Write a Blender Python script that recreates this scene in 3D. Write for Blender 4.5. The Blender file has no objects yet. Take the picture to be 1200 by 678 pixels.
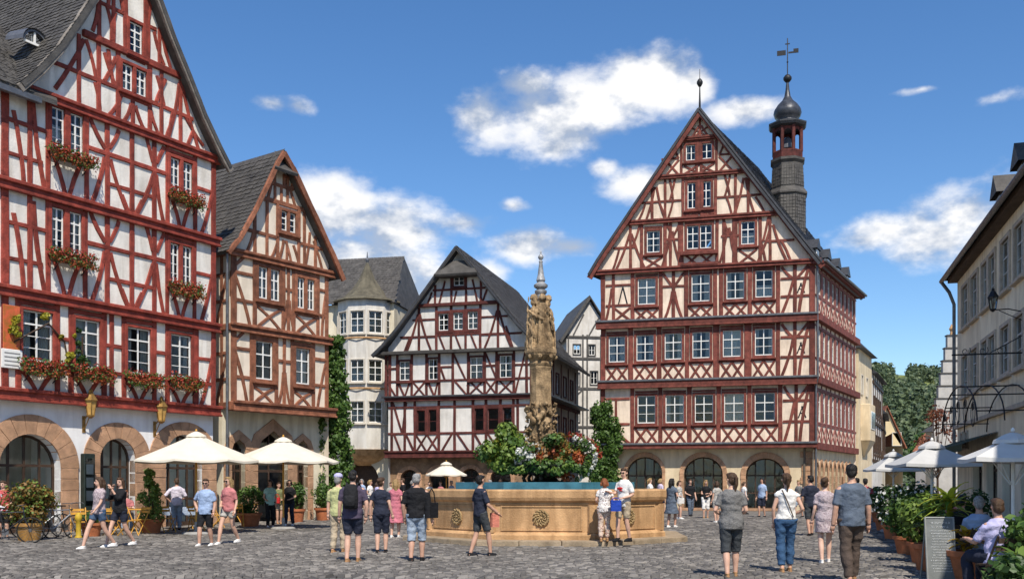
import bpy, bmesh, math, random
from mathutils import Vector, Matrix, noise as mnoise
from mathutils.geometry import tessellate_polygon
random.seed(7)
R = math.radians
S = bpy.context.scene
COL = S.collection
# ---------------------------------------------------------------- camera
FPX, CX, HY, EYE = 1150.0, 600.0, 566.0, 1.55          # focal length in photo pixels, image centre, horizon row, eye height
cam = bpy.data.cameras.new('camera'); camo = bpy.data.objects.new('camera', cam); COL.objects.link(camo)
camo.location = (0, 0, EYE); camo.rotation_euler = (R(90), 0, 0)
cam.sensor_width = 36; cam.lens = 36 * FPX / 1200; cam.shift_y = (HY - 339) / 1200
cam.clip_start = .1; cam.clip_end = 6000
S.camera = camo
S.view_settings.view_transform = 'Standard'; S.view_settings.look = 'None'
S.cycles.use_denoising = True; S.cycles.max_bounces = 6; S.cycles.transparent_max_bounces = 8
S.view_settings.exposure = 0.18; S.view_settings.gamma = 1
# ---------------------------------------------------------------- sun and sky
SUN_EL, SUN_TO = R(53), Vector((-.22, .9755))            # light travels towards -x, +y
sun = bpy.data.lights.new('sun', 'SUN'); suno = bpy.data.objects.new('sun', sun); COL.objects.link(suno)
sun.energy = 5.0; sun.angle = R(.5); sun.color = (1, .93, .82)
ldir = Vector((SUN_TO.x * math.cos(SUN_EL), SUN_TO.y * math.cos(SUN_EL), -math.sin(SUN_EL)))
suno.rotation_euler = ldir.to_track_quat('-Z', 'Y').to_euler()
suno.location = (10, -20, 40)
world = bpy.data.worlds.new('World'); S.world = world; world.use_nodes = True

def px_dir(px, py):
    return Vector(((px - CX) / FPX, 1, (HY - py) / FPX)).normalized()

def build_world():
    nt = world.node_tree; N = nt.nodes; Lk = nt.links
    for n in list(N): N.remove(n)
    def M(op, a, b=None, c=None, clamp=False):
        n = N.new('ShaderNodeMath'); n.operation = op; n.use_clamp = clamp
        for i, v in enumerate((a, b, c)):
            if v is None: continue
            if isinstance(v, (int, float)): n.inputs[i].default_value = v
            else: Lk.new(v, n.inputs[i])
        return n.outputs[0]
    tc = N.new('ShaderNodeTexCoord')
    nrm = N.new('ShaderNodeVectorMath'); nrm.operation = 'NORMALIZE'; Lk.new(tc.outputs['Generated'], nrm.inputs[0])
    sep = N.new('ShaderNodeSeparateXYZ'); Lk.new(nrm.outputs[0], sep.inputs[0])
    az = M('ARCTAN2', sep.outputs[0], sep.outputs[1]); el = M('ARCSINE', sep.outputs[2])
    def noise(scale, detail, rough, off=(0, 0, 0), zs=1.6):
        m = N.new('ShaderNodeMapping'); m.inputs['Location'].default_value = off; m.inputs['Scale'].default_value = (1, 1, zs)
        Lk.new(nrm.outputs[0], m.inputs[0])
        n = N.new('ShaderNodeTexNoise'); n.inputs['Scale'].default_value = scale; n.inputs['Detail'].default_value = detail
        n.inputs['Roughness'].default_value = rough; Lk.new(m.outputs[0], n.inputs['Vector'])
        return n.outputs['Fac']
    # cumulus clouds: (px, py, half width, half height) read off the photograph, then more of the same all round the sky
    cl = [(572, 140, 44, 30), (620, 135, 48, 40), (655, 150, 46, 30), (622, 100, 32, 18), (690, 120, 52, 34), (735, 100, 44, 34), (775, 92, 44, 32), (812, 98, 26, 20), (650, 172, 26, 12),
          (872, 130, 38, 13), (745, 214, 34, 15), (708, 198, 15, 9), (320, 122, 22, 9), (350, 124, 18, 9), (395, 250, 54, 40), (455, 268, 74, 34),
          (540, 262, 44, 13), (480, 330, 52, 46), (425, 300, 60, 30), (615, 287, 44, 20), (672, 290, 36, 11), (602, 240, 18, 8), (570, 318, 24, 14),
          (1028, 274, 50, 17), (1098, 278, 46, 34), (1130, 258, 40, 34), (1180, 270, 50, 50), (1165, 115, 30, 9), (1080, 105, 30, 5)]
    blobs = []
    thin = {872: .25, 320: .5, 350: .45, 745: .3, 708: .45, 602: .6, 1165: .6, 1080: .7, 540: .35, 672: .35, 1028: .2, 570: .3}
    for px, py, a, b in cl:
        d = px_dir(px, py); k = thin.get(px, 0); g = 1 + k * 1.1; blobs.append((math.atan2(d.x, d.y), math.asin(d.z), a * g / FPX, b * g / FPX, k))
    cmb = N.new('ShaderNodeCombineXYZ'); Lk.new(az, cmb.inputs[0]); Lk.new(el, cmb.inputs[1])
    D = None
    for a0, e0, ra, rb, thin_ in blobs:
        v = N.new('ShaderNodeVectorMath'); v.operation = 'MULTIPLY_ADD'; Lk.new(cmb.outputs[0], v.inputs[0])
        v.inputs[1].default_value = (1 / ra, 1 / rb, 0); v.inputs[2].default_value = (-a0 / ra, -e0 / rb, 0)
        w = N.new('ShaderNodeVectorMath'); w.operation = 'LENGTH'; Lk.new(v.outputs[0], w.inputs[0])
        t = w.outputs['Value']
        if thin_: t = M('ADD', t, thin_)
        D = t if D is None else M('SMOOTH_MIN', D, t, .3)
    # everywhere else the same kind of broken cumulus goes on
    far = noise(3.3, 3, .5); fz = M('SUBTRACT', 2.2, M('MULTIPLY', M('SUBTRACT', far, .5), 11.0))
    side = N.new('ShaderNodeMapRange'); side.interpolation_type = 'SMOOTHSTEP'; side.inputs['From Min'].default_value = .55; side.inputs['From Max'].default_value = .75
    Lk.new(M('ABSOLUTE', az), side.inputs['Value'])
    D = M('MINIMUM', D, M('ADD', fz, M('MULTIPLY', M('SUBTRACT', 1.0, side.outputs[0]), 6.0)))
    D = M('SUBTRACT', 1.0, M('POWER', M('MAXIMUM', D, 0.0), 1.6))
    D = M('MAXIMUM', D, -1.8)
    big = noise(9, 4, .58); fine = noise(24, 6, .6)
    nn = M('ADD', M('MULTIPLY', M('SUBTRACT', big, .5), 3.0), M('MULTIPLY', M('SUBTRACT', fine, .5), 2.1))
    dens = M('ADD', D, nn)
    mr = N.new('ShaderNodeMapRange'); mr.interpolation_type = 'SMOOTHSTEP'
    mr.inputs['From Min'].default_value = -.6; mr.inputs['From Max'].default_value = .85; Lk.new(dens, mr.inputs['Value'])
    alpha = M('MULTIPLY', mr.outputs[0], .94)
    # cloud shading: the side of a billow towards the sun is whiter, bases are greyer
    o = Vector((.012, 0, .05))
    b2 = noise(9, 4, .58, (o.x, o.y, o.z)); f2 = noise(24, 4, .6, (o.x * .5, o.y * .5, o.z * .5))
    sh = M('ADD', M('MULTIPLY', M('SUBTRACT', big, b2), 3.2), M('MULTIPLY', M('SUBTRACT', fine, f2), 1.8))
    sh = M('ADD', sh, M('MULTIPLY', D, -.05)); sh = M('ADD', sh, .62, clamp=True)
    cr = N.new('ShaderNodeValToRGB'); Lk.new(sh, cr.inputs[0])
    cr.color_ramp.elements[0].color = (.42, .48, .585, 1); cr.color_ramp.elements[1].color = (.98, .97, .96, 1)
    cr.color_ramp.elements[0].position = .12; cr.color_ramp.elements[1].position = .8
    sky = N.new('ShaderNodeTexSky'); sky.sky_type = 'NISHITA'; sky.sun_disc = False
    sky.sun_elevation = SUN_EL; sky.sun_rotation = math.atan2(-SUN_TO.x, -SUN_TO.y); sky.altitude = 250
    sky.air_density = 1.0; sky.dust_density = .15; sky.ozone_density = 3.5
    hs = N.new('ShaderNodeHueSaturation'); hs.inputs['Saturation'].default_value = 1.2; hs.inputs['Hue'].default_value = .503; hs.inputs['Value'].default_value = 1.0
    Lk.new(sky.outputs[0], hs.inputs['Color'])
    vm = N.new('ShaderNodeVectorMath'); vm.operation = 'SCALE'; vm.inputs[3].default_value = 7.1; Lk.new(cr.outputs[0], vm.inputs[0])
    mx = N.new('ShaderNodeMix'); mx.data_type = 'RGBA'
    Lk.new(alpha, mx.inputs[0]); Lk.new(hs.outputs[0], mx.inputs[6]); Lk.new(vm.outputs[0], mx.inputs[7])
    bg = N.new('ShaderNodeBackground'); bg.inputs['Strength'].default_value = .138; Lk.new(mx.outputs[2], bg.inputs[0])
    out = N.new('ShaderNodeOutputWorld'); Lk.new(bg.outputs[0], out.inputs[0])
build_world()

# ---------------------------------------------------------------- materials
MATS = {}
def mat(name, col, rough=.8, var=.12, scale=3.0, bump=.15, bscale=None, streak=0.0, objvar=.0, spec=.3, metal=0.0, stain=None, detail=6, coat=0.0, trans=0.0, col2=None, fine=0.0):
    """procedural surface: base colour with blotchy variation, optional second tone, vertical streaks, per-object shift and fine relief"""
    if name in MATS: return MATS[name]
    m = bpy.data.materials.new(name); m.use_nodes = True; nt = m.node_tree; N = nt.nodes; Lk = nt.links
    b = N['Principled BSDF']; b.inputs['Roughness'].default_value = rough; b.inputs['Metallic'].default_value = metal
    b.inputs['Specular IOR Level'].default_value = spec
    if coat: b.inputs['Coat Weight'].default_value = coat
    tc = N.new('ShaderNodeTexCoord')
    n1 = N.new('ShaderNodeTexNoise'); n1.inputs['Scale'].default_value = scale; n1.inputs['Detail'].default_value = detail
    n1.inputs['Roughness'].default_value = .62; Lk.new(tc.outputs['Object'], n1.inputs['Vector'])
    cr = N.new('ShaderNodeValToRGB'); Lk.new(n1.outputs['Fac'], cr.inputs[0])
    lo = [c * (1 - var * 1.6) for c in col]; hi = [min(.95, c * (1 + var * 1.3)) for c in (col2 or col)]
    cr.color_ramp.elements[0].position = .3; cr.color_ramp.elements[1].position = .7
    cr.color_ramp.elements[0].color = (*lo, 1); cr.color_ramp.elements[1].color = (*hi, 1)
    c = cr.outputs[0]
    def mul(c, fac, amt):
        mx = N.new('ShaderNodeMix'); mx.data_type = 'RGBA'; mx.blend_type = 'MULTIPLY'; mx.inputs[0].default_value = amt
        Lk.new(c, mx.inputs[6]); Lk.new(fac, mx.inputs[7]); return mx.outputs[2]
    if streak:
        mp = N.new('ShaderNodeMapping'); mp.inputs['Scale'].default_value = (1.7, 1.7, .28); Lk.new(tc.outputs['Object'], mp.inputs[0])
        n2 = N.new('ShaderNodeTexNoise'); n2.inputs['Scale'].default_value = 1.7; n2.inputs['Distortion'].default_value = .6; n2.inputs['Detail'].default_value = 7; Lk.new(mp.outputs[0], n2.inputs['Vector'])
        r2 = N.new('ShaderNodeValToRGB'); r2.color_ramp.elements[0].position = .36; r2.color_ramp.elements[1].position = .58
        st = stain or (.45, .4, .34)
        r2.color_ramp.elements[0].color = (*st, 1); r2.color_ramp.elements[1].color = (1, 1, 1, 1); Lk.new(n2.outputs['Fac'], r2.inputs[0])
        c = mul(c, r2.outputs[0], streak)
    if fine:
        n4 = N.new('ShaderNodeTexNoise'); n4.inputs['Scale'].default_value = scale * 14; n4.inputs['Detail'].default_value = 4; Lk.new(tc.outputs['Object'], n4.inputs['Vector'])
        r4 = N.new('ShaderNodeValToRGB'); r4.color_ramp.elements[0].position = .3; r4.color_ramp.elements[1].position = .62
        r4.color_ramp.elements[0].color = (.45, .45, .45, 1); r4.color_ramp.elements[1].color = (1, 1, 1, 1); Lk.new(n4.outputs['Fac'], r4.inputs[0])
        c = mul(c, r4.outputs[0], fine)
    if objvar:
        oi = N.new('ShaderNodeObjectInfo'); mr = N.new('ShaderNodeMapRange'); mr.inputs['To Min'].default_value = 1 - objvar; mr.inputs['To Max'].default_value = 1 + objvar
        Lk.new(oi.outputs['Random'], mr.inputs['Value']); hs = N.new('ShaderNodeHueSaturation'); Lk.new(mr.outputs[0], hs.inputs['Value']); Lk.new(c, hs.inputs['Color']); c = hs.outputs[0]
    Lk.new(c, b.inputs['Base Color'])
    if trans: b.inputs['Transmission Weight'].default_value = trans
    if bump:
        n3 = N.new('ShaderNodeTexNoise'); n3.inputs['Scale'].default_value = bscale or scale * 8; n3.inputs['Detail'].default_value = 5; Lk.new(tc.outputs['Object'], n3.inputs['Vector'])
        bp = N.new('ShaderNodeBump'); bp.inputs['Strength'].default_value = bump; bp.inputs['Distance'].default_value = .05; Lk.new(n3.outputs['Fac'], bp.inputs['Height']); Lk.new(bp.outputs[0], b.inputs['Normal'])
    MATS[name] = m; return m

def leafmat(name, c1, c2, rough=.5, sub=.25):
    """leaf colour varies leaf by leaf (random per island); a little light passes through"""
    if name in MATS: return MATS[name]
    m = bpy.data.materials.new(name); m.use_nodes = True; nt = m.node_tree; N = nt.nodes; Lk = nt.links
    b = N['Principled BSDF']; b.inputs['Roughness'].default_value = rough; b.inputs['Specular IOR Level'].default_value = .35
    g = N.new('ShaderNodeNewGeometry'); cr = N.new('ShaderNodeValToRGB'); Lk.new(g.outputs['Random Per Island'], cr.inputs[0])
    cr.color_ramp.elements[0].color = (*c1, 1); cr.color_ramp.elements[1].color = (*c2, 1); Lk.new(cr.outputs[0], b.inputs['Base Color'])
    t = N.new('ShaderNodeBsdfTranslucent'); Lk.new(cr.outputs[0], t.inputs[0])
    mx = N.new('ShaderNodeMixShader'); mx.inputs[0].default_value = sub; Lk.new(b.outputs[0], mx.inputs[1]); Lk.new(t.outputs[0], mx.inputs[2])
    Lk.new(mx.outputs[0], N['Material Output'].inputs[0]); MATS[name] = m; return m

def glassmat(name='window_glass', tint=(.75, .8, .8), dark=.0, wav=.04):
    if name in MATS: return MATS[name]
    m = bpy.data.materials.new(name); m.use_nodes = True; nt = m.node_tree; N = nt.nodes; Lk = nt.links
    N.remove(N['Principled BSDF'])
    t = N.new('ShaderNodeBsdfTransparent'); t.inputs[0].default_value = (*tint, 1)
    g = N.new('ShaderNodeBsdfGlossy'); g.inputs['Roughness'].default_value = .03; g.inputs['Color'].default_value = (.9, .95, 1, 1)
    n = N.new('ShaderNodeTexNoise'); n.inputs['Scale'].default_value = 2.5; tc = N.new('ShaderNodeTexCoord'); Lk.new(tc.outputs['Object'], n.inputs['Vector'])
    bp = N.new('ShaderNodeBump'); bp.inputs['Strength'].default_value = wav; bp.inputs['Distance'].default_value = .3; Lk.new(n.outputs['Fac'], bp.inputs['Height']); Lk.new(bp.outputs[0], g.inputs['Normal'])
    f = N.new('ShaderNodeFresnel'); f.inputs['IOR'].default_value = 1.55
    mx = N.new('ShaderNodeMixShader'); Lk.new(f.outputs[0], mx.inputs[0]); Lk.new(t.outputs[0], mx.inputs[1]); Lk.new(g.outputs[0], mx.inputs[2])
    Lk.new(mx.outputs[0], N['Material Output'].inputs[0]); MATS[name] = m; return m

RED = mat('red_timber', (.30, .055, .036), .72, .3, 3.5, .4, objvar=.22, streak=.35, fine=.3)
BRN = mat('brown_timber', (.27, .105, .058), .78, .3, 3.5, .4, objvar=.24, streak=.4, fine=.3)
MAR = mat('maroon_timber', (.115, .03, .024), .78, .32, 3.5, .4, objvar=.25, streak=.45, fine=.35)
DRED = mat('townhall_timber', (.19, .052, .037), .75, .3, 3.5, .4, objvar=.22, streak=.4, fine=.3)
GRYT = mat('grey_timber', (.10, .095, .09), .8, .25, 4, .3, objvar=.15)
PLA = mat('white_plaster', (.80, .755, .68), .9, .1, 1.3, .2, 14, streak=.38, fine=.06)
PLB = mat('cream_plaster', (.76, .66, .53), .9, .09, 1.2, .15, 14, streak=.35)
PLC = mat('greywhite_plaster', (.68, .65, .60), .9, .12, 1.2, .12, 14, streak=.3)
PLD = mat('pink_cream_plaster', (.80, .655, .51), .9, .11, 1.2, .2, 14, streak=.38, fine=.06)
PLE = mat('ochre_plaster', (.70, .63, .48), .9, .1, .8, .12, 12, streak=.4)
PLG = mat('arcade_plaster', (.70, .57, .38), .9, .12, .9, .2, 12, streak=.3)
PLW = mat('limewash_plaster', (.82, .81, .79), .9, .06, .9, .15, 12, streak=.2)
PLH = mat('beige_plaster', (.90, .75, .55), .9, .08, .8, .1, 12, streak=.35)
SAND = mat('sandstone', (.46, .27, .16), .9, .2, 3, .5, 30, objvar=.16, fine=.25)
SANDY = mat('yellow_sandstone', (.54, .33, .165), .88, .16, 1.2, .3, 24, streak=.6, fine=.2)
STAT = mat('weathered_sandstone', (.39, .27, .15), .9, .45, 4, .6, 22, streak=.8, stain=(.2, .17, .14), fine=.5)
SLATE = mat('slate', (.085, .078, .07), .62, .25, 2.2, .3, 20, fine=.3)
SLATEB = mat('dark_slate', (.05, .052, .058), .5, .25, 2, .3, 20, fine=.3)
MOSS = mat('mossy_slate', (.12, .105, .072), .8, .3, 2.5, .3, 20, fine=.35)
LEAD = mat('lead', (.13, .135, .15), .42, .2, 3, .1, metal=.3)
WHITE = mat('white_paint', (.78, .77, .73), .55, .06, 4, .05)
BLACK = mat('black_iron', (.018, .018, .02), .5, .2, 6, .1)
DARKW = mat('dark_wood', (.06, .035, .022), .6, .25, 5, .2)
YELW = mat('yellow_wood', (.58, .30, .05), .55, .18, 6, .15)
TERRA = mat('terracotta', (.46, .155, .065), .8, .18, 5, .25, fine=.2, objvar=.1)
CANV = mat('cream_canvas', (.66, .60, .49), .9, .04, 3, .1, 60)
GCANV = mat('grey_canvas', (.47, .465, .455), .9, .06, 3, .1, 60)
GUT = mat('zinc_gutter', (.16, .16, .165), .45, .2, 5, .05, metal=.6)
GLASS = glassmat()
CURT = mat('curtain_cloth', (.74, .72, .67), .9, .06, 5, .1)
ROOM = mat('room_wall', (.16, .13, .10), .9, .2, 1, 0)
GOLD = mat('gilt', (.62, .40, .10), .35, .2, 8, .1, metal=.7)
L_DK = leafmat('leaf_dark', (.022, .05, .012), (.06, .12, .025))
L_MD = leafmat('leaf_mid', (.035, .08, .015), (.11, .19, .035))
L_LT = leafmat('leaf_light', (.07, .13, .02), (.20, .28, .05))
L_YE = leafmat('leaf_yellow', (.16, .18, .02), (.52, .44, .04))
L_AU = leafmat('leaf_copper', (.06, .10, .02), (.30, .13, .03))
FL_R = leafmat('flower_red', (.26, .022, .014), (.46, .07, .035))
FL_W = leafmat('flower_white', (.6, .6, .55), (.85, .84, .8))
FL_O = leafmat('flower_rust', (.20, .05, .015), (.42, .10, .03))

# ---------------------------------------------------------------- mesh helpers
def link(name, me, parent=None, M=None):
    o = bpy.data.objects.new(name, me); COL.objects.link(o)
    if parent is not None: o.parent = parent
    if M is not None: o.matrix_local = M
    return o
def tag(o, label=None, cat=None, group=None, kind=None):
    if label: o['label'] = label
    if cat: o['category'] = cat
    if group: o['group'] = group
    if kind: o['kind'] = kind
    return o
def thing(name, loc, rz, label, cat, group=None):
    o = bpy.data.objects.new(name, None); COL.objects.link(o); o.empty_display_size = .3
    o.location = loc; o.rotation_euler = (0, 0, rz); bpy.context.view_layer.update() if False else None
    return tag(o, label, cat, group)
def copy_tree(o, parent=None):
    c = o.copy(); COL.objects.link(c); c.parent = parent
    for ch in KIDS(o): copy_tree(ch, c)
    return c
def KIDS(o): return [c for c in o.children]

class MB:
    """collects faces; build() links them as one mesh object"""
    def __init__(s): s.v = []; s.f = []; s.mi = []; s.cur = 0
    def add(s, vs, fs):
        k = len(s.v); s.v.extend([tuple(p) for p in vs]); s.f.extend([tuple(i + k for i in f) for f in fs]); s.mi.extend([s.cur] * len(fs)); return s
    def box(s, x0, x1, y0, y1, z0, z1, c=0.0):
        if c <= 0:
            vs = [(x, y, z) for z in (z0, z1) for y in (y0, y1) for x in (x0, x1)]
            return s.add(vs, [(0, 2, 3, 1), (4, 5, 7, 6), (0, 1, 5, 4), (2, 6, 7, 3), (0, 4, 6, 2), (1, 3, 7, 5)])
        rings = []
        for z, i in ((z0, c), (z0 + c, 0), (z1 - c, 0), (z1, c)):
            a, b, p, q = x0 + i, x1 - i, y0 + i, y1 - i; k = c * .7
            rings.append([(a + k, p, z), (b - k, p, z), (b, p + k, z), (b, q - k, z), (b - k, q, z), (a + k, q, z), (a, q - k, z), (a, p + k, z)])
        return s.loft(rings, True, True)
    def loft(s, rings, cap0=True, cap1=True, closed=True):
        n = len(rings[0]); vs = [p for r in rings for p in r]; fs = []
        for i in range(len(rings) - 1):
            for j in range(n if closed else n - 1):
                a, b = i * n + j, i * n + (j + 1) % n; fs.append((a, b, b + n, a + n))
        if cap0: fs.append(tuple(reversed(range(n))))
        if cap1: fs.append(tuple((len(rings) - 1) * n + j for j in range(n)))
        return s.add(vs, fs)
    def tube(s, pts, rad, n=8, cap=True, flat=1.0):
        pts = [Vector(p) for p in pts]
        if isinstance(rad, (int, float)): rad = [rad] * len(pts)
        rings = []; up = None
        for i, p in enumerate(pts):
            t = (pts[min(i + 1, len(pts) - 1)] - pts[max(i - 1, 0)])
            if t.length < 1e-9: t = Vector((0, 0, 1))
            t.normalize()
            if up is None: up = Vector((0, 0, 1)) if abs(t.z) < .9 else Vector((0, 1, 0))
            a = t.cross(up)
            if a.length < 1e-6: a = t.cross(Vector((1, 0, 0)))
            a.normalize(); b = a.cross(t).normalized(); up = b
            rings.append([p + (a * math.cos(2 * math.pi * k / n) + b * (math.sin(2 * math.pi * k / n) * flat)) * rad[i] for k in range(n)])
        return s.loft(rings, cap, cap)
    def lathe(s, prof, n=24, c=(0, 0, 0), cap0=True, cap1=True, rot=0.0, sx=1.0, sy=1.0):
        rings = [[(c[0] + sx * r * math.cos(rot + 2 * math.pi * k / n), c[1] + sy * r * math.sin(rot + 2 * math.pi * k / n), c[2] + z) for k in range(n)] for r, z in prof]
        return s.loft(rings, cap0, cap1)
    def poly_prism(s, pts, y0, y1):
        """outline in (x, z) swept from y0 to y1"""
        n = len(pts); vs = [(x, y0, z) for x, z in pts] + [(x, y1, z) for x, z in pts]
        fs = [(i, (i + 1) % n, (i + 1) % n + n, i + n) for i in range(n)]
        tri = tessellate_polygon([[Vector((x, z, 0)) for x, z in pts]])
        fs += [tuple(t) for t in tri] + [tuple(i + n for i in reversed(t)) for t in tri]
        return s.add(vs, fs)
    def wall(s, outer, holes, y, reveal=.22, ywall=None):
        """plane wall in (x, z) with holes, at depth y, with reveals running inwards"""
        loops = [outer] + holes; flat = [p for l in loops for p in l]
        tri = tessellate_polygon([[Vector((x, z, 0)) for x, z in l] for l in loops])
        s.add([(x, y, z) for x, z in flat], [tuple(t) for t in tri])
        for h in holes:
            n = len(h)
            s.add([(x, y, z) for x, z in h] + [(x, y + reveal, z) for x, z in h], [(i, (i + 1) % n, (i + 1) % n + n, i + n) for i in range(n)])
        return s
    def ico(s, c, r, sub=1, jit=0.0, rg=random, sz=(1, 1, 1)):
        bm = bmesh.new(); bmesh.ops.create_icosphere(bm, subdivisions=sub, radius=1)
        vs = []
        for v in bm.verts:
            k = 1 + rg.uniform(-jit, jit); vs.append((c[0] + v.co.x * r * sz[0] * k, c[1] + v.co.y * r * sz[1] * k, c[2] + v.co.z * r * sz[2] * k))
        fs = [tuple(v.index for v in f.verts) for f in bm.faces]; bm.free(); return s.add(vs, fs)
    def mesh(s, name, mats):
        me = bpy.data.meshes.new(name); me.from_pydata(s.v, [], s.f)
        for m in (mats if isinstance(mats, (list, tuple)) else [mats]): me.materials.append(m)
        if any(s.mi): me.polygons.foreach_set('material_index', s.mi)
        return me
    def build(s, name, mats, parent=None, M=None, smooth=False, angle=None):
        me = s.mesh(name, mats)
        bm = bmesh.new(); bm.from_mesh(me)
        if len(bm.faces) < 60000: bmesh.ops.recalc_face_normals(bm, faces=bm.faces)
        bm.to_mesh(me); bm.free()
        if smooth:
            me.polygons.foreach_set('use_smooth', [True] * len(me.polygons))
            if angle: me.set_sharp_from_angle(angle=R(angle))
        return link(name, me, parent, M)

def gp(px, py, z=0.0):
    """point on the ground (or at height z) seen at a pixel"""
    Y = (EYE - z) * FPX / (py - HY); return Vector(((px - CX) / FPX * Y, Y, z))
def at(px, py, Y): return Vector(((px - CX) / FPX * Y, Y, EYE + (HY - py) / FPX * Y))
def crop(ox, oy, k): return lambda x, y: (ox + x / k, oy + y / k)

class Face:
    """a wall plane: x runs along it, y inwards, z up; pixel positions are found by meeting the wall"""
    def __init__(s, root, O, E, main=None):
        s.root = root; s.O = Vector((O[0], O[1])); e = Vector((E[0], E[1])); s.L = (e - s.O).length; s.d = (e - s.O) / s.L
        s.n = Vector((-s.d.y, s.d.x)); s.ang = math.atan2(s.d.y, s.d.x)
        s.Wm = Matrix.Translation((s.O.x, s.O.y, 0)) @ Matrix.Rotation(s.ang, 4, 'Z')
        s.M = Matrix.Identity(4) if main is None else main.Wm.inverted() @ s.Wm
        s.main = main is None
    def uv(s, p, y=0.0):
        px, py = p; dx, dz = (px - CX) / FPX, (HY - py) / FPX; P = s.O + s.n * y
        t = P.dot(s.n) / (dx * s.n.x + s.n.y); pt = Vector((dx * t, t))
        return ((pt - s.O).dot(s.d), EYE + dz * t)
    def u(s, p, y=0.0): return s.uv(p, y)[0]
    def z(s, p, y=0.0): return s.uv(p, y)[1]
    def put(s, mb, name, mats, parent=None, **k):
        return mb.build(name, mats, parent or s.root, s.M if not s.main and (parent is None or parent is s.root) else None, **k)

_tc = [0]
def timber(fc, a, b, w, m, name='brace', y=0.0, proud=.045, parent=None, bow=0.0, taper=1.0):
    """one squared timber from a to b in wall coordinates (x, z), edges chamfered and a little wavy"""
    w *= .8 if m is RED else (.95 if m is DRED else .9); a = Vector(a); b = Vector(b); d = b - a; L = d.length
    if L < .03: return None
    d /= L; n = Vector((-d.y, d.x)); segs = 2 if L < 1.2 and not bow else 4
    y0 = y - proud - random.uniform(0, .009); y1 = y + .05; c = .014; j = min(.012, w * .07); rings = []
    for i in range(segs + 1):
        t = i / segs; p = a + d * (L * t) + n * (bow * math.sin(math.pi * t))
        hw = w / 2 * (1 + (taper - 1) * t); l = hw + random.uniform(-j, j); r = hw + random.uniform(-j, j)
        q = lambda o, yy: (p.x + n.x * o, yy, p.y + n.y * o)
        rings.append([q(-l, y1), q(-l, y0 + c), q(-l + c, y0), q(r - c, y0), q(r, y0 + c), q(r, y1)])
    mb = MB(); mb.loft(rings, True, True); return fc.put(mb, name, m, parent)

def board(fc, x0, x1, y0, y1, z0, z1, m, name, parent=None, c=.012):
    return fc.put(MB().box(x0, x1, y0, y1, z0, z1, c), name, m, parent)

_pane = None
def pane(parent, M, w, h):
    global _pane
    if _pane is None:
        _pane = MB().add([(-.5, 0, -.5), (.5, 0, -.5), (.5, 0, .5), (-.5, 0, .5)], [(0, 1, 2, 3)]).mesh('pane', GLASS)
    t = Matrix.Rotation(_tilt[0] + random.uniform(-.014, .014), 4, 'Z') @ Matrix.Rotation(_tilt[1] + random.uniform(-.014, .014), 4, 'X')
    return link('pane', _pane, parent, M @ t @ Matrix.Diagonal((w, 1, h, 1)))

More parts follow.
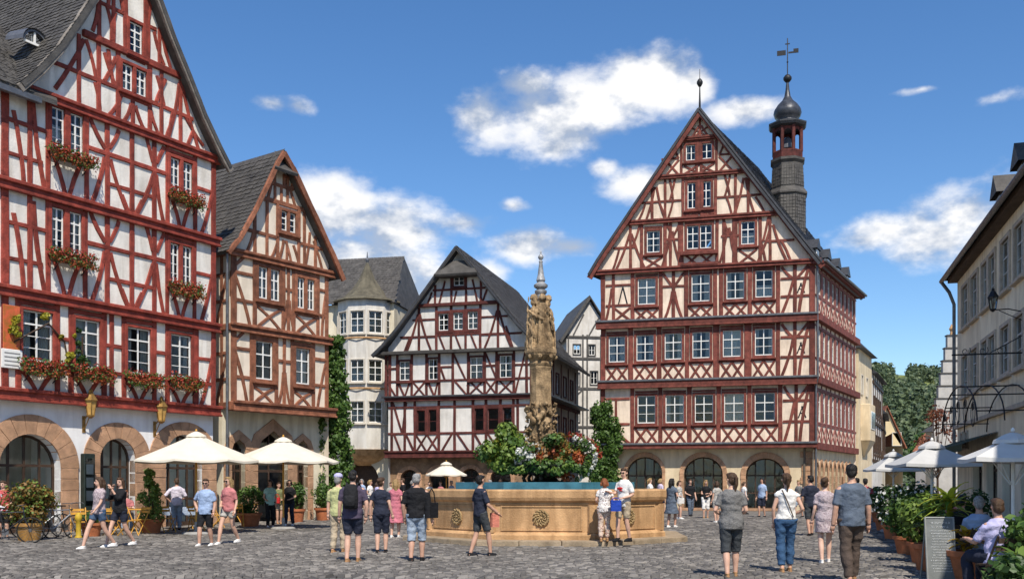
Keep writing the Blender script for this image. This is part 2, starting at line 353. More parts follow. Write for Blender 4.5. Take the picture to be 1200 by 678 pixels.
_tilt = [0.0, 0.0]
def window(fc, x0, x1, z0, z1, cols=2, rows=3, y=0.0, cm=None, cw=.1, sm=None, lights=1, panes=True, sill=True, curtain=None, proud=.06, gap=.14, name='window', sillm=None):
    """casing round an opening, with sash bars, panes, sill and a curtain; the wall itself is cut open there"""
    sm = sm or WHITE; _tilt[:] = [random.uniform(-.03, .03), random.uniform(-.03, .03)]
    mb = MB(); p = y - proud - random.uniform(0, .006)
    mb.box(x0 - cw, x0, p, y + .06, z0 - cw, z1 + cw, .01); mb.box(x1, x1 + cw, p, y + .06, z0 - cw, z1 + cw, .01)
    mb.box(x0 + .001, x1 - .001, p + .003, y + .06, z1, z1 + cw, .01); mb.box(x0 + .001, x1 - .001, p + .003, y + .06, z0 - cw, z0, .01)
    if lights == 2:
        xm = (x0 + x1) / 2; mb.box(xm - gap / 2, xm + gap / 2, p + .002, y + .07, z0 + .001, z1 - .001, .008)
        spans = [(x0, xm - gap / 2), (xm + gap / 2, x1)]
    elif lights == 3:
        w3 = (x1 - x0 - 2 * gap) / 3; spans = [(x0 + i * (w3 + gap), x0 + i * (w3 + gap) + w3) for i in range(3)]
        for i in range(2): mb.box(spans[i][1], spans[i + 1][0], p + .002, y + .07, z0 + .001, z1 - .001, .008)
    else: spans = [(x0, x1)]
    win = fc.put(mb, name, cm or RED); sb = MB(); fw = .042; yb = y + .035
    lastx = []
    for a, b in spans:
        ys = yb + random.uniform(-.004, .004)
        sb.box(a + .002, a + fw, ys, ys + .05, z0 + .002, z1 - .002); sb.box(b - fw, b - .002, ys, ys + .05, z0 + .002, z1 - .002)
        sb.box(a + fw, b - fw, ys + .003, ys + .048, z0 + .002, z0 + fw + .02); sb.box(a + fw, b - fw, ys + .003, ys + .048, z1 - fw, z1 - .002)
        W, H = b - a - 2 * fw, z1 - z0 - 2 * fw; bw = .024
        for i in range(1, cols):
            xx = a + fw + W * i / cols; k = .05 if (cols % 2 == 0 and i == cols // 2) else bw
            sb.box(xx - k / 2, xx + k / 2, ys + .005, ys + .045, z0 + fw, z1 - fw)
        for i in range(1, rows):
            zz = z0 + fw + H * i / rows; k = .05 if (rows > 2 and i == rows - 1) else bw
            sb.box(a + fw, b - fw, ys + .008, ys + .042, zz - k / 2, zz + k / 2)
        if panes:
            for i in range(cols):
                for r in range(rows):
                    M = Matrix.Translation((a + fw + W * (i + .5) / cols, ys + .03, z0 + fw + H * (r + .5) / rows))
                    pane(win, M, W / cols * .99, H / rows * .99)
        else:
            pane(win, Matrix.Translation(((a + b) / 2, ys + .03, (z0 + z1) / 2)), W, H)
    sb.build('sash', sm, win)
    if sill:
        MB().box(x0 - cw - .06, x1 + cw + .06, y - proud - .09, y + .02, z0 - cw - .07, z0 - cw + .012, .012).build('sill', sillm or cm or RED, win)
    ct = random.choice(['half', 'side', 'full', 'none', 'side']) if curtain is None else curtain
    if ct != 'none':
        cb = MB(); yc = y + .17; n = 14
        def drape(a, b, za, zb):
            vs = []
            for i in range(n + 1):
                xx = a + (b - a) * i / n; yy = yc + .025 * math.sin(i * 2.1) + random.uniform(-.006, .006)
                vs += [(xx, yy, za), (xx, yy, zb)]
            cb.add(vs, [(2 * i, 2 * i + 2, 2 * i + 3, 2 * i + 1) for i in range(n)])
        if ct == 'side':
            k = (x1 - x0) * random.uniform(.2, .36); drape(x0 - .02, x0 + k, z0 - .05, z1 + .02); drape(x1 - k, x1 + .02, z0 - .05, z1 + .02)
        elif ct == 'half': drape(x0 - .02, x1 + .02, z0 - .05, z0 + (z1 - z0) * random.uniform(.45, .62))
        else: drape(x0 - .02, x1 + .02, z0 - .05, z1 + .02)
        cb.build('curtain', CURT, win)
    return win
def rect(x0, x1, z0, z1): return [(x0, z0), (x1, z0), (x1, z1), (x0, z1)]

def leaves(mb, c, r, n, size, rg=random, shell=.35, flat=1.0, sz=(1, 1, 1), droop=0.0, clip=None):
    """n leaf-shaped faces spread through a clump: mostly near its outside, facing outwards with scatter"""
    c = Vector(c)
    for _ in range(n):
        d = Vector((rg.gauss(0, 1), rg.gauss(0, 1), rg.gauss(0, 1))).normalized()
        k = r * (rg.uniform(shell, 1.0) ** .6) * rg.uniform(.85, 1.12)
        p = c + Vector((d.x * k * sz[0], d.y * k * sz[1], d.z * k * sz[2]))
        if clip and not clip(p): continue
        nrm = (d + Vector((rg.uniform(-.8, .8), rg.uniform(-.8, .8), rg.uniform(-.3, .9)))).normalized()
        t = nrm.cross(Vector((rg.uniform(-1, 1), rg.uniform(-1, 1), rg.uniform(-1, 1)))).normalized()
        t = (t + Vector((0, 0, -droop))).normalized(); b = nrm.cross(t).normalized()
        s = size * rg.uniform(.6, 1.35); w = s * .42 * flat; f = nrm * (s * .12)
        mb.add([p - t * s * .5, p + b * w * .5 - f * .2 - t * s * .05, p + t * s * .5 - f, p - b * w * .5 - f * .2 - t * s * .05], [(0, 1, 2), (0, 2, 3)])
    return mb
# ---------------------------------------------------------------- houses: shared builders
def post(fc, x, z0, z1, w, m, **k): return timber(fc, (x, z0), (x, z1), w, m, 'post', **k)
def rail(fc, x0, x1, z, w, m, **k): return timber(fc, (x0, z), (x1, z), w, m, 'rail', **k)
def xcross(fc, x0, x1, z0, z1, w, m, bow=0.0, **k):
    timber(fc, (x0, z0), (x1, z1), w, m, bow=bow, **k); timber(fc, (x0, z1), (x1, z0), w, m, bow=bow, proud=.034, **k)
def man(fc, x, z0, z1, r, w, m, knee=.58, head=.5, y=0.0):
    """the 'man' figure: a post with two long foot braces and two short arms"""
    h = z1 - z0; zk = z0 + h * knee
    for s in (-1, 1):
        timber(fc, (x + s * .06, zk), (x + s * r, z0), w, m, bow=-s * .06, y=y)
        if head: timber(fc, (x + s * .06, z1 - h * .30), (x + s * r * head, z1), w * .95, m, bow=-s * .05, y=y)
def gable_roof(fc, prof, y0, y1, th, m, name='roof'):
    """roof skin following an outline in (x, z), from front y0 to back y1"""
    n = len(prof); lo = []
    for i, (x, z) in enumerate(prof):
        a = Vector(prof[max(i - 1, 0)]); b = Vector(prof[min(i + 1, n - 1)]); t = (b - a).normalized(); q = Vector((t.y, -t.x))
        if q.y > 0: q = -q
        lo.append((x + q.x * th, z + q.y * th))
    mb = MB(); pts = list(prof) + lo[::-1]
    vs = [(x, y0, z) for x, z in pts] + [(x, y1, z) for x, z in pts]; N_ = len(pts)
    fs = [(i, (i + 1) % N_, (i + 1) % N_ + N_, i + N_) for i in range(N_)]
    for i in range(n - 1):
        q = (i, i + 1, N_ - 2 - i, N_ - 1 - i); fs.append(q); fs.append(tuple(j + N_ for j in reversed(q)))
    mb.add(vs, fs); return fc.put(mb, name, m)
def slates(fc, prof, y0, y1, m, roof, sw=.24, sh=.17, lift=.022, up=1, z_of=None):
    """courses of overlapping slates laid on a roof slope (prof runs from the eave upwards)"""
    mb = MB(); rg = random.Random(11)
    for (xa, za), (xb, zb) in zip(prof[:-1], prof[1:]):
        a = Vector((xa, za)); b = Vector((xb, zb)); L = (b - a).length; t = (b - a) / L; n = Vector((-t.y, t.x))
        if n.y < 0: n = -n
        k = max(1, int(L / sh))
        for i in range(k):
            p0 = a + t * (L * i / k) + n * (lift + .012); p1 = a + t * (L * (i + 1.25) / k) + n * .006
            y = y0 + rg.uniform(-.12, 0)
            while y < y1:
                w = sw * rg.uniform(.75, 1.2); l = rg.uniform(-.006, .012); g = rg.uniform(-.03, .02)
                q0 = p0 + n * l + t * g; ya, yb = max(y0, y) + .004, min(y1, y + w) - .004; y += w
                if yb - ya < .03: continue
                yc = (ya + yb) / 2; dd = rg.uniform(.02, .05)
                q1 = q0 - t * dd
                mb.add([(q0.x, ya, q0.y), (q1.x, yc, q1.y), (q0.x, yb, q0.y), (p1.x, yb, p1.y), (p1.x, ya, p1.y),
                        (q0.x - n.x * .02, ya, q0.y - n.y * .02), (q1.x - n.x * .02, yc, q1.y - n.y * .02), (q0.x - n.x * .02, yb, q0.y - n.y * .02)],
                       [(0, 1, 2, 3, 4), (0, 5, 6, 1), (1, 6, 7, 2)])
    o = mb.build('slates', m, roof); o['kind'] = 'stuff'; return o
def slopes_board(fc, prof, m, w=.2, y=-.3, name='bargeboard', th=.05, drop=.1):
    """boards following the gable edge"""
    for (xa, za), (xb, zb) in zip(prof[:-1], prof[1:]):
        a = Vector((xa, za - drop)); b = Vector((xb, zb - drop)); t = (b - a).normalized(); a -= t * .01; b += t * .01
        timber(fc, a, b, w, m, name, y=y, proud=th)
def arch_pts(xc, r, zs, z0=0.0, n=12, point=0.0, top=None):
    """door-shaped outline: jambs and a round (or slightly pointed) head"""
    h = (top - zs) if top else r
    pts = [(xc - r, z0)] + [(xc - r * math.cos(math.pi * i / n), zs + h * (math.sin(math.pi * i / n) ** (1 - point))) for i in range(n + 1)] + [(xc + r, z0)]
    return pts[::-1]
def arch_stones(fc, xc, r, ro, zs, m, y=0.0, top=None, otop=None, jamb=True, n=11, z0=0.0, proud=.05):
    """voussoirs and jamb stones, each a block of its own"""
    h = (top - zs) if top else r; ho = (otop - zs) if otop else ro
    for i in range(n):
        a0 = math.pi * i / n + .006; a1 = math.pi * (i + 1) / n - .006; mb = MB(); pr = proud + random.uniform(0, .018); pts = []
        for k in range(3):
            a = a0 + (a1 - a0) * k / 2; pts.append((xc - r * math.cos(a), zs + h * math.sin(a)))
        for k in range(2, -1, -1):
            a = a0 + (a1 - a0) * k / 2; pts.append((xc - ro * math.cos(a), zs + ho * math.sin(a)))
        mb.poly_prism(pts, y - pr, y + .28); fc.put(mb, 'arch_stone', m)
    if jamb:
        for s in (-1, 1):
            z = z0; k = 0
            while z < zs - .05:
                hh = min(random.uniform(.32, .5), zs - z)
                if zs - z - hh < .15: hh = zs - z
                pr = proud + random.uniform(0, .018); a, b = sorted((xc + s * r, xc + s * (ro + random.uniform(-.03, .03))))
                fc.put(MB().box(a, b, y - pr, y + .28, z + .006, z + hh - .006, .012), 'jamb_stone', m); z += hh; k += 1
def glazed_door(fc, xc, r, zs, m, y, top=None, bars=3, rails=(1.0, 2.1), z0=0.0, frame=.08):
    """timber shopfront filling an archway: frame, glazing bars and panes"""
    h = (top - zs) if top else r; mb = MB(); outer = arch_pts(xc, r - .004, zs, z0 + .01, 12, top=(zs + h - .004)); inner = arch_pts(xc, r - frame, zs, z0 + frame + .1, 12, top=zs + h - frame)
    mb.wall(outer, [inner], y, .06)
    for i in range(1, bars + 1):
        x = xc - r + 2 * r * i / (bars + 1); hh = zs + h * math.sqrt(max(0, 1 - ((x - xc) / r) ** 2)) - frame
        mb.box(x - .035, x + .035, y + .004, y + .056, z0 + .05, hh)
    for z in rails:
        rr = r if z <= zs else r * math.sqrt(max(.02, 1 - ((z - zs) / h) ** 2)); mb.box(xc - rr + .02, xc + rr - .02, y - .002, y + .052, z - .04, z + .04)
    o = fc.put(mb, 'door', m); n = bars + 1
    for i in range(n):
        xa, xb = xc - r + 2 * r * i / n, xc - r + 2 * r * (i + 1) / n; xm = (xa + xb) / 2; hh = zs + h * math.sqrt(max(0, 1 - ((xm - xc) / r) ** 2)) - .05
        zz = [z0 + .1] + [z for z in rails if z < hh - .1] + [hh]
        for a, b in zip(zz[:-1], zz[1:]): pane(o, Matrix.Translation((xm, y + .03, (a + b) / 2)), xb - xa - .01, b - a - .01)
    return o
def house_root(name, fc_O, fc_E, label, cat='house', group=None):
    d = Vector(fc_E) - Vector(fc_O); return thing(name, (fc_O[0], fc_O[1], 0), math.atan2(d.y, d.x), label, cat, group)
def P2(px, Y): return ((px - CX) / FPX * Y, Y)
def winpx(fc, K, x0, y0, x1, y1, y=0.0):
    """window rectangle (x0, x1, z0, z1) from its pixel corners: top left and bottom right"""
    a = fc.uv(K(x0, y0), y); b = fc.uv(K(x1, y1), y); return a[0], b[0], b[1], a[1]
def jetty(fc, x0, x1, z0, z1, m, proud=.16, y=0.0, mould=True, m2=None):
    """jetty beam with a moulding over and a row of joist ends below"""
    board(fc, x0, x1, y - proud, y + .1, z0, z1, m, 'jetty_beam', c=.03)
    if mould:
        board(fc, x0 - .03, x1 + .03, y - proud - .07, y - proud + .05, z1 - .09, z1 + .03, m2 or m, 'moulding', c=.02)
        board(fc, x0 - .02, x1 + .02, y - proud - .035, y - proud + .05, z0 - .02, z0 + .06, m, 'moulding', c=.015)

# ---------------------------------------------------------------- tall red house on the left
def red_house():
    O, E = P2(0, 29), P2(253, 36.25)
    root = house_root('half_timbered_house', O, E, 'tall red half-timbered house with white plaster and curved gable, at the left edge')
    f = Face(root, O, E); Z1 = crop(0, 0, 2.607); Z2 = crop(0, 240, 2.607); Z3 = crop(0, 460, 3.111)
    U = lambda x: f.u((x / 2.607, 0)); W = f.L; X0 = -2.6; DEP = 11
    L0, L1, L2, L3, G1, G2 = 4.15, 7.27, 10.44, 13.45, 15.95, 18.1
    wins = []
    def win(K, x0, y0, x1, y1, **k):
        a = winpx(f, K, x0, y0, x1, y1); wins.append(a); return window(f, *a, cm=RED, cw=.11, **k)
    # windows, top to bottom
    win(Z1, 394, 62, 434, 172, cols=2, rows=4)
    win(Z1, 372, 190, 446, 300, lights=2, cols=2, rows=3, gap=.12)
    win(Z1, 156, 322, 252, 480, lights=2, cols=2, rows=4, gap=.2); win(Z1, 519, 478, 586, 606, lights=2, cols=2, rows=4, gap=.14)
    win(Z2, 156, 4, 248, 158, lights=2, cols=2, rows=4, gap=.18); win(Z2, 518, 114, 584, 252, lights=2, cols=2, rows=4, gap=.14)
    for q in ((68, 318, 160, 484), (228, 345, 304, 502), (388, 371, 459, 521), (520, 392, 583, 530)): win(Z2, *q, cols=2, rows=4, lights=1)
    # roof outline in wall coordinates
    RL = [(.35, 13.42), (1.0, 14.18), (1.68, 15.1), (2.27, 16.1), (3.1, 17.55)]; AP = (4.4, 19.95)
    RR = [(5.46, 18.2), (6.06, 17.1), (6.8, 15.95), (7.5, 14.8), (8.22, 13.85), (8.7, 13.28)]
    prof = RL + [AP] + RR
    inner = [(X0, L0), (W, L0), (W, 13.6)] + [(x, z - .28) for x, z in RR[::-1][1:]] + [(AP[0], AP[1] - .35)] + [(x, z - .28) for x, z in RL[::-1][:-1]] + [(.5, 13.42), (X0, 13.42)]
    mb = MB().wall(inner, [rect(*w) for w in wins], 0.0, .25)
    mb.add([(W, 0, L0), (W, DEP, L0), (W, DEP, 13.6), (W, 0, 13.6)], [(0, 1, 2, 3)]); mb.add([(X0, 0, L0), (X0, DEP, L0), (X0, DEP, 13.4), (X0, 0, 13.4)], [(0, 1, 2, 3)])
    mb.add([(X0, DEP, 0), (W, DEP, 0), (W, DEP, 13.6), (X0, DEP, 13.6)], [(0, 1, 2, 3)])
    f.put(mb, 'wall', PLA)
    fl = MB()
    for z in (L0 + .1, L1, L2, L3): fl.box(X0 + .05, W - .05, .3, DEP - .05, z - .05, z + .05)
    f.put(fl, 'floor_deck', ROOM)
    roof = gable_roof(f, prof, -.5, DEP, .16, SLATE)
    slates(f, RL + [AP], -.5, 7, SLATE, roof)
    slopes_board(f, [(x, z - .1) for x, z in prof], mat('grey_verge', (.2, .175, .15), .8, .25, 4, .3, objvar=.1), .3, -.42, drop=.08)
    # ground floor, set back under the jetty
    gy = .16; arches = []
    for xa, xb, yt, ro, yo in ((-8, 221, 150, 285, 78), (362, 492, 166, 545, 108), (602, 736, 152, 788, 106)):
        u0 = f.u((xa / 3.111, 0), gy); u1 = f.u((xb / 3.111, 0), gy); xc, r = (u0 + u1) / 2, (u1 - u0) / 2
        zt = f.z(Z3((xa + xb) / 2, yt), gy); zo = f.z(Z3((xa + xb) / 2, yo), gy); rO = f.u((ro / 3.111, 0), gy) - xc; arches.append((xc, r, zt, rO, zo))
    mb = MB().wall([(X0, 0), (W, 0), (W, L0 + .1), (X0, L0 + .1)], [arch_pts(xc, r, zt - r, .02, top=zt) for xc, r, zt, rO, zo in arches], gy, .4)
    mb.add([(W, gy, 0), (W, DEP, 0), (W, DEP, L0), (W, gy, L0)], [(0, 1, 2, 3)]); f.put(mb, 'ground_floor_wall', PLW)
    for xc, r, zt, rO, zo in arches:
        arch_stones(f, xc, r, rO, zt - r, SAND, gy, zt, zo, n=11); glazed_door(f, xc, r, zt - r, DARKW, gy + .3, zt, bars=3)
    # wing roof over the wall left of the gable, with an eyebrow dormer
    wr = MB(); a = [(-.35, 13.38), (5.2, 17.6)]
    wr.add([(X0, -.4, 13.3), (1.6, -.4, 13.3), (4.6, 4.6, 17.3), (X0, 4.6, 17.3), (X0, -.4, 13.15), (1.6, -.4, 13.15), (4.6, 4.6, 17.15), (X0, 4.6, 17.15)], [(0, 1, 2, 3), (4, 7, 6, 5), (0, 4, 5, 1), (3, 2, 6, 7), (0, 3, 7, 4), (1, 5, 6, 2)])
    wing = f.put(wr, 'wing_roof', SLATE)
    sb = MB(); rg = random.Random(5); k = 34
    for i in range(k):
        t0, t1 = i / k, (i + 1.3) / k; x = X0 + rg.uniform(-.1, 0); lim = .7 + 3.6 * t0
        while x < lim:
            w = rg.uniform(.17, .3); l = rg.uniform(.02, .045); y0, y1 = -.4 + 5 * t0 - rg.uniform(0, .03), -.4 + 5 * t1; z0, z1 = 13.3 + 4 * t0 + l, 13.3 + 4 * t1 + .006
            sb.add([(x, y0, z0), (x + w / 2, y0 - .03, z0 - .02), (x + w - .008, y0, z0), (x + w - .008, y1, z1), (x, y1, z1), (x, y0, z0 - .025), (x + w / 2, y0 - .03, z0 - .05), (x + w - .008, y0, z0 - .025)], [(0, 1, 2, 3, 4), (0, 5, 6, 1), (1, 6, 7, 2)]); x += w
    o = sb.build('slates', SLATE, wing); o['kind'] = 'stuff'
    board(f, X0, 1.05, -.46, -.3, 13.02, 13.2, GUT, 'eave_board')
    dm = MB(); ux, uz = f.uv((36, 46), 1.0); n = 10
    ring = lambda y, r, zz: [(ux - r * math.cos(math.pi * i / n), y, zz + r * math.sin(math.pi * i / n)) for i in range(n + 1)]
    dm.loft([ring(.75, .42, uz - .2), ring(.75, .36, uz - .2)], False, False, closed=False); dm.loft([ring(.7, .46, uz - .2), ring(1.7, .40, uz - .02)], False, False, closed=False)
    d = f.put(dm, 'dormer', LEAD); MB().add([(x, .85, z) for x, _, z in ring(0, .36, uz - .2)], [tuple(range(n + 1))]).build('pane', GLASS, d)
    fb = MB().box(ux - .03, ux + .03, .78, .82, uz - .2, uz + .15); fb.box(ux - .36, ux + .36, .779, .821, uz - .24, uz - .17); fb.build('sash', WHITE, d)
    # timbers -------------------------------------------------------------
    m = RED; pw = .24
    jetty(f, X0, W + .12, L0 - .12, L0 + .22, m, .17); jetty(f, X0, W + .1, L1 - .16, L1 + .14, m, .14); jetty(f, X0, W + .1, L2 - .16, L2 + .14, m, .14)
    jetty(f, .72, W + .3, L3 - .13, L3 + .13, m, .12); board(f, 2.75, 7.05, -.12, .1, G1 - .11, G1 + .11, m, 'collar_beam', c=.02)
    cA, cB = U(14), W - .13
    def storey(z0, z1, lst): 
        for x, w in lst: post(f, x, z0, z1, w, m)
    # second and third storeys share a layout
    for (z0, z1, w1, w2) in ((L2 + .1, L3 - .1, wins[2], wins[3]), (L1 + .1, L2 - .1, wins[4], wins[5])):
        storey(z0, z1, [(cA, .3), (U(90), .2), (U(327), .22), (U(402), .22), (U(470), .22), (cB, .26)])
        h = z1 - z0; zr = z0 + h * .66; zl = z0 + h * .30
        for wv in (w1, w2):
            for x in (wv[0] - .12, wv[1] + .14): post(f, x, z0, z1, .2, m)
            rail(f, wv[0] - .1, wv[1] + .1, wv[3] + .2, .16, m)
            xm = (wv[0] + wv[1]) / 2; zb = wv[2] - .2
            timber(f, (xm - .05, z0), (wv[0] + .05, zb), .17, m, bow=-.04); timber(f, (xm + .05, z0), (wv[1] - .05, zb), .17, m, bow=.04)
        rail(f, cA, w1[0], zr, .16, m); rail(f, cA, w1[0] - .3, zl, .15, m)
        rail(f, w1[1] + .2, w2[0] - .2, zr - .05, .18, m); rail(f, U(327), U(470), zl, .16, m); rail(f, w2[1] + .1, cB, z0 + h * .6, .15, m)
        timber(f, (U(40), zr + .3), (U(72), z0), .17, m, bow=.05); timber(f, (U(100), z1 - .2), (U(136), z0), .18, m, bow=-.06)
        timber(f, (U(318), zr - .2), (U(278), z0), .18, m, bow=.06); timber(f, (U(336), zr - .2), (U(392), z0), .18, m, bow=-.06)
        timber(f, (U(275), z1 - .05), (U(320), zr + .1), .18, m, bow=-.04); timber(f, (U(362), z1 - .1), (U(334), zr + .15), .17, m, bow=.03)
        timber(f, (U(466), zr - .25), (U(412), z0), .18, m, bow=.06); timber(f, (U(476), zr - .2), (U(500), z0), .17, m, bow=-.04)
        timber(f, (U(446), z1), (U(466), zr + .2), .17, m); timber(f, (U(500), z1 - .1), (U(477), zr + .2), .17, m)
        timber(f, (U(372), z0 + h * .22), (U(396), z0 + .02), .13, m); timber(f, (U(432), z0 + h * .22), (U(408), z0 + .02), .13, m)
        timber(f, (U(652), z0 + h * .75), (U(613), z0), .18, m, bow=.06)
    # first storey
    z0, z1 = L0 + .2, L1 - .14; h = z1 - z0
    storey(z0, z1, [(cA, .28), (U(340), .2), (cB, .26), (U(600), .2)])
    for wv in wins[6:]:
        for x in (wv[0] - .14, wv[1] + .16): post(f, x, z0, z1, .22, m)
        rail(f, wv[0] - .2, wv[1] + .2, wv[3] + .21, .18, m)
        xm = (wv[0] + wv[1]) / 2; timber(f, (xm - .06, z0), (wv[0] - .05, z0 + .62), .16, m, bow=-.05); timber(f, (xm + .06, z0), (wv[1] + .05, z0 + .62), .16, m, bow=.05)
    for a, b in ((U(18), wins[6][0]), (wins[6][1], wins[7][0]), (wins[7][1], wins[8][0]), (wins[8][1], wins[9][0]), (wins[9][1], cB)):
        rail(f, a + .2, b - .1, z0 + h * .62, .16, m); rail(f, a + .2, b - .1, z0 + h * .3, .15, m)
    timber(f, (U(648), z0 + h * .68), (U(612), z0), .18, m, bow=.05)
    # gable, lower part
    z0, z1 = L3 + .1, G1 - .1; h = z1 - z0; w5 = wins[1]; zm = z0 + h * .47; edge = lambda z, s: (min(x for x in [_ix(RL + [AP], z)]) + .35) if s < 0 else (_ix(RR[::-1] + [AP], z) - .35)
    rail(f, edge(zm, -1), w5[0] - .2, zm, .17, m); rail(f, w5[1] + .2, edge(zm, 1), zm, .17, m)
    for x in (w5[0] - .15, w5[1] + .15): post(f, x, z0, z1, .22, m)
    rail(f, w5[0] - .1, w5[1] + .1, w5[2] - .2, .16, m)
    for x in (240, 300, 550, 492): post(f, U(x), z0, min(z1, _roofz(prof, U(x)) - .3), .19, m)
    post(f, U(405), z0, w5[2] - .2, .2, m)
    for (xa, ka, xb, kb, b) in ((255, .95, 168, .12, .05), (262, .97, 292, .5, .03), (330, .97, 345, .5, .0), (352, .9, 318, .5, .03), (318, .9, 352, .5, -.03), (290, .42, 304, .02, .05), (372, .42, 330, .02, .06),
                               (400, .32, 374, 0, .04), (412, .32, 442, 0, -.04), (455, .42, 486, .0, -.05), (526, .45, 505, 0, .04), (546, .92, 512, .02, .06), (556, .92, 606, .02, -.06), (478, .9, 500, .5, .02), (505, .9, 476, .5, -.02), (566, .45, 620, .12, -.04), (590, .3, 570, 0, .0)):
        timber(f, (U(xa), z0 + h * ka), (U(xb), z0 + h * kb), .16, m, bow=b)
    # gable, upper part
    z0, z1 = G1 + .1, 18.6; w6 = wins[0]
    for x in (w6[0] - .15, w6[1] + .15): post(f, x, z0, z1, .22, m)
    rail(f, w6[0] - .1, w6[1] + .1, w6[2] - .22, .16, m)
    for x in (302, 346, 486, 452): post(f, U(x), z0, min(z1, _roofz(prof, U(x)) - .3), .18, m)
    rail(f, edge(17.2, -1), w6[0] - .2, 17.2, .16, m); rail(f, w6[1] + .2, edge(17.2, 1), 17.2, .16, m); rail(f, edge(18.6, -1), edge(18.6, 1), 18.6, .18, m)
    for xa, za, xb, zb, b in ((326, 17.15, 344, 16.1, .05), (352, 17.1, 340, 16.1, -.05), (300, 17.1, 282, 16.15, .03), (470, 17.1, 500, 16.1, -.05), (495, 17.1, 520, 16.1, -.03), (350, 18.5, 375, 17.25, .04), (470, 18.5, 450, 17.25, -.04), (340, 18.4, 330, 17.25, 0)):
        timber(f, (U(xa), za), (U(xb), zb), .16, m, bow=b)
    for x, z1_ in ((4.1, 19.2), (4.7, 19.1)): post(f, x, 18.6, z1_, .16, m)
    return root, f, wins
def _ix(line, z):
    for (xa, za), (xb, zb) in zip(line[:-1], line[1:]):
        if min(za, zb) <= z <= max(za, zb): return xa + (xb - xa) * (z - za) / (zb - za)
    return line[-1][0]
def _roofz(prof, x):
    for (xa, za), (xb, zb) in zip(prof[:-1], prof[1:]):
        if min(xa, xb) <= x <= max(xa, xb): return za + (zb - za) * (x - xa) / (xb - xa)
    return prof[0][1]
A_ROOT, A_F, A_W = red_house()

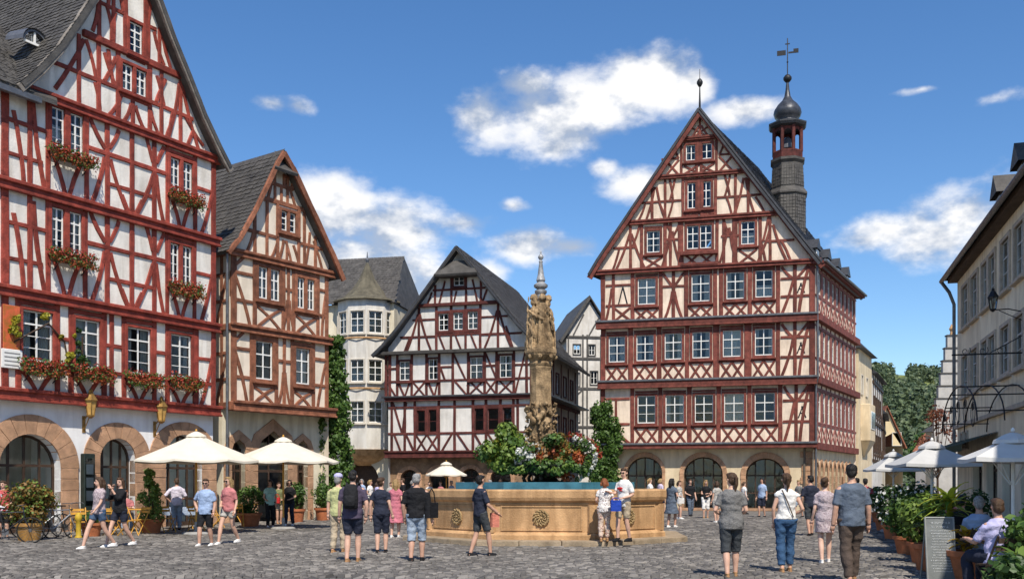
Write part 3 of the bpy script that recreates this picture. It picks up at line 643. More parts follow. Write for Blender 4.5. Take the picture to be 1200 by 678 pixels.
# ---------------------------------------------------------------- narrow brown house next to it
def brown_house():
    O, E = P2(270, 37.3), P2(385, 41.4)
    root = house_root('half_timbered_house', O, E, 'narrow brown half-timbered house with cream plaster beside the tall red house')
    f = Face(root, O, E); W = f.L; K = crop(240, 170, 3.391); K2 = crop(240, 360, 3.768); DEP = 9
    L0, L1, L2 = 4.42, 7.5, 10.35; m = BRN; wins = []
    def win(K_, x0, y0, x1, y1, **k): a = winpx(f, K_, x0, y0, x1, y1); wins.append(a); return window(f, *a, cm=m, cw=.12, **k)
    win(K, 318, 130, 342, 165, cols=1, rows=2, curtain='none', sill=False)
    win(K, 302, 258, 360, 352, lights=2, cols=1, rows=3, gap=.12)
    win(K, 212, 480, 296, 622, lights=2, cols=2, rows=3, gap=.14); win(K, 366, 524, 434, 658, lights=2, cols=2, rows=3, gap=.14)
    win(K2, 222, 145, 298, 322, cols=2, rows=3); win(K2, 400, 178, 462, 342, cols=2, rows=3)
    RL = [(-.4, 10.28), (.15, 10.95), (.9, 12.2), (2.0, 14.3)]; AP = (2.28, 14.75); RR = [(2.75, 14.25), (3.95, 12.6), (4.95, 11.2), (5.55, 10.25)]; prof = RL + [AP] + RR
    inner = [(0, L0), (W, L0), (W, 10.5), (W, 11.0)] + [(x, z - .22) for x, z in RR[::-1][1:]] + [(AP[0], AP[1] - .3)] + [(x, z - .22) for x, z in RL[::-1][:-1]] + [(0, 10.4)]
    mb = MB().wall(inner, [rect(*w) for w in wins], 0.0, .22)
    mb.add([(W, 0, 0), (W, DEP, 0), (W, DEP, 10.5), (W, 0, 10.5), (0, 0, L0), (0, DEP, L0), (0, DEP, 10.4), (0, 0, 10.4), (0, DEP, 0)], [(0, 1, 2, 3), (4, 7, 6, 5), (8, 1, 2, 6)]); f.put(mb, 'wall', PLB)
    fl = MB()
    for z in (L0 + .1, L1, L2): fl.box(.05, W - .05, .3, DEP - .05, z - .05, z + .05)
    f.put(fl, 'floor_deck', ROOM)
    roof = gable_roof(f, prof, -.45, DEP, .14, SLATE); slates(f, RL + [AP], -.45, DEP - .5, SLATE, roof, .26, .2)
    slopes_board(f, prof[4:], m, .26, -.4); slopes_board(f, prof[:5], BRN, .2, -.4)
    hip = MB().add([(1.75, -.5, 13.95), (2.95, -.5, 13.95), (AP[0], .15, 14.85), (1.75, -.45, 13.85), (2.95, -.45, 13.85)], [(0, 1, 2), (0, 3, 4, 1)]); f.put(hip, 'hip_roof', SLATE)
    # ground floor with pointed stone doorways
    gy = .42; ar = []
    for xc, hw, yt, yo in ((148, 30, 582, 540), (300, 66, 545, 492), (430, 24, 586, 556)):
        c = f.u((240 + xc / 3.768, 0), gy); r = f.u((240 + (xc + hw) / 3.768, 0), gy) - c; ar.append((c, r, f.z(K2(xc, yt), gy), f.z(K2(xc, yo), gy)))
    def gpt(c, r, zt, z0=.02): return [(c + r, z0), (c + r, zt - r * 1.1), (c + r * .75, zt - r * .5), (c, zt), (c - r * .75, zt - r * .5), (c - r, zt - r * 1.1), (c - r, z0)]
    mb = MB().wall([(-.05, 0), (W, 0), (W, L0 + .1), (-.05, L0 + .1)], [gpt(c, r, zt) for c, r, zt, zo in ar], gy, .35); mb.add([(-.05, gy, 0), (-.05, DEP, 0), (-.05, DEP, L0), (-.05, gy, L0)], [(0, 1, 2, 3)]); f.put(mb, 'ground_floor_wall', PLE)
    for c, r, zt, zo in ar:
        k = (zo - zt); o_ = gpt(c, r + k, zo)[1:-1]; i_ = gpt(c, r, zt)[1:-1]
        for (a, b), (p, q) in zip(zip(o_[:-1], o_[1:]), zip(i_[:-1], i_[1:])): f.put(MB().poly_prism([a, b, q, p], gy - .06 - random.uniform(0, .01), gy + .25), 'arch_stone', SAND)
        for s in (-1, 1):
            z = .0; top = zt - r * 1.1
            while z < top - .02:
                hh = min(random.uniform(.35, .5), top - z); x0, x1 = sorted((c + s * r, c + s * (r + k))); f.put(MB().box(x0, x1, gy - .05 - random.uniform(0, .01), gy + .25, z + .006, z + hh - .006, .012), 'jamb_stone', SAND); z += hh
        d = MB(); d.box(c - .03, c + .03, gy + .24, gy + .3, .02, zt - .2); d.box(c - r + .003, c + r - .003, gy + .245, gy + .295, 2.0, 2.1); d.box(c - r, c - r + .07, gy + .242, gy + .3, .02, zt - r * 1.1); d.box(c + r - .07, c + r, gy + .242, gy + .3, .02, zt - r * 1.1)
        o = f.put(d, 'door', DARKW)
        for s in (-1, 1):
            for a, b in ((.1, 2.0), (2.1, zt - r * .6)): pane(o, Matrix.Translation((c + s * r / 2, gy + .27, (a + b) / 2)), r * .9, b - a)
    # timbers
    jetty(f, -.1, W + .1, L0 - .1, L0 + .25, m, .38); jetty(f, -.06, W + .08, L1 - .14, L1 + .14, m, .15); jetty(f, -.1, W + .3, L2 - .12, L2 + .12, m, .12)
    V = lambda x: f.u((240 + x / 3.391, 0)); V2 = lambda x: f.u((240 + x / 3.768, 0))
    for z0, z1, ws in ((L0 + .22, L1 - .12, wins[4:6]), (L1 + .12, L2 - .1, wins[2:4])):
        h = z1 - z0; post(f, .14, z0, z1, .3, m); post(f, W - .12, z0, z1, .22, m)
        for w in ws:
            for x in (w[0] - .18, w[1] + .2): post(f, x, z0, z1, .2, m)
            rail(f, w[0] - .15, w[1] + .15, w[3] + .18, .15, m); rail(f, w[0] - .15, w[1] + .15, w[2] - .24, .14, m)
            xcross(f, w[0] - .1, w[1] + .1, z0, w[2] - .3, .13, m, bow=.05)
        xm = (ws[0][1] + ws[1][0]) / 2; post(f, xm, z0, z1, .16, m); man(f, xm, z0, z0 + h * .55, .33, .12, m, knee=.9, head=0)
        rail(f, ws[0][1] + .25, ws[1][0] - .25, z0 + h * .66, .14, m)
        for a, b in ((.2, ws[0][0] - .25), (ws[1][1] + .25, W - .15)):
            rail(f, a, b, z0 + h * .76, .14, m); rail(f, a, b, z0 + h * .36, .14, m)
        timber(f, (.2, z0 + h * .72), (ws[0][0] - .4, z0), .15, m, bow=.05); timber(f, (W - .18, z0 + h * .7), (ws[1][1] + .42, z0), .14, m, bow=-.04)
        timber(f, (.22, z1 - .35), (.6, z1 - .02), .14, m)
    z0, z1 = L2 + .1, 12.7; w = wins[1]; rail(f, 1.3, 3.85, z1 + .05, .2, m); zm = 11.35; rail(f, .75, w[0] - .1, zm, .15, m); rail(f, w[0] - .15, w[1] + .15, w[2] - .22, .15, m); rail(f, w[1] + .1, 4.7, zm, .15, m)
    for x in (w[0] - .17, w[1] + .17): post(f, x, z0, z1, .17, m)
    for x in (1.15, 1.75, 4.3, 3.7): post(f, x, z0, min(z1, _roofz(prof, x) - .3), .16, m)
    for xa, za, xb, zb in ((2.3, 11.2, 1.95, z0), (2.6, 11.3, 2.35, z0), (2.7, 11.3, 3.0, z0), (3.1, 11.2, 3.4, z0), (4.0, 11.9, 3.75, z0), (4.2, 11.6, 4.7, z0), (1.1, 11.4, .75, z0), (2.75, 11.3, 2.75, z0)): timber(f, (xa, za), (xb, zb), .13, m, bow=.03)
    rail(f, 1.75, 3.1, 13.45, .14, m)
    for xa, za, xb, zb in ((2.0, 13.5, 1.8, 12.8), (2.95, 13.4, 3.2, 12.8), (2.15, 12.75, 2.15, 14.0), (2.8, 12.75, 2.8, 13.8), (2.48, 12.75, 2.48, 13.4)): timber(f, (xa, za), (xb, zb), .13, m)
    # side wall towards the tall house
    sO = f.Wm @ Vector((0, 3.0, 0)); sE = f.Wm @ Vector((0, 0, 0)); sf = Face(root, (sO.x, sO.y), (sE.x, sE.y), f)
    for z in (L0 + .1, L1, L2): board(sf, 0, 2.98, -.12, .05, z - .12, z + .12, m, 'jetty_beam')
    for z0, z1 in ((L0 + .2, L1 - .1), (L1 + .12, L2 - .1)):
        post(sf, 2.5, z0, z1, .16, m); rail(sf, 1.2, 2.9, z0 + 1.9, .14, m); timber(sf, (2.8, z0 + 1.8), (2.2, z0), .14, m); rail(sf, 1.2, 2.9, z0 + .9, .14, m)
    dp = MB().tube([at(266, y, 37.0) for y in (290, 380, 480, 560)], .05, 8); dpo = dp.build('downpipe', GUT, root, root.matrix_basis.inverted()); 
    return root, f
B_ROOT, B_F = brown_house()
# ---------------------------------------------------------------- white and maroon house in the middle
def middle_house():
    O = P2(455, 57); t = R(15); E = (O[0] + 8.67 * math.cos(t), O[1] - 8.67 * math.sin(t))
    root = house_root('half_timbered_house', O, E, 'low wide maroon and white half-timbered house with dark slate gable behind the fountain')
    f = Face(root, O, E); W = f.L; K = crop(430, 270, 2.948); K8 = crop(430, 470, 3.259); DEP = 13; m = MAR
    L0, L1, L2, G1 = 3.18, 6.38, 9.12, 11.75; wins = []
    V = lambda x: f.u((430 + x / 2.948, 0)); V8 = lambda x: f.u((430 + x / 3.259, 0))
    def win(K_, x0, y0, x1, y1, **k): a = winpx(f, K_, x0, y0, x1, y1); wins.append(a); return window(f, *a, cm=m, **k)
    win(K, 300, 156, 336, 190, cols=2, rows=2, cw=.1, curtain='none')
    for q in ((248, 288, 282, 345), (299, 284, 332, 342), (349, 281, 383, 340)): win(K, *q, cols=2, rows=3, cw=.16, sill=False)
    for q in ((113, 452, 148, 517), (213, 444, 245, 515), (357, 438, 400, 513), (459, 432, 501, 508)): win(K, *q, cols=2, rows=3, cw=.1, curtain='full' if q[0] in (113, 357) else None)
    for q in ((192, 36, 222, 118), (237, 33, 266, 118), (412, 28, 446, 112), (462, 28, 502, 110), (520, 25, 553, 110)): win(K8, *q, cols=1, rows=2, cw=.13, sm=m, curtain='none', sill=False)
    prof = [(-.78, 8.98), (-.2, 9.5), (.75, 10.5), (4.33, 14.95), (7.9, 10.5), (8.87, 9.5), (9.45, 8.98)]
    inner = [(0, L0), (W, L0), (W, 9.4)] + [(x, z - .2) for x, z in prof[::-1][2:-2]] + [(0, 9.4)]
    mb = MB().wall(inner, [rect(*w) for w in wins], 0.0, .2)
    mb.add([(0, 0, 0), (0, DEP, 0), (0, DEP, 9.4), (0, 0, 9.4), (W, DEP, 0), (W, DEP, 9.4)], [(0, 1, 2, 3), (1, 4, 5, 2)]); f.put(mb, 'wall', PLC)
    fl = MB()
    for z in (L0 + .1, L1, L2): fl.box(.05, W - .05, .3, DEP - .05, z - .05, z + .05)
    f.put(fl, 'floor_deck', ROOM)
    roof = gable_roof(f, prof, -.6, DEP + .3, .14, SLATEB); slates(f, prof[::-1][:4], -.6, DEP, SLATE, roof, .3, .24)
    slopes_board(f, prof, mat('dark_verge', (.06, .055, .05), .7, .2, 4, .2), .24, -.52)
    hood = MB().add([(3.05, -.75, 13.35), (5.62, -.75, 13.35), (5.0, -.3, 14.15), (3.66, -.3, 14.15), (3.05, -.7, 13.24), (5.62, -.7, 13.24), (5.4, .1, 13.24), (3.3, .1, 13.24)], [(0, 1, 2, 3), (0, 4, 5, 1), (4, 7, 6, 5)]); f.put(hood, 'hip_roof', SLATE)
    # stone ground floor with dark openings
    gy = .3; ar = [(1.2, .55, 2.35), (3.0, .6, 2.4), (4.9, .6, 2.4), (6.7, .6, 2.4)]
    mb = MB().wall([(0, 0), (W, 0), (W, L0 + .1), (0, L0 + .1)], [arch_pts(x, r, zt - r, .02, top=zt) for x, r, zt in ar], gy, .4); f.put(mb, 'ground_floor_wall', mat('brown_stone', (.27, .17, .10), .9, .3, 2, .4, 14, fine=.3))
    for x, r, zt in ar: arch_stones(f, x, r, r + .24, zt - r, SAND, gy, zt, zt + .22, n=9); glazed_door(f, x, r, zt - r, DARKW, gy + .3, zt, bars=1, rails=(1.9,))
    # timbers
    jetty(f, -.12, W + .12, L0 - .15, L0 + .22, m, .3); jetty(f, -.12, W + .12, L1 - .1, L1 + .1, m, .2)
    board(f, -.3, W + .3, -.34, -.05, L1 + .1, L1 + .2, SLATEB, 'pent_ledge'); board(f, -.6, W + .6, -.42, .05, L2 - .16, L2 + .02, mat('dark_verge', (.06,) * 3), 'eave_beam'); board(f, 1.95, 6.7, -.2, .05, G1 - .1, G1 + .08, m, 'collar_beam')
    z0, z1 = L1 + .2, L2 - .16; h = z1 - z0
    for x in (66, 105, 155, 206, 250, 297, 350, 407, 448, 508, 552): post(f, V(x), z0, z1, .17, m)
    post(f, W - .1, z0, z1, .2, m); post(f, .1, z0, z1, .2, m)
    rail(f, 0, W, z0 + h * .36, .13, m); rail(f, V(66), V(105), z0 + h * .68, .12, m); rail(f, V(250), V(297), z0 + h * .68, .12, m); rail(f, V(407), V(448), z0 + h * .68, .12, m); rail(f, V(508), W, z0 + h * .68, .12, m)
    for a, b in ((160, 200), (353, 403), (410, 446), (455, 505)): xcross(f, V(a), V(b), z0, z0 + h * .33, .11, m)
    for xa, ka, xb, kb in ((72, .34, 100, 0), (110, .33, 130, 0), (148, .33, 132, 0), (212, .33, 232, 0), (245, .33, 234, 0), (255, .66, 270, .36), (300, .98, 340, .38), (305, .33, 345, 0), (512, .0, 548, .98), (410, .98, 446, .4)): timber(f, (V(xa), z0 + h * ka), (V(xb), z0 + h * kb), .12, m)
    z0, z1 = L0 + .2, L1 - .1; h = z1 - z0
    for x in (95, 145, 183, 275, 335, 405, 455, 510, 560): post(f, V8(x), z0, z1, .17, m)
    post(f, W - .1, z0, z1, .2, m); post(f, W - .9, z0, z1, .17, m); rail(f, 0, W, z0 + h * .36, .14, m); rail(f, 0, W, z0 + h * .88, .12, m)
    for a, b in ((188, 228), (230, 272), (462, 507)): xcross(f, V8(a), V8(b), z0, z0 + h * .33, .12, m)
    for xa, ka, xb, kb in ((105, .34, 130, 0), (150, .98, 135, .36), (150, .34, 180, 0), (325, .34, 285, 0), (345, .34, 390, 0), (412, .33, 450, 0), (515, .33, 552, 0), (100, .98, 135, .36)): timber(f, (V8(xa), z0 + h * ka), (V8(xb), z0 + h * kb), .13, m)
    z0, z1 = L2 + .02, G1 - .1; h = z1 - z0
    rail(f, .75, V(240), z0 + h * .33, .14, m); rail(f, V(392), 8.0, z0 + h * .33, .14, m); rail(f, V(236), V(395), z0 + h * .36, .15, m); rail(f, 1.5, V(236), z0 + h * .72, .12, m); rail(f, V(395), 7.2, z0 + h * .72, .12, m)
    for x in (180, 240, 291, 341, 392, 453): post(f, V(x), z0, z1, .16, m)
    for x, r in ((180, .75), (453, .8)): man(f, V(x), z0, z1, r, .14, m, knee=.85, head=0)
    for x in (262, 318, 372): timber(f, (V(x - 12), z0 + h * .33), (V(x + 8), z0), .11, m)
    for xa, ka, xb, kb in ((150, .34, 130, 0), (480, .5, 505, 0)): timber(f, (V(xa), z0 + h * ka), (V(xb), z0 + h * kb), .13, m)
    z0, z1 = G1 + .08, 13.5
    for x in (292, 343, 236, 394): post(f, V(x), z0, min(z1, _roofz(prof, V(x)) - .25), .15, m)
    rail(f, 2.75, 5.9, 12.6, .13, m)
    for xa, za, xb, zb in ((270, 13.1, 250, z0), (365, 13.1, 382, z0), (225, 12.5, 210, z0), (415, 12.5, 400, z0), (310, 12.5, 300, z0)): timber(f, (V(xa), za), (V(xb), zb), .12, m)
    # right side wall, running back
    c = f.Wm @ Vector((W, 0, 0)); b = f.Wm @ Vector((W, DEP, 0)); sf = Face(root, (c.x, c.y), (b.x, b.y), f); ws = []
    for z0, z1 in ((4.4, 5.7), (7.1, 8.3)):
        for x in (1.4, 3.6, 5.8, 8.0, 10.2): ws.append((x, x + .8, z0, z1)); window(sf, x, x + .8, z0, z1, cols=2, rows=2, cm=m, panes=False, sill=False, curtain='none', cw=.08)
    mb = MB().wall([(0, 0), (DEP, 0), (DEP, 9.4), (0, 9.4)], [rect(*w) for w in ws], 0.0, .2); sf.put(mb, 'side_wall', mat('ochre_grey_plaster', (.52, .45, .36), .9, .12, 1, .15, streak=.4))
    for x in (0.1, 2.9, 5.1, 7.3, 9.5, 11.8): post(sf, x, 3.3, 9.0, .16, m)
    for z in (3.2, 6.4): board(sf, 0, DEP, -.15, .05, z - .12, z + .12, m, 'jetty_beam')
    board(sf, -.3, DEP, -.75, .0, 6.5, 6.6, SLATEB, 'pent_ledge')
middle_house()

# ---------------------------------------------------------------- town hall
def town_hall():
    O, E = P2(704, 57.5), P2(955, 54.5)
    root = house_root('town_hall', O, E, 'large half-timbered town hall with steep triangular gable, arcade and slate clock turret', 'town hall')
    f = Face(root, O, E); W = f.L; K1 = crop(680, 120, 3.2286); K2 = crop(680, 310, 3.082); K3 = crop(700, 430, 3.9885); m = DRED
    SH = .278; DEP = 11.1; L0, L1, L2, L3, G1, G2, G3 = 3.65, 7.36, 10.85, 13.85, 16.65, 19.15, 21.25; wins = []
    def shear(o): o.data.transform(Matrix(((1, SH, 0, 0), (0, 1, 0, 0), (0, 0, 1, 0), (0, 0, 0, 1)))); return o
    def win(K_, x0, y0, x1, y1, **k): a = winpx(f, K_, x0, y0, x1, y1); wins.append(a); window(f, *a, cm=m, cw=.14, **k); return a
    g = [win(K1, 400, 163, 440, 218, cols=2, rows=2), win(K1, 458, 157, 498, 212, cols=2, rows=2), win(K1, 406, 306, 443, 400, cols=2, rows=3), win(K1, 458, 301, 494, 394, cols=2, rows=3),
         win(K1, 252, 488, 301, 566, cols=2, rows=3), win(K1, 404, 468, 497, 550, cols=2, rows=3, lights=2, gap=.08), win(K1, 609, 452, 660, 535, cols=2, rows=3)]
    s3 = [win(K2, *q, cols=2, rows=3) for q in ((208, 52, 272, 142), (402, 37, 468, 131), (528, 29, 592, 122), (633, 22, 694, 116))]
    s2 = [win(K2, *q, cols=2, rows=3) for q in ((103, 260, 162, 351), (203, 255, 265, 346), (305, 249, 367, 341), (405, 244, 468, 336), (515, 238, 580, 331), (631, 232, 694, 326))]
    s1 = [win(K3, *q, cols=2, rows=3) for q in ((188, 134, 271, 261), (319, 131, 404, 259), (456, 129, 541, 256), (593, 125, 685, 253), (736, 121, 829, 250))]
    AP = (5.72, 22.85); prof = [(-.62, 13.75), (-.1, 14.6), AP, (11.75, 14.55), (12.4, 13.7)]
    inner = [(0, L0), (W, L0), (W, L3), (11.9, 14.1), (AP[0], AP[1] - .3), (-.25, 14.1), (0, L3)]
    mb = MB().wall(inner, [rect(*w) for w in wins], 0.0, .22)
    mb.add([(0, 0, 0), (SH * DEP, DEP, 0), (SH * DEP, DEP, L3), (0, 0, L3), (W + SH * DEP, DEP, 0), (W + SH * DEP, DEP, L3)], [(0, 1, 2, 3), (1, 4, 5, 2)])
    mb.add([(SH * DEP, DEP, L3), (W + SH * DEP, DEP, L3), (AP[0] + SH * DEP, DEP, AP[1] - .3)], [(0, 1, 2)]); f.put(mb, 'wall', PLD)
    fl = MB()
    for z in (L0 + .1, L1, L2, L3): fl.add([(.1, .3, z), (W - .1, .3, z), (W - .1 + SH * DEP, DEP - .1, z), (.1 + SH * DEP, DEP - .1, z)], [(0, 1, 2, 3)])
    f.put(fl, 'floor_deck', ROOM)
    roof = shear(gable_roof(f, prof, -.4, DEP + .3, .16, SLATEB)); shear(slates(f, prof[::-1][:3], -.4, DEP, SLATEB, roof, .32, .26))
    slopes_board(f, [(x, z - .05) for x, z in prof], m, .34, -.3, drop=.16); slopes_board(f, prof, SLATEB, .12, -.36, drop=-.0, name='verge_slate')
    # arcade
    gy = .35; ar = []
    for xa, xb, yt, xo, yo in ((138, 303, 418, 318, 396), (404, 586, 418, 607, 396), (694, 876, 424, 902, 396)):
        u0, u1 = f.u(K3(xa, 0), gy), f.u(K3(xb, 0), gy); c = (u0 + u1) / 2; ar.append((c, (u1 - u0) / 2, f.z(K3((xa + xb) / 2, yt), gy), f.u(K3(xo, 0), gy) - c, f.z(K3((xa + xb) / 2, yo), gy)))
    mb = MB().wall([(0, 0), (W, 0), (W, L0 + .1), (0, L0 + .1)], [arch_pts(c, r, zt - r * .9, .02, top=zt) for c, r, zt, ro, zo in ar], gy, .45); f.put(mb, 'ground_floor_wall', PLG)
    for c, r, zt, ro, zo in ar:
        arch_stones(f, c, r, ro, zt - r * .9, SAND, gy, zt, zo, n=11); glazed_door(f, c, r, zt - r * .9, DARKW, gy + .4, zt, bars=3, rails=(1.0, 2.0))
        board(f, c - r - .3, c + r + .3, gy - .5, gy - .02, .0, .14, SAND, 'step')
    z = 0
    while z < L0 - .3:
        hh = random.uniform(.3, .42); k = random.uniform(.5, .8); f.put(MB().box(W - k, W + .02, gy - .05 - random.uniform(0, .02), gy + .3, z + .008, min(L0 - .2, z + hh) - .008, .015), 'quoin_stone', SAND); z += hh
    # timbers of the front
    jetty(f, -.05, W + .1, L0 - .1, L0 + .2, m, .36, m2=GUT); jetty(f, -.15, W + .1, L1 - .3, L1 + .15, m, .3, m2=GUT); jetty(f, -.25, W + .12, L2 - .3, L2 + .15, m, .3, m2=GUT)
    jetty(f, -.45, W + .3, L3 - .12, L3 + .12, m, .2); jetty(f, 1.5, 10.0, G1 - .11, G1 + .11, m, .14); jetty(f, 3.25, 8.2, G2 - .1, G2 + .1, m, .14); jetty(f, 4.75, 6.7, G3 - .09, G3 + .07, m, .12)
    def panel(w, z0, zt, n=2):
        """crossed timbers in the panel under a window"""
        a, b = w[0] - .14, w[1] + .14; s = (b - a) / n
        for i in range(n): xcross(f, a + s * i + .02, a + s * (i + 1) - .02, z0, zt, .13, m)
        rail(f, a - .05, b + .05, zt + .08, .14, m); rail(f, a, b, w[3] + .22, .12, m)
    for ws, z0, z1 in ((s1, L0 + .2, L1 - .28), (s2, L1 + .15, L2 - .28), (s3, L2 + .15, L3 - .1)):
        h = z1 - z0
        for w in ws:
            panel(w, z0, w[2] - .32)
            for x in (w[0] - .3, w[1] + .3): post(f, x, z0, z1, .24, m)
        post(f, .13, z0, z1, .28, m); post(f, W - .15, z0, z1, .32, m)
        # bay at the right corner
        a, b = ws[-1][1] + .45, W - .3; xm = (a + b) / 2
        post(f, xm, z0, z1, .2, m); rail(f, a, b, z0 + h * .72, .15, m); rail(f, a, b, z0 + h * .36, .15, m)
        timber(f, (xm - .08, z0 + h * .7), (a + .05, z0), .17, m, bow=.05); timber(f, (b - .02, z0 + h * .95), (xm + .2, z0), .18, m, bow=-.06); timber(f, (a + .05, z1 - .1), (xm - .1, z0 + h * .72), .16, m, bow=-.05)
        timber(f, (b - .05, z1 - .05), (xm + .1, z0 + h * .72), .15, m)
        for s_ in (-1, 1): timber(f, (xm + .32 - s_ * .03, z0 + h * .62), (xm + .32 + s_ * .2, z0 + h * .42), .08, BLACK, proud=.02)
        timber(f, (xm + .2, z0 + h * .5), (xm + .46, z0 + h * .5), .06, BLACK, proud=.025)
    # left bays without windows
    h = 3.2; z0 = L0 + .2; a, b = .3, s1[0][0] - .45; rail(f, a, b, z0 + h * .82, .15, m); rail(f, a, b, z0 + h * .36, .15, m); timber(f, (a, z0 + h * .34), (b, z0), .17, m, bow=.05); post(f, (a + b) / 2 - .1, z0 + h * .36, z0 + h * .82, .14, m)
    z0, z1 = L2 + .15, L3 - .1; h = z1 - z0; w = s3[0]; xm = w[0] - 1.35
    a, b = .3, w[0] - .42; xcross(f, a + .5, b, z0, z0 + h * .28, .14, m); rail(f, a, b, z0 + h * .33, .14, m); rail(f, a, b, z0 + h * .76, .14, m); post(f, a + .45, z0, z1, .18, m); timber(f, (a + .35, z0 + h * .7), (a, z0), .15, m, bow=.04)
    timber(f, (1.3, z0 + h * .72), (1.05, z0 + h * .36), .09, BLACK, proud=.02); timber(f, (1.3, z0 + h * .72), (1.55, z0 + h * .36), .09, BLACK, proud=.02)
    a, b = s3[0][1] + .42, s3[1][0] - .42; xm = (a + b) / 2
    if b > a + .5:
        post(f, xm, z0, z1, .2, m); man(f, xm, z0, z0 + h * .6, .5, .16, m, knee=.95, head=0); rail(f, a, b, z0 + h * .68, .14, m)
        timber(f, (a, z1 - .1), (xm - .1, z0 + h * .7), .15, m); timber(f, (b, z1 - .1), (xm + .1, z0 + h * .7), .15, m)
    # gable storeys
    RZ = lambda x: _roofz(prof, x) - .42
    z0, z1 = L3 + .12, G1 - .1; h = z1 - z0
    for w in g[4:7]:
        for x in (w[0] - .3, w[1] + .3): post(f, x, z0, min(z1, RZ(x)), .2, m)
        panel(w, z0, w[2] - .3, 1 if w is not g[5] else 2)
    board(f, g[5][0] - .35, g[5][1] + .35, -.3, -.03, g[5][2] - .38, g[5][2] - .2, m, 'balcony_rail'); board(f, g[5][0] - .35, g[5][1] + .35, -.3, -.03, z0 - .02, z0 + .14, m, 'balcony_rail')
    for x in (1.75, 4.05, 4.55, 7.05, 7.6, 9.6): post(f, x, z0, min(z1, RZ(x)), .17, m)
    for x, r in ((1.75, .85), (4.1, .55), (7.3, .5), (9.7, .8)): man(f, x, z0, min(z1, RZ(x)), r, .15, m, knee=.8, head=0)
    for a, b, k in ((.75, 2.1, .5), (3.75, 4.7, .62), (6.9, 8.0, .62), (9.3, 10.9, .45)): rail(f, a, b, z0 + h * k, .14, m)
    for xa, ka, xb, kb in ((1.1, .5, .7, 0), (2.3, 1, 1.85, .5), (4.6, 1, 4.1, .62), (3.8, 1, 4.2, .62), (7.0, 1, 7.3, .62), (7.9, 1, 7.4, .62), (9.5, .98, 9.2, .45), (10.2, .45, 10.7, .02), (9.1, .45, 9.35, 0)): timber(f, (xa, z0 + h * ka), (xb, z0 + h * kb), .14, m, bow=.03)
    z0, z1 = G1 + .1, G2 - .1; h = z1 - z0
    for w in g[2:4]:
        for x in (w[0] - .26, w[1] + .26): post(f, x, z0, z1, .18, m)
    a, b = g[2][0] - .3, g[3][1] + .3; xcross(f, a, (a + b) / 2, z0, g[2][2] - .3, .13, m); xcross(f, (a + b) / 2, b, z0, g[2][2] - .3, .13, m); rail(f, a, b, g[2][2] - .24, .14, m); rail(f, a, b, g[2][3] + .22, .12, m)
    for x in (3.0, 3.75, 7.7, 8.4): post(f, x, z0, min(z1, RZ(x)), .16, m)
    for x, r in ((3.2, .55), (8.2, .55)): man(f, x, z0, min(z1, RZ(x)), r, .14, m, knee=.9, head=0)
    for a_, b_, k in ((2.3, a, .45), (b, 9.1, .45)): rail(f, a_, b_, z0 + h * k, .13, m)
    for xa, ka, xb, kb in ((4.0, 1, 4.2, .45), (4.3, 1, 4.0, .45), (4.2, .45, 3.9, 0), (7.1, 1, 7.4, .45), (7.4, 1, 7.1, .45), (7.2, .45, 7.5, 0), (8.8, .4, 9.3, 0), (2.6, .4, 2.2, 0), (3.4, .45, 3.75, 0), (7.8, .45, 7.6, 0)): timber(f, (xa, z0 + h * ka), (xb, z0 + h * kb), .13, m, bow=.03)
    z0, z1 = G2 + .1, G3 - .08; h = z1 - z0
    for w in g[0:2]:
        for x in (w[0] - .26, w[1] + .26): post(f, x, z0, z1, .16, m)
        panel(w, z0, w[2] - .28, 1)
    for s, xx in ((-1, g[0][0] - .4), (1, g[1][1] + .4)):
        rail(f, min(xx, xx + s * 1.0), max(xx, xx + s * 1.0), z0 + h * .5, .12, m); xcross(f, min(xx, xx + s * .75), max(xx, xx + s * .75), z0, z0 + h * .45, .12, m); timber(f, (xx, z0 + h * .98), (xx + s * .6, z0 + h * .5), .12, m); timber(f, (xx + s * .35, z0 + h * .9), (xx + s * .02, z0 + h * .5), .12, m)
    post(f, AP[0], G3 + .05, AP[1] - .5, .14, m); timber(f, (AP[0] - .06, G3 + .7), (AP[0] - .5, G3), .12, m); timber(f, (AP[0] + .06, G3 + .7), (AP[0] + .5, G3), .12, m); xcross(f, AP[0] - .42, AP[0] + .42, G3 + .05, G3 + .6, .1, m)
    fin = MB().lathe([(.0, 22.6), (.07, 22.7), (.05, 23.4), (.03, 24.1), (.09, 24.15), (.17, 24.3), (.17, 24.42), (.09, 24.55), (.02, 24.6), (.015, 25.1), (0, 25.15)], 12, (AP[0], -.15, 0)); f.put(fin, 'finial', BLACK, smooth=True)
    # right side, running back along the lane
    s0 = f.Wm @ Vector((W, 0, 0)); s1_ = f.Wm @ Vector((W + SH * DEP, DEP, 0)); sf = Face(root, (s0.x, s0.y), (s1_.x, s1_.y), f); ws = []; SL = sf.L; pm = mat('sunlit_timber', (.23, .085, .07), .75, .2, 4, .3, objvar=.1)  # side timbers coloured paler to carry the glaring light on this face
    levels = ((L0 + .2, L1 - .28), (L1 + .15, L2 - .28), (L2 + .15, L3 - .1)); n = 9
    for z0, z1 in levels:
        for i in range(n):
            a = .55 + (SL - .9) * i / n; b = a + .78; ws.append((a, b, z0 + 1.15, z1 - .35)); window(sf, a, b, z0 + 1.15, z1 - .35, cols=2, rows=3, cm=pm, panes=False, sill=False, cw=.09)
    ars = [(.9 + 1.15 * i, .38, 2.75) for i in range(9)]
    sf.put(MB().wall([(0, L0), (SL, L0), (SL, L3), (0, L3)], [rect(*w) for w in ws], 0.0, .2), 'side_wall', PLD)
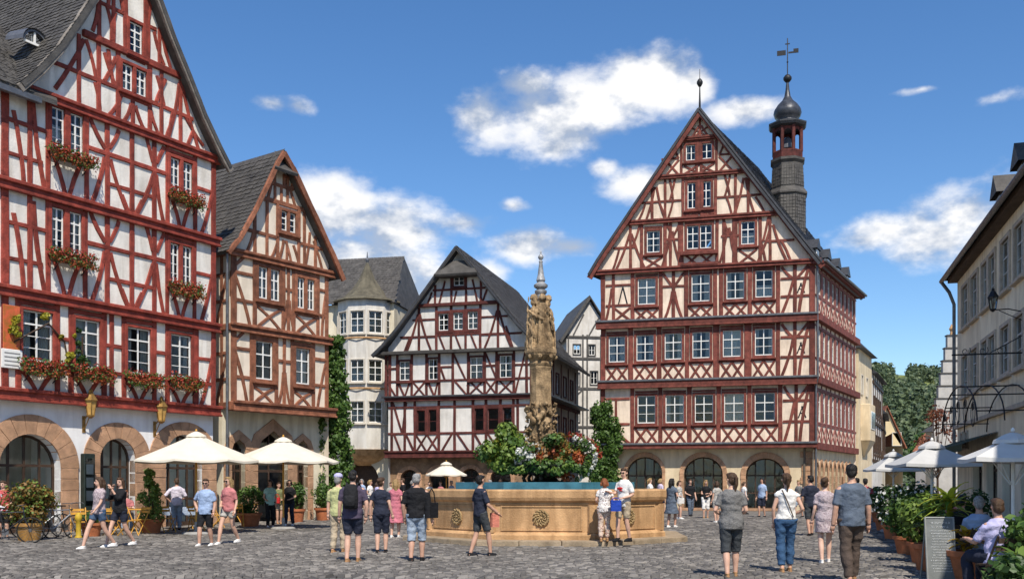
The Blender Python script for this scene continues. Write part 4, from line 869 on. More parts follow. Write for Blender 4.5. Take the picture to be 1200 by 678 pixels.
    sf.put(MB().wall([(0, 0), (SL, 0), (SL, L0), (0, L0)], [arch_pts(c, r, zt - .75, .7, 8, top=zt) for c, r, zt in ars], .12, .4), 'side_arcade_wall', PLG)
    for c, r, zt in ars: arch_stones(sf, c, r, r + .14, zt - .75, SAND, .12, zt, zt + .2, n=7, z0=.7)
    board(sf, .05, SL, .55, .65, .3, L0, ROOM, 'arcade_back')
    for z0, z1 in levels:
        for i in range(n + 1): post(sf, .38 + (SL - .9) * i / n, z0, z1, .16, pm)
        rail(sf, 0, SL, z0 + 1.02, .12, pm); rail(sf, 0, SL, z1 - .22, .1, pm)
        for i in range(n): a = .47 + (SL - .9) * i / n; xcross(sf, a, a + (SL - .9) / n - .18, z0, z0 + .95, .1, pm)
    for z, p in ((L0, .2), (L1 - .06, .3), (L2 - .06, .3)): board(sf, -.1, SL, -p, .05, z - .2, z + .18, m, 'jetty_beam')
    board(sf, -.3, SL + .2, -.55, .05, L3 - .18, L3 - .02, m, 'eave_beam'); sf.put(MB().tube([(-.3, -.62, L3 - .02), (SL + .2, -.62, L3 - .02)], .08, 8), 'gutter', GUT)
    f.put(MB().tube([(W + .12, -.14, L3 - .1), (W + .14, -.2, L1), (W + .05, -.1, L1 - .4), (W + .05, -.05, .2)], .06, 8), 'downpipe', GUT)
    # dormers on the right slope
    for s in (1.6, 4.4, 7.2, 10.0):
        mb = MB(); mb.box(s - .4, s + .4, .25, 1.6, 14.1, 14.95); d = sf.put(mb, 'dormer', SLATEB)
        MB().add([(s - .55, .12, 14.88), (s, .12, 15.5), (s + .55, .12, 14.88), (s - .55, 2.2, 14.88), (s, 2.2, 15.5), (s + .55, 2.2, 14.88)], [(0, 1, 4, 3), (1, 2, 5, 4), (0, 2, 1)]).build('dormer_roof', SLATEB, d)
        fr = MB(); fr.box(s - .27, s + .27, .2, .249, 14.25, 14.85); fr.build('sash', WHITE, d); pane(d, Matrix.Translation((s, .19, 14.55)), .44, .5)
    # turret on the roof
    TS = .86; tx, ty = f.Wm.inverted() @ Vector((16.9, 60.2, 0)), 0; c = (tx.x, tx.y, 0); tw = MB()
    tw.lathe([(1.12, 15.5), (1.12, 19.0), (1.24, 19.1), (1.24, 19.2), (1.02, 19.5), (.95, 21.0), (1.08, 21.15), (1.08, 21.3)], 8, c, rot=R(22.5)); t = f.put(tw, 'turret', SLATE)
    sl = MB(); rg = random.Random(4)
    for i in range(26):
        z = 15.6 + i * .2; rr = 1.135 if z < 19 else (1.035 - (z - 19.4) * .05)
        if 18.9 < z < 19.5 or z > 20.9: continue
        for k in range(8):
            a0 = R(22.5 + 45 * k); a1 = R(22.5 + 45 * (k + 1)); p0 = Vector((math.cos(a0), math.sin(a0))) * rr; p1 = Vector((math.cos(a1), math.sin(a1))) * rr; nn = (p0 + p1).normalized()
            for j in range(5):
                q0, q1 = p0.lerp(p1, j / 5 + .01), p0.lerp(p1, (j + 1) / 5 - .01); l = rg.uniform(.012, .035)
                sl.add([(c[0] + q0.x + nn.x * l, c[1] + q0.y + nn.y * l, z), (c[0] + q1.x + nn.x * l, c[1] + q1.y + nn.y * l, z), (c[0] + q1.x, c[1] + q1.y, z + .24), (c[0] + q0.x, c[1] + q0.y, z + .24)], [(0, 1, 2, 3)])
    o = sl.build('slates', SLATE, t); o['kind'] = 'stuff'
    bel = f.put(MB().lathe([(.95, 21.3), (.95, 21.75), (.92, 21.8)], 8, c, rot=R(22.5)), 'belfry', MAR)
    for k in range(8):
        a = R(22.5 + 45 * k); MB().tube([(c[0] + math.cos(a) * .86, c[1] + math.sin(a) * .86, z) for z in (21.7, 23.3)], .11, 6).build('belfry_post', MAR, bel)
        a0, a1 = a, R(22.5 + 45 * (k + 1)); p0 = Vector((math.cos(a0), math.sin(a0))) * .86; p1 = Vector((math.cos(a1), math.sin(a1))) * .86; ab = MB()
        for i in range(6):
            t0, t1 = i / 6, (i + 1) / 6; zz = [22.75 + .3 * math.sin(math.pi * t_) for t_ in (t0, t1)]; q0, q1 = p0.lerp(p1, t0), p0.lerp(p1, t1)
            ab.add([(c[0] + q0.x, c[1] + q0.y, zz[0]), (c[0] + q1.x, c[1] + q1.y, zz[1]), (c[0] + q1.x, c[1] + q1.y, 23.25), (c[0] + q0.x, c[1] + q0.y, 23.25)], [(0, 1, 2, 3)])
        ab.build('belfry_arch', MAR, bel)
    MB().lathe([(0, 22.0), (.42, 22.02), (.4, 22.2), (.25, 22.6), (.1, 22.75), (0, 22.8)], 12, c).build('bell', LEAD, bel)
    f.put(MB().lathe([(.9, 23.2), (1.12, 23.28), (1.2, 23.42), (1.2, 23.5), (.9, 23.6)], 8, c, rot=R(22.5)), 'cornice', SLATEB)
    f.put(MB().lathe([(1.12, 23.5), (.8, 23.58), (.62, 23.72), (.6, 23.8), (.76, 23.95), (.84, 24.2), (.8, 24.42), (.6, 24.72), (.34, 24.98), (.19, 25.25), (.12, 25.65), (.08, 26.1), (.07, 26.25)], 16, c), 'onion_dome', mat('dome_slate', (.055, .058, .068), .35, .3, 4, .2, metal=.2), smooth=True)
    f.put(MB().lathe([(.0, 26.1), (.14, 26.14), (.25, 26.28), (.25, 26.42), (.14, 26.56), (.03, 26.62), (.03, 28.8), (0, 28.85)], 12, c), 'spire_ball', BLACK, smooth=True)
    v = MB(); v.box(c[0] - .62, c[0] - .1, c[1] - .02, c[1] + .02, 27.8, 28.1); v.box(c[0] + .05, c[0] + .65, c[1] - .021, c[1] + .019, 27.88, 27.98); v.box(c[0] - .14, c[0] + .14, c[1] - .03, c[1] + .03, 28.45, 28.5); v.box(c[0] + .35, c[0] + .65, c[1] - .018, c[1] + .018, 27.99, 28.14); v.lathe([(0, 27.3), (.07, 27.36), (0, 27.42)], 8, c); f.put(v, 'weather_vane', BLACK)
    return root, f
D_ROOT, D_F = town_hall()

# ---------------------------------------------------------------- pale house with a corner oriel
def oriel_house():
    Y = 61.0; O, E = P2(372, Y), P2(462, Y - 1)
    root = house_root('oriel_house', O, E, 'pale stone house with rounded three-storey oriel and mossy pointed roof')
    f = Face(root, O, E); W = f.L; DEP = 7; z = lambda py: f.z((430, py)); ztop = z(356); m = PLE
    mb = MB().wall([(-1, 0), (W, 0), (W, ztop), (-1, ztop)], [arch_pts(2.9, 1.1, 1.7, .02, top=2.9)], 0, .5); mb.add([(W, 0, 0), (W, DEP, 0), (W, DEP, ztop), (W, 0, ztop), (-1, 0, 0), (-1, DEP, 0), (-1, DEP, ztop), (-1, 0, ztop)], [(0, 1, 2, 3), (4, 5, 6, 7), (1, 5, 6, 2)]); f.put(mb, 'wall', m)
    board(f, 1.7, 4.1, .6, .7, 0, 3.0, DARKW, 'door')  # dark sheet across the arch, standing for shade in the open passage
    # oriel: five faces of an octagon
    cx, cy = (f.u((395, 0)) + f.u((459, 0))) / 2, 0.55; r = 1.85; zb, zt = z(527), z(354); ang = [R(180 + 22.5 * 0 + 36 * k) for k in range(6)]
    pts = [(cx + r * math.cos(a), cy + r * math.sin(a)) for a in ang]
    for i in range(5):
        a, b = (Vector(pts[i]), Vector(pts[i + 1])); wa = f.Wm @ Vector((a.x, a.y, 0)); wb = f.Wm @ Vector((b.x, b.y, 0)); ff = Face(root, (wa.x, wa.y), (wb.x, wb.y), f); L = ff.L; hs = []
        for t0, t1 in ((368, 393), (424, 449), (472, 496)):
            za, zc = z(t1), z(t0); w_ = (L * .14, L * .86, za, zc); hs.append(w_); window(ff, *w_, cols=2, rows=3, cm=mat('pale_stone', (.55, .5, .42), .9, .12, 2, .2), cw=.07, curtain='none' if i % 2 else 'half')
        ff.put(MB().wall([(0, zb), (L, zb), (L, zt), (0, zt)], [rect(*h) for h in hs], 0, .18), 'oriel_wall', PLC if i > 3 else mat('oriel_plaster', (.66, .63, .57), .9, .08, 1, .12, streak=.35))
    f.put(MB().lathe([(r + .02, zb + .02), (r * .85, zb - .35), (r * .6, zb - .7), (r * .3, zb - .95)], 20, (cx, cy, 0)), 'corbel', SANDY)
    for zz in (z(400), z(458)): f.put(MB().lathe([(r + .05, zz), (r + .08, zz + .06), (r + .05, zz + .12)], 20, (cx, cy, 0), False, False), 'string_course', SANDY)
    hr = f.put(MB().lathe([(r + .3, zt - .02), (r + .25, zt + .08), (r * .82, zt + .3), (r * .52, zt + .85), (r * .28, zt + 1.5), (r * .12, zt + 2.2), (.05, zt + 2.6)], 10, (cx, cy, 0)), 'oriel_roof', MOSS)
    f.put(MB().lathe([(.06, zt + 2.5), (.09, zt + 2.62), (.12, zt + 2.72), (.05, zt + 2.85), (.02, zt + 3.2), (0, zt + 3.25)], 10, (cx, cy, 0)), 'finial', LEAD)
    zr = f.z((430, 303), 3.5); gable = [(-.5, ztop - .1), (-.5, ztop)]
    rf = MB().add([(-1.5, -.3, ztop), (W + .1, -.3, ztop), (W - .5, 3.5, zr), (-1.5, 3.5, zr), (W + .1, 7.3, ztop), (-1.5, 7.3, ztop)], [(0, 1, 2, 3), (2, 4, 5, 3), (1, 4, 2)]); ro = f.put(rf, 'roof', SLATE)
    sl = MB(); rg = random.Random(8); n = 20
    for i in range(n):
        t0, t1 = i / n, (i + 1.3) / n; x = -1.5
        while x < W - .6 * t0 - .1:
            w = rg.uniform(.2, .36); l = rg.uniform(.02, .05); y0, y1 = -.3 + 3.8 * t0, -.3 + 3.8 * t1; za, zc = ztop + (zr - ztop) * t0 + l, ztop + (zr - ztop) * t1 + .008
            sl.add([(x, y0, za), (x + w / 2, y0 - .03, za - .04), (x + w - .01, y0, za), (x + w - .01, y1, zc), (x, y1, zc)], [(0, 1, 2, 3, 4)]); x += w
    o = sl.build('slates', SLATE, ro); o['kind'] = 'stuff'
oriel_house()

def grey_house():
    """narrow grey and white timbered gable in the gap between the middle house and the town hall"""
    O, E = P2(664, 73), P2(716, 73.5)
    root = house_root('half_timbered_house', O, E, 'narrow grey and white timbered house in the gap beside the town hall')
    f = Face(root, O, E); W = f.L; z = lambda py: f.z((690, py)); ze, za = z(392), z(348); ws = []
    for px0, px1, p0, p1 in ((671, 679, 437, 452), (692, 700, 435, 450), (690, 697, 404, 416), (672, 680, 404, 415), (671, 679, 478, 494), (692, 700, 478, 494), (671, 679, 505, 520)):
        w = (f.u((px0, 0)), f.u((px1, 0)), z(p1), z(p0)); ws.append(w); window(f, *w, cols=2, rows=2, cm=GRYT, cw=.07, sill=False, curtain='none')
    mb = MB().wall([(0, 0), (W, 0), (W, ze), (W / 2, za - .2), (0, ze)], [rect(*w) for w in ws], 0, .2); mb.add([(0, 0, 0), (0, 8, 0), (0, 8, ze), (0, 0, ze), (W, 8, 0), (W, 8, ze), (W, 0, 0), (W, 0, ze)], [(0, 1, 2, 3), (1, 4, 5, 2), (4, 6, 7, 5)]); f.put(mb, 'wall', PLC)
    gable_roof(f, [(-.5, ze - .4), (W / 2, za + .1), (W + .5, ze - .4)], -.3, 8.2, .12, SLATE); slopes_board(f, [(-.5, ze - .5), (W / 2, za)], GRYT, .2, -.25)
    for py in (395, 420, 455, 500, 525): board(f, 0, W, -.06, .02, z(py) - .09, z(py) + .09, GRYT, 'beam')
    for px in (666, 683, 688, 704): post(f, f.u((px, 0)), 2.5, ze, .13, GRYT)
    for x0, y0, x1, y1 in ((668, 470, 682, 457), (690, 393, 702, 372), (672, 392, 684, 368)): timber(f, f.uv((x0, y0)), f.uv((x1, y1)), .12, GRYT)
    # its neighbour's slate roof reaching left
    rb = MB().add([(-6, 6, ze - .6), (.2, 6, ze - .6), (.2, 10, z(362)), (-6, 10, z(362))], [(0, 1, 2, 3)]).box(-6, .1, 6.2, 10, 0, ze - .6); f.put(rb, 'rear_wing', SLATE)
grey_house()
# ---------------------------------------------------------------- beige building on the right
def beige_building():
    O = P2(1122, 40); d = Vector((-.276, -.961)); E = (O[0] + d.x * 34, O[1] + d.y * 34)
    root = house_root('townhouse', O, E, 'long beige plaster building with slate dormers along the right edge', 'building')
    f = Face(root, O, E); W = f.L; ze = 9.85; ws = []; FR = mat('grey_stone_trim', (.48, .41, .33), .85, .15, 3, .2); SH = mat('pale_sash', (.5, .5, .47), .6, .08, 4, .05)
    zz = []
    for (p0, y0, y1) in ((1131.5, 335, 381), (1131.5, 417, 461)): zz.append((f.z((p0, y1)), f.z((p0, y0))))
    us = [(f.u((a, 0)), f.u((b, 0))) for a, b in ((1128.5, 1135.5), (1139, 1146.5), (1151.5, 1158), (1160, 1167), (1174, 1184), (1190, 1201))]
    us += [(us[-1][1] + 1.2 + 2.3 * i, us[-1][1] + 2.2 + 2.3 * i) for i in range(7)]
    for z0, z1 in zz:
        for a, b in us: ws.append((a, b, z0, z1)); window(f, a, b, z0, z1, cols=2, rows=3, cm=FR, cw=.13, sm=SH, curtain='half' if a < 12 else 'none')
    ws2 = [(1.0 + .0, 1.5, 3.0, 3.5), (2.1, 2.6, 3.0, 3.5)]
    for w in ws2: window(f, *w, cols=1, rows=1, cm=FR, cw=.08, sm=FR, curtain='none')
    ars = [(4.5 + 2.7 * i, .95, 2.75) for i in range(9)]
    mb = MB().wall([(0, 0), (W, 0), (W, ze), (0, ze)], [rect(*w) for w in ws + ws2] + [arch_pts(c, r, zt - .6, .02, 8, top=zt) for c, r, zt in ars], 0, .25)
    mb.add([(0, 0, 0), (0, 9, 0), (0, 9, ze), (0, 0, ze), (W, 9, 0), (W, 9, ze), (W, 0, 0), (W, 0, ze)], [(0, 1, 2, 3), (1, 4, 5, 2), (4, 6, 7, 5)]); f.put(mb, 'wall', PLH)
    for c, r, zt in ars: glazed_door(f, c, r, zt - .6, DARKW, .22, zt, bars=2, rails=(1.0, 2.0))
    fl = MB()
    for z in (3.9, 6.9, 9.7): fl.box(.05, W - .05, .3, 8.9, z - .05, z + .05)
    f.put(fl, 'floor_deck', ROOM)
    board(f, -.1, W, -.14, .05, 3.75, 3.9, FR, 'string_course'); board(f, -.15, W, -.35, .05, ze - .12, ze + .1, mat('eave_wood', (.09, .06, .04), .8, .2, 3, .2), 'eave_board')
    rf = MB().add([(-.3, -.5, ze + .02), (W, -.5, ze + .02), (W, 4.5, ze + 5.2), (-.3, 4.5, ze + 5.2), (W, 9.6, ze), (-.3, 9.6, ze), (-.3, -.5, ze + .12), (W, -.5, ze + .12), (-.3, 4.5, ze + 5.35), (W, 4.5, ze + 5.35)], [(0, 1, 2, 3), (2, 4, 5, 3), (6, 7, 9, 8), (0, 6, 7, 1), (0, 3, 8, 6), (0, 5, 3)]); f.put(rf, 'roof', SLATEB)
    f.put(MB().tube([(-.3, -.57, ze), (W, -.57, ze)], .09, 8), 'gutter', GUT); f.put(MB().tube([(-.2, -.57, ze - .05), (-.05, -.3, ze - .5), (-.05, -.12, ze - 1.0), (-.05, -.12, 0)], .07, 8), 'downpipe', GUT)
    for s in (6.0, 9.4, 12.8, 16.2):
        dd = f.put(MB().box(s - .45, s + .45, .45, 2.5, ze + .5, ze + 1.75), 'dormer', SLATE)
        MB().add([(s - .62, .25, ze + 1.68), (s, .25, ze + 2.4), (s + .62, .25, ze + 1.68), (s - .62, 3.2, ze + 1.68), (s, 3.2, ze + 2.4), (s + .62, 3.2, ze + 1.68)], [(0, 1, 4, 3), (1, 2, 5, 4), (0, 2, 1)]).build('dormer_roof', SLATE, dd)
        MB().box(s - .32, s + .32, .4, .449, ze + .85, ze + 1.62).build('sash', SH, dd); pane(dd, Matrix.Translation((s, .39, ze + 1.24)), .5, .65)
    f.put(MB().box(12.2, 19, 1.6, 4.2, ze + 1, ze + 6.3, .02), 'attic_gable', PLH); f.put(MB().box(11.9, 19.3, 1.35, 4.4, ze + 6.3, ze + 6.5, .03), 'attic_cornice', SLATEB); f.put(MB().box(13.2, 14.2, 2, 3, ze + 6.5, ze + 7.6, .02), 'chimney', FR)
    aw = MB(); u0, u1 = f.u((1118, 0)), f.u((1170, 0)); aw.add([(u0, -.02, 3.25), (u1, -.02, 3.25), (u1, -1.1, 2.85), (u0, -1.1, 2.85), (u0, -1.1, 2.62), (u1, -1.1, 2.62)], [(0, 1, 2, 3), (3, 2, 5, 4)])
    f.put(aw, 'awning', mat('green_awning', (.015, .045, .025), .8, .2, 4, .1))
    return root, f
H_ROOT, H_F = beige_building()

def iron_canopy():
    f = H_F; u0, u1 = f.u((1160, 0)), f.u((1215, 0)); o = thing('iron_canopy', f.Wm @ Vector(((u0 + u1) / 2, 0, 3.3)), f.ang, 'arched wrought iron canopy with scrolls on the beige building', 'canopy'); w = (u1 - u0) / 2
    mb = MB()
    for y in (-.1, -.8, -1.5):
        mb.tube([(-w * math.cos(math.pi * i / 14), y, 1.25 * math.sin(math.pi * i / 14)) for i in range(15)], .022, 6)
    for i in range(1, 14, 2): a = math.pi * i / 14; mb.tube([(-w * math.cos(a), -.05, 1.25 * math.sin(a)), (-w * math.cos(a), -1.5, 1.25 * math.sin(a))], .02, 5)
    mb.build('frame', BLACK, o); sc = MB()
    for k in range(5):
        x = -w + 2 * w * (k + .5) / 5; zt = 1.25 * math.sqrt(max(.05, 1 - (x / w) ** 2))
        for s in (-1, 1): sc.tube([(x + s * (.05 + .02 * j) * math.cos(j * .6) * 2.2, -1.5, zt * .45 + (.05 + .02 * j) * math.sin(j * .6) * 2.2) for j in range(10)], .011, 5)
        sc.tube([(x, -1.5, 0), (x, -1.5, zt)], .01, 5)
    sc.build('scrollwork', BLACK, o)
iron_canopy()

def lantern(name, loc, rz, s, label, arm=.5, m=BLACK, group=None, glow=GLASS, up=True):
    """wall lantern on a bracket: arm, cage, panes, roof"""
    o = thing(name, loc, rz, label, 'lamp', group); a = MB().tube([(0, 0, 0), (0, -arm * .5, .12 * s), (0, -arm, .1 * s)], .02 * s, 6); a.tube([(0, 0, -.3 * s), (0, -arm * .4, -.12 * s), (0, -arm * .8, .08 * s)], .014 * s, 6); a.box(-.05 * s, .05 * s, -.02, .03, -.35 * s, .12 * s); a.build('bracket', m, o)
    c = MB(); zb = .12 * s
    for k in range(6):
        t = R(60 * k); c.tube([(.1 * s * math.cos(t), -arm + .1 * s * math.sin(t), zb), (.16 * s * math.cos(t), -arm + .16 * s * math.sin(t), zb + .42 * s)], .012 * s, 5)
    c.lathe([(.03 * s, zb - .08 * s), (.11 * s, zb - .02 * s), (.11 * s, zb + .02 * s)], 6, (0, -arm, 0)); c.build('cage', m, o)
    MB().lathe([(.09 * s, zb + .02 * s), (.15 * s, zb + .42 * s)], 6, (0, -arm, 0), False, False).build('pane', glow, o)
    MB().lathe([(.2 * s, zb + .42 * s), (.17 * s, zb + .47 * s), (.08 * s, zb + .62 * s), (.05 * s, zb + .66 * s), (.06 * s, zb + .7 * s), (0, zb + .76 * s)], 6, (0, -arm, 0)).build('cap', m, o); return o
AMB = mat('amber_glass', (.55, .33, .10), .25, .2, 6, .05)
gy = .16
for px, py, lb in ((98, 492, 'gilt wall lantern between the first and second arches of the red house'), (181, 498, 'gilt wall lantern between the second and third arches of the red house')):
    u, z = A_F.uv((px, py), gy); lantern('wall_lantern', A_F.Wm @ Vector((u, gy, z)), A_F.ang, 1.15, lb, .35, mat('brass', (.30, .17, .05), .45, .25, 8, .1, metal=.5), 'lanterns on the red house', AMB)
u, z = H_F.uv((1199, 365)); lantern('wall_lantern', H_F.Wm @ Vector((u, 0, z)), H_F.ang, .85, 'black iron lantern high on the beige building', .8)
def sign_arm(px, py, L):
    u, z = H_F.uv((px, py)); o = thing('sign_bracket', H_F.Wm @ Vector((u, 0, z)), H_F.ang, 'long black iron sign bracket sticking out from the beige building', 'bracket')
    b = MB().tube([(0, 0, 0), (0, -L, 0)], .025, 6); b.tube([(0, 0, .5), (0, -L * .45, .03)], .015, 5); b.build('arm', BLACK, o); s = MB()
    for k in range(3): s.tube([(0, -L * (.3 + .25 * k) + (.03 + .012 * j) * math.cos(j * .7), .1 + (.03 + .012 * j) * math.sin(j * .7)) for j in range(11)], .012, 5)
    s.build('scroll', BLACK, o)
sign_arm(1198, 413, 1.9)

# ---------------------------------------------------------------- lane beyond the town hall
def lane_building(name, O, E, h, roofh, wallm, label, roofm=SLATEB, dep=7, wins=(), tm=None, gable=False, levels=(), posts=(), cat='house', cwm=None, win_size=(.75, 1.2), hip=.0):
    root = house_root(name, O, E, label, cat); f = Face(root, O, E); W = f.L; hs = []
    for x, z in wins:
        w = (x, x + win_size[0], z, z + win_size[1]); hs.append(w); window(f, *w, cols=2, rows=2, cm=cwm or tm or mat('pale_stone', (.55, .5, .42)), cw=.08, panes=False, sill=False, curtain='none')
    top = [(W, h), (W / 2, h + roofh - .2), (0, h)] if gable else [(W, h), (0, h)]
    mb = MB().wall([(0, 0), (W, 0)] + top, [rect(*w) for w in hs], 0, .2); mb.add([(0, 0, 0), (0, dep, 0), (0, dep, h), (0, 0, h), (W, dep, 0), (W, dep, h), (W, 0, 0), (W, 0, h)], [(0, 1, 2, 3), (1, 4, 5, 2), (4, 6, 7, 5)]); f.put(mb, 'wall', wallm)
    if gable: gable_roof(f, [(-.35, h - .3), (W / 2, h + roofh), (W + .35, h - .3)], -.3, dep + .2, .12, roofm)
    else:
        rf = MB().add([(-.2, -.4, h - .1), (W + .2, -.4, h - .1), (W + .2 - hip, dep / 2, h + roofh), (-.2 + hip, dep / 2, h + roofh), (W + .2, dep + .4, h - .1), (-.2, dep + .4, h - .1)], [(0, 1, 2, 3), (2, 4, 5, 3), (1, 4, 2), (0, 3, 5), (0, 5, 4, 1)]); f.put(rf, 'roof', roofm)
    if tm:
        for z in levels: board(f, -.02, W + .02, -.1, .03, z - .12, z + .12, tm, 'beam')
        for x in posts: post(f, x, levels[0], h - .1, .15, tm)
        for i in range(len(levels)):
            z0 = levels[i] + .12; z1 = (levels[i + 1] if i + 1 < len(levels) else h) - .12
            for a, b in zip(posts[:-1], posts[1:]): timber(f, (a, z0), (b, z0 + (z1 - z0) * .38), .11, tm); timber(f, (b, z0), (a, z0 + (z1 - z0) * .38), .11, tm, proud=.03)
    return root, f
r1, f1 = lane_building('stone_house', (22.95, 65.0), (25.8, 70.4), 10.6, 3.9, PLG, 'tan stone house with a corbelled oriel, next behind the town hall', wins=((1.0, 7.6), (3.2, 7.6), (4.6, 4.2)), hip=.4)
o = f1.put(MB().box(1.0, 3.4, -.6, .02, 4.4, 6.9, .04), 'oriel', PLG); MB().add([(1.0, -.6, 4.4), (3.4, -.6, 4.4), (3.4, 0, 4.4), (1.0, 0, 4.4), (1.8, -.1, 3.4), (2.6, -.1, 3.4), (2.6, 0, 3.4), (1.8, 0, 3.4)], [(0, 1, 5, 4), (1, 2, 6, 5), (3, 0, 4, 7), (4, 5, 6, 7)]).build('corbel', PLG, o)
MB().box(1.3, 3.1, -.64, -.605, 5.2, 6.4).build('sash', WHITE, o)
for k in range(3): pane(o, Matrix.Translation((1.6 + .6 * k, -.65, 5.8)), .5, 1.1)
lane_building('half_timbered_house', (26.1, 71.0), (29.9, 79.2), 9.6, 2.6, PLC, 'dark timbered house in the lane with several window rows', wins=[(x, z) for z in (3.9, 6.7) for x in (.8, 2.6, 4.4, 6.2)], tm=DARKW, levels=(3.2, 6.0, 8.9), posts=(.2, 2.0, 3.8, 5.6, 7.4, 8.6))
lane_building('half_timbered_house', (30.6, 81), (34.6, 91), 7.4, 3.2, PLE, 'small timbered lane house beyond the dark timbered one', wins=[(x, 4.4) for x in (1, 3, 5, 7)], tm=DARKW, levels=(3.2, 6.2), posts=(.2, 2.4, 4.6, 6.8, 9.6))
lane_building('gabled_house', P2(1019, 104), P2(1058, 104), 5.6, 4.2, mat('yellow_plaster', (.66, .52, .30), .9, .08, 1, .1), 'small yellow gabled house at the end of the lane', gable=True, wins=((2.3, 2.9), (2.45, 5.6)), roofm=mat('red_tile', (.30, .11, .06), .85, .25, 3, .3, fine=.3), win_size=(.85, 1.3))
def stepped_gable():
    O, E = P2(1117, 78), P2(1104, 74); o, f = lane_building('stepped_gable_house', (35.4, 84), (35.9, 70), 6.0, 2.4, mat('white_render', (.62, .60, .56), .9, .08, 1, .1), 'white house with a tall stepped gable, right of the lane', wins=[(1.5 + 2 * i, 3.4) for i in range(6)], roofm=SLATE)
    g = Face(o, (31.35, 74.5), (34.6, 74.1), f); n = 7
    for i in range(n):
        w = 1.15 * (1 - i / n) + .2; z = 6 + i * .95; cx = 1.9; board(g, cx - w, cx + w, -.35 + .004 * i, .15, z - (6 if i == 0 else .04), z + .95, mat('gable_render', (.44, .42, .39), .9, .1, 2, .2), 'gable_step'); board(g, cx - w - .06, cx + w + .06, -.4, .2, z + .95, z + 1.05, SLATE, 'coping')
    g.put(MB().lathe([(.18, 12.6), (.1, 13.0), (.2, 13.2), (.05, 13.5), (0, 13.6)], 8, (1.9, -.1, 0)), 'finial', SANDY)
stepped_gable()
lane_building('gabled_house', P2(1073, 118), P2(1086, 117), 5.5, 2.6, mat('grey_render', (.42, .38, .34), .9, .1, 1, .1), 'low house with a red tiled roof, deep in the lane', roofm=mat('red_tile', (.30, .11, .06)), wins=((.5, 3.2),))

# ---------------------------------------------------------------- wooded hill
def hill():
    mb = MB(); nx, ny = 60, 26; rg = random.Random(2)
    def hz(x, y):
        x, y = x / 2, y / 2
        r = math.exp(-((x - 150) / 190) ** 2) * (1 - math.exp(-max(0, y - 215) / 120)); return -1.5 + 2 * (69 * r * (.86 + .22 * mnoise.noise(Vector((x * .012, y * .012, 3)))) - max(0, x - 130) * .09)
    vs = []
    for j in range(ny):
        for i in range(nx): x = -320 + 1240 * i / (nx - 1); y = 410 + 680 * j / (ny - 1); vs.append((x, y, hz(x, y)))
    mb.add(vs, [(j * nx + i, j * nx + i + 1, (j + 1) * nx + i + 1, (j + 1) * nx + i) for j in range(ny - 1) for i in range(nx - 1)])
    o = mb.build('hill', mat('meadow', (.15, .18, .06), .95, .3, .05, .3, .5), smooth=True); o['kind'] = 'structure'
    fo = MB(); k = 0
    while k < 4600:
        y = rg.uniform(414, 1000); px = rg.uniform(1010, 1135); x = (px - CX) / FPX * y; z = hz(x, y); k += 1; py = HY - FPX * (z - EYE) / y
        if 1044 < px < 1066 and 428 < py < 454: continue
        if 1078 < px < 1100 and 448 < py < 464: continue
        r = rg.uniform(2.6, 5.0)
        for q in range(2): leaves(fo, (x + rg.uniform(-1, 1) * r * .4, y + rg.uniform(-1, 1) * r * .4, z + r * .7 + rg.uniform(-.3, .6) * r), r * .75, 17, r * .5, rg, flat=1.9, sz=(1, 1, 1.15))
    t = fo.build('forest', leafmat('leaf_forest_hazed', (.05, .08, .045), (.14, .18, .08))); t['kind'] = 'stuff'; tag(t, 'dense green wood covering the hill beyond the lane', 'forest')  # leaf colours lightened to stand in for haze over the hill
    for n, (px, py, w, lb) in enumerate(((1087, 457, 9, 'small pale house with red roof on the wooded hill'), (1058, 441, 5, 'tiny white hut beside the hillside meadow'))):
        Y = 640; p = at(px, py, Y); root = thing('hill_house', (p.x, p.y, min(p.z - 2.5, hz(p.x, p.y) + .5)), 0, lb, 'house'); MB().box(-w / 3, w / 3, 0, 4, -6, 3.0).build('wall', PLC, root); MB().add([(-w / 3 - .4, -.5, 2.9), (w / 3 + .4, -.5, 2.9), (w / 3 + .4, 2, 4.8), (-w / 3 - .4, 2, 4.8), (w / 3 + .4, 4.5, 2.9), (-w / 3 - .4, 4.5, 2.9)], [(0, 1, 2, 3), (2, 4, 5, 3), (1, 4, 2), (0, 3, 5)]).build('roof', mat('red_tile', (.3,) * 3), root)
hill()
def tree(loc, h, r, label, lm, seed, nl=900, ls=.35, trunk=.3, clumps=16, low=.35, group=None):
    rg = random.Random(seed); o = thing('tree', loc, rg.uniform(0, 6), label, 'tree', group); tk = MB(); tk.tube([(0, 0, -.1), (.05, .03, h * low * .6), (0, .06, h * .7)], [trunk, trunk * .75, trunk * .3], 8); cs = []
    for k in range(clumps):
        a = rg.uniform(0, 6.28); q = rg.uniform(.15, 1) ** .6; z = h * (low + (1 - low) * rg.uniform(.05, .92)); k_ = math.sin(math.pi * min(1, max(.1, (z / h - low) / (1 - low) * .85 + .15))) ; c = Vector((math.cos(a) * r * q * k_, math.sin(a) * r * q * k_, z)); cs.append(c); tk.tube([(0, .03, h * low * .8), c * .6 + Vector((0, 0, h * low * .3)), c], [trunk * .35, trunk * .18, .03], 5)
    tk.build('trunk', DARKW, o); cr = MB()
    for c in cs: leaves(cr, c, r * rg.uniform(.32, .5), nl // clumps, ls, rg, flat=1.5, sz=(1, 1, .8))
    cr.build('crown', lm, o); return o
tree((50.5, 122, 0), 6.4, 2.8, 'round green tree at the end of the lane beside the yellow house', L_MD, 3, 1800, .45); tree((54.5, 128, 0), 8.2, 3.0, 'tall green tree at the foot of the hill', L_MD, 4, 1800, .45); tree((58, 135, 0), 7.0, 3.2, 'light green tree in front of the hill wood', L_LT, 6, 1800, .45)
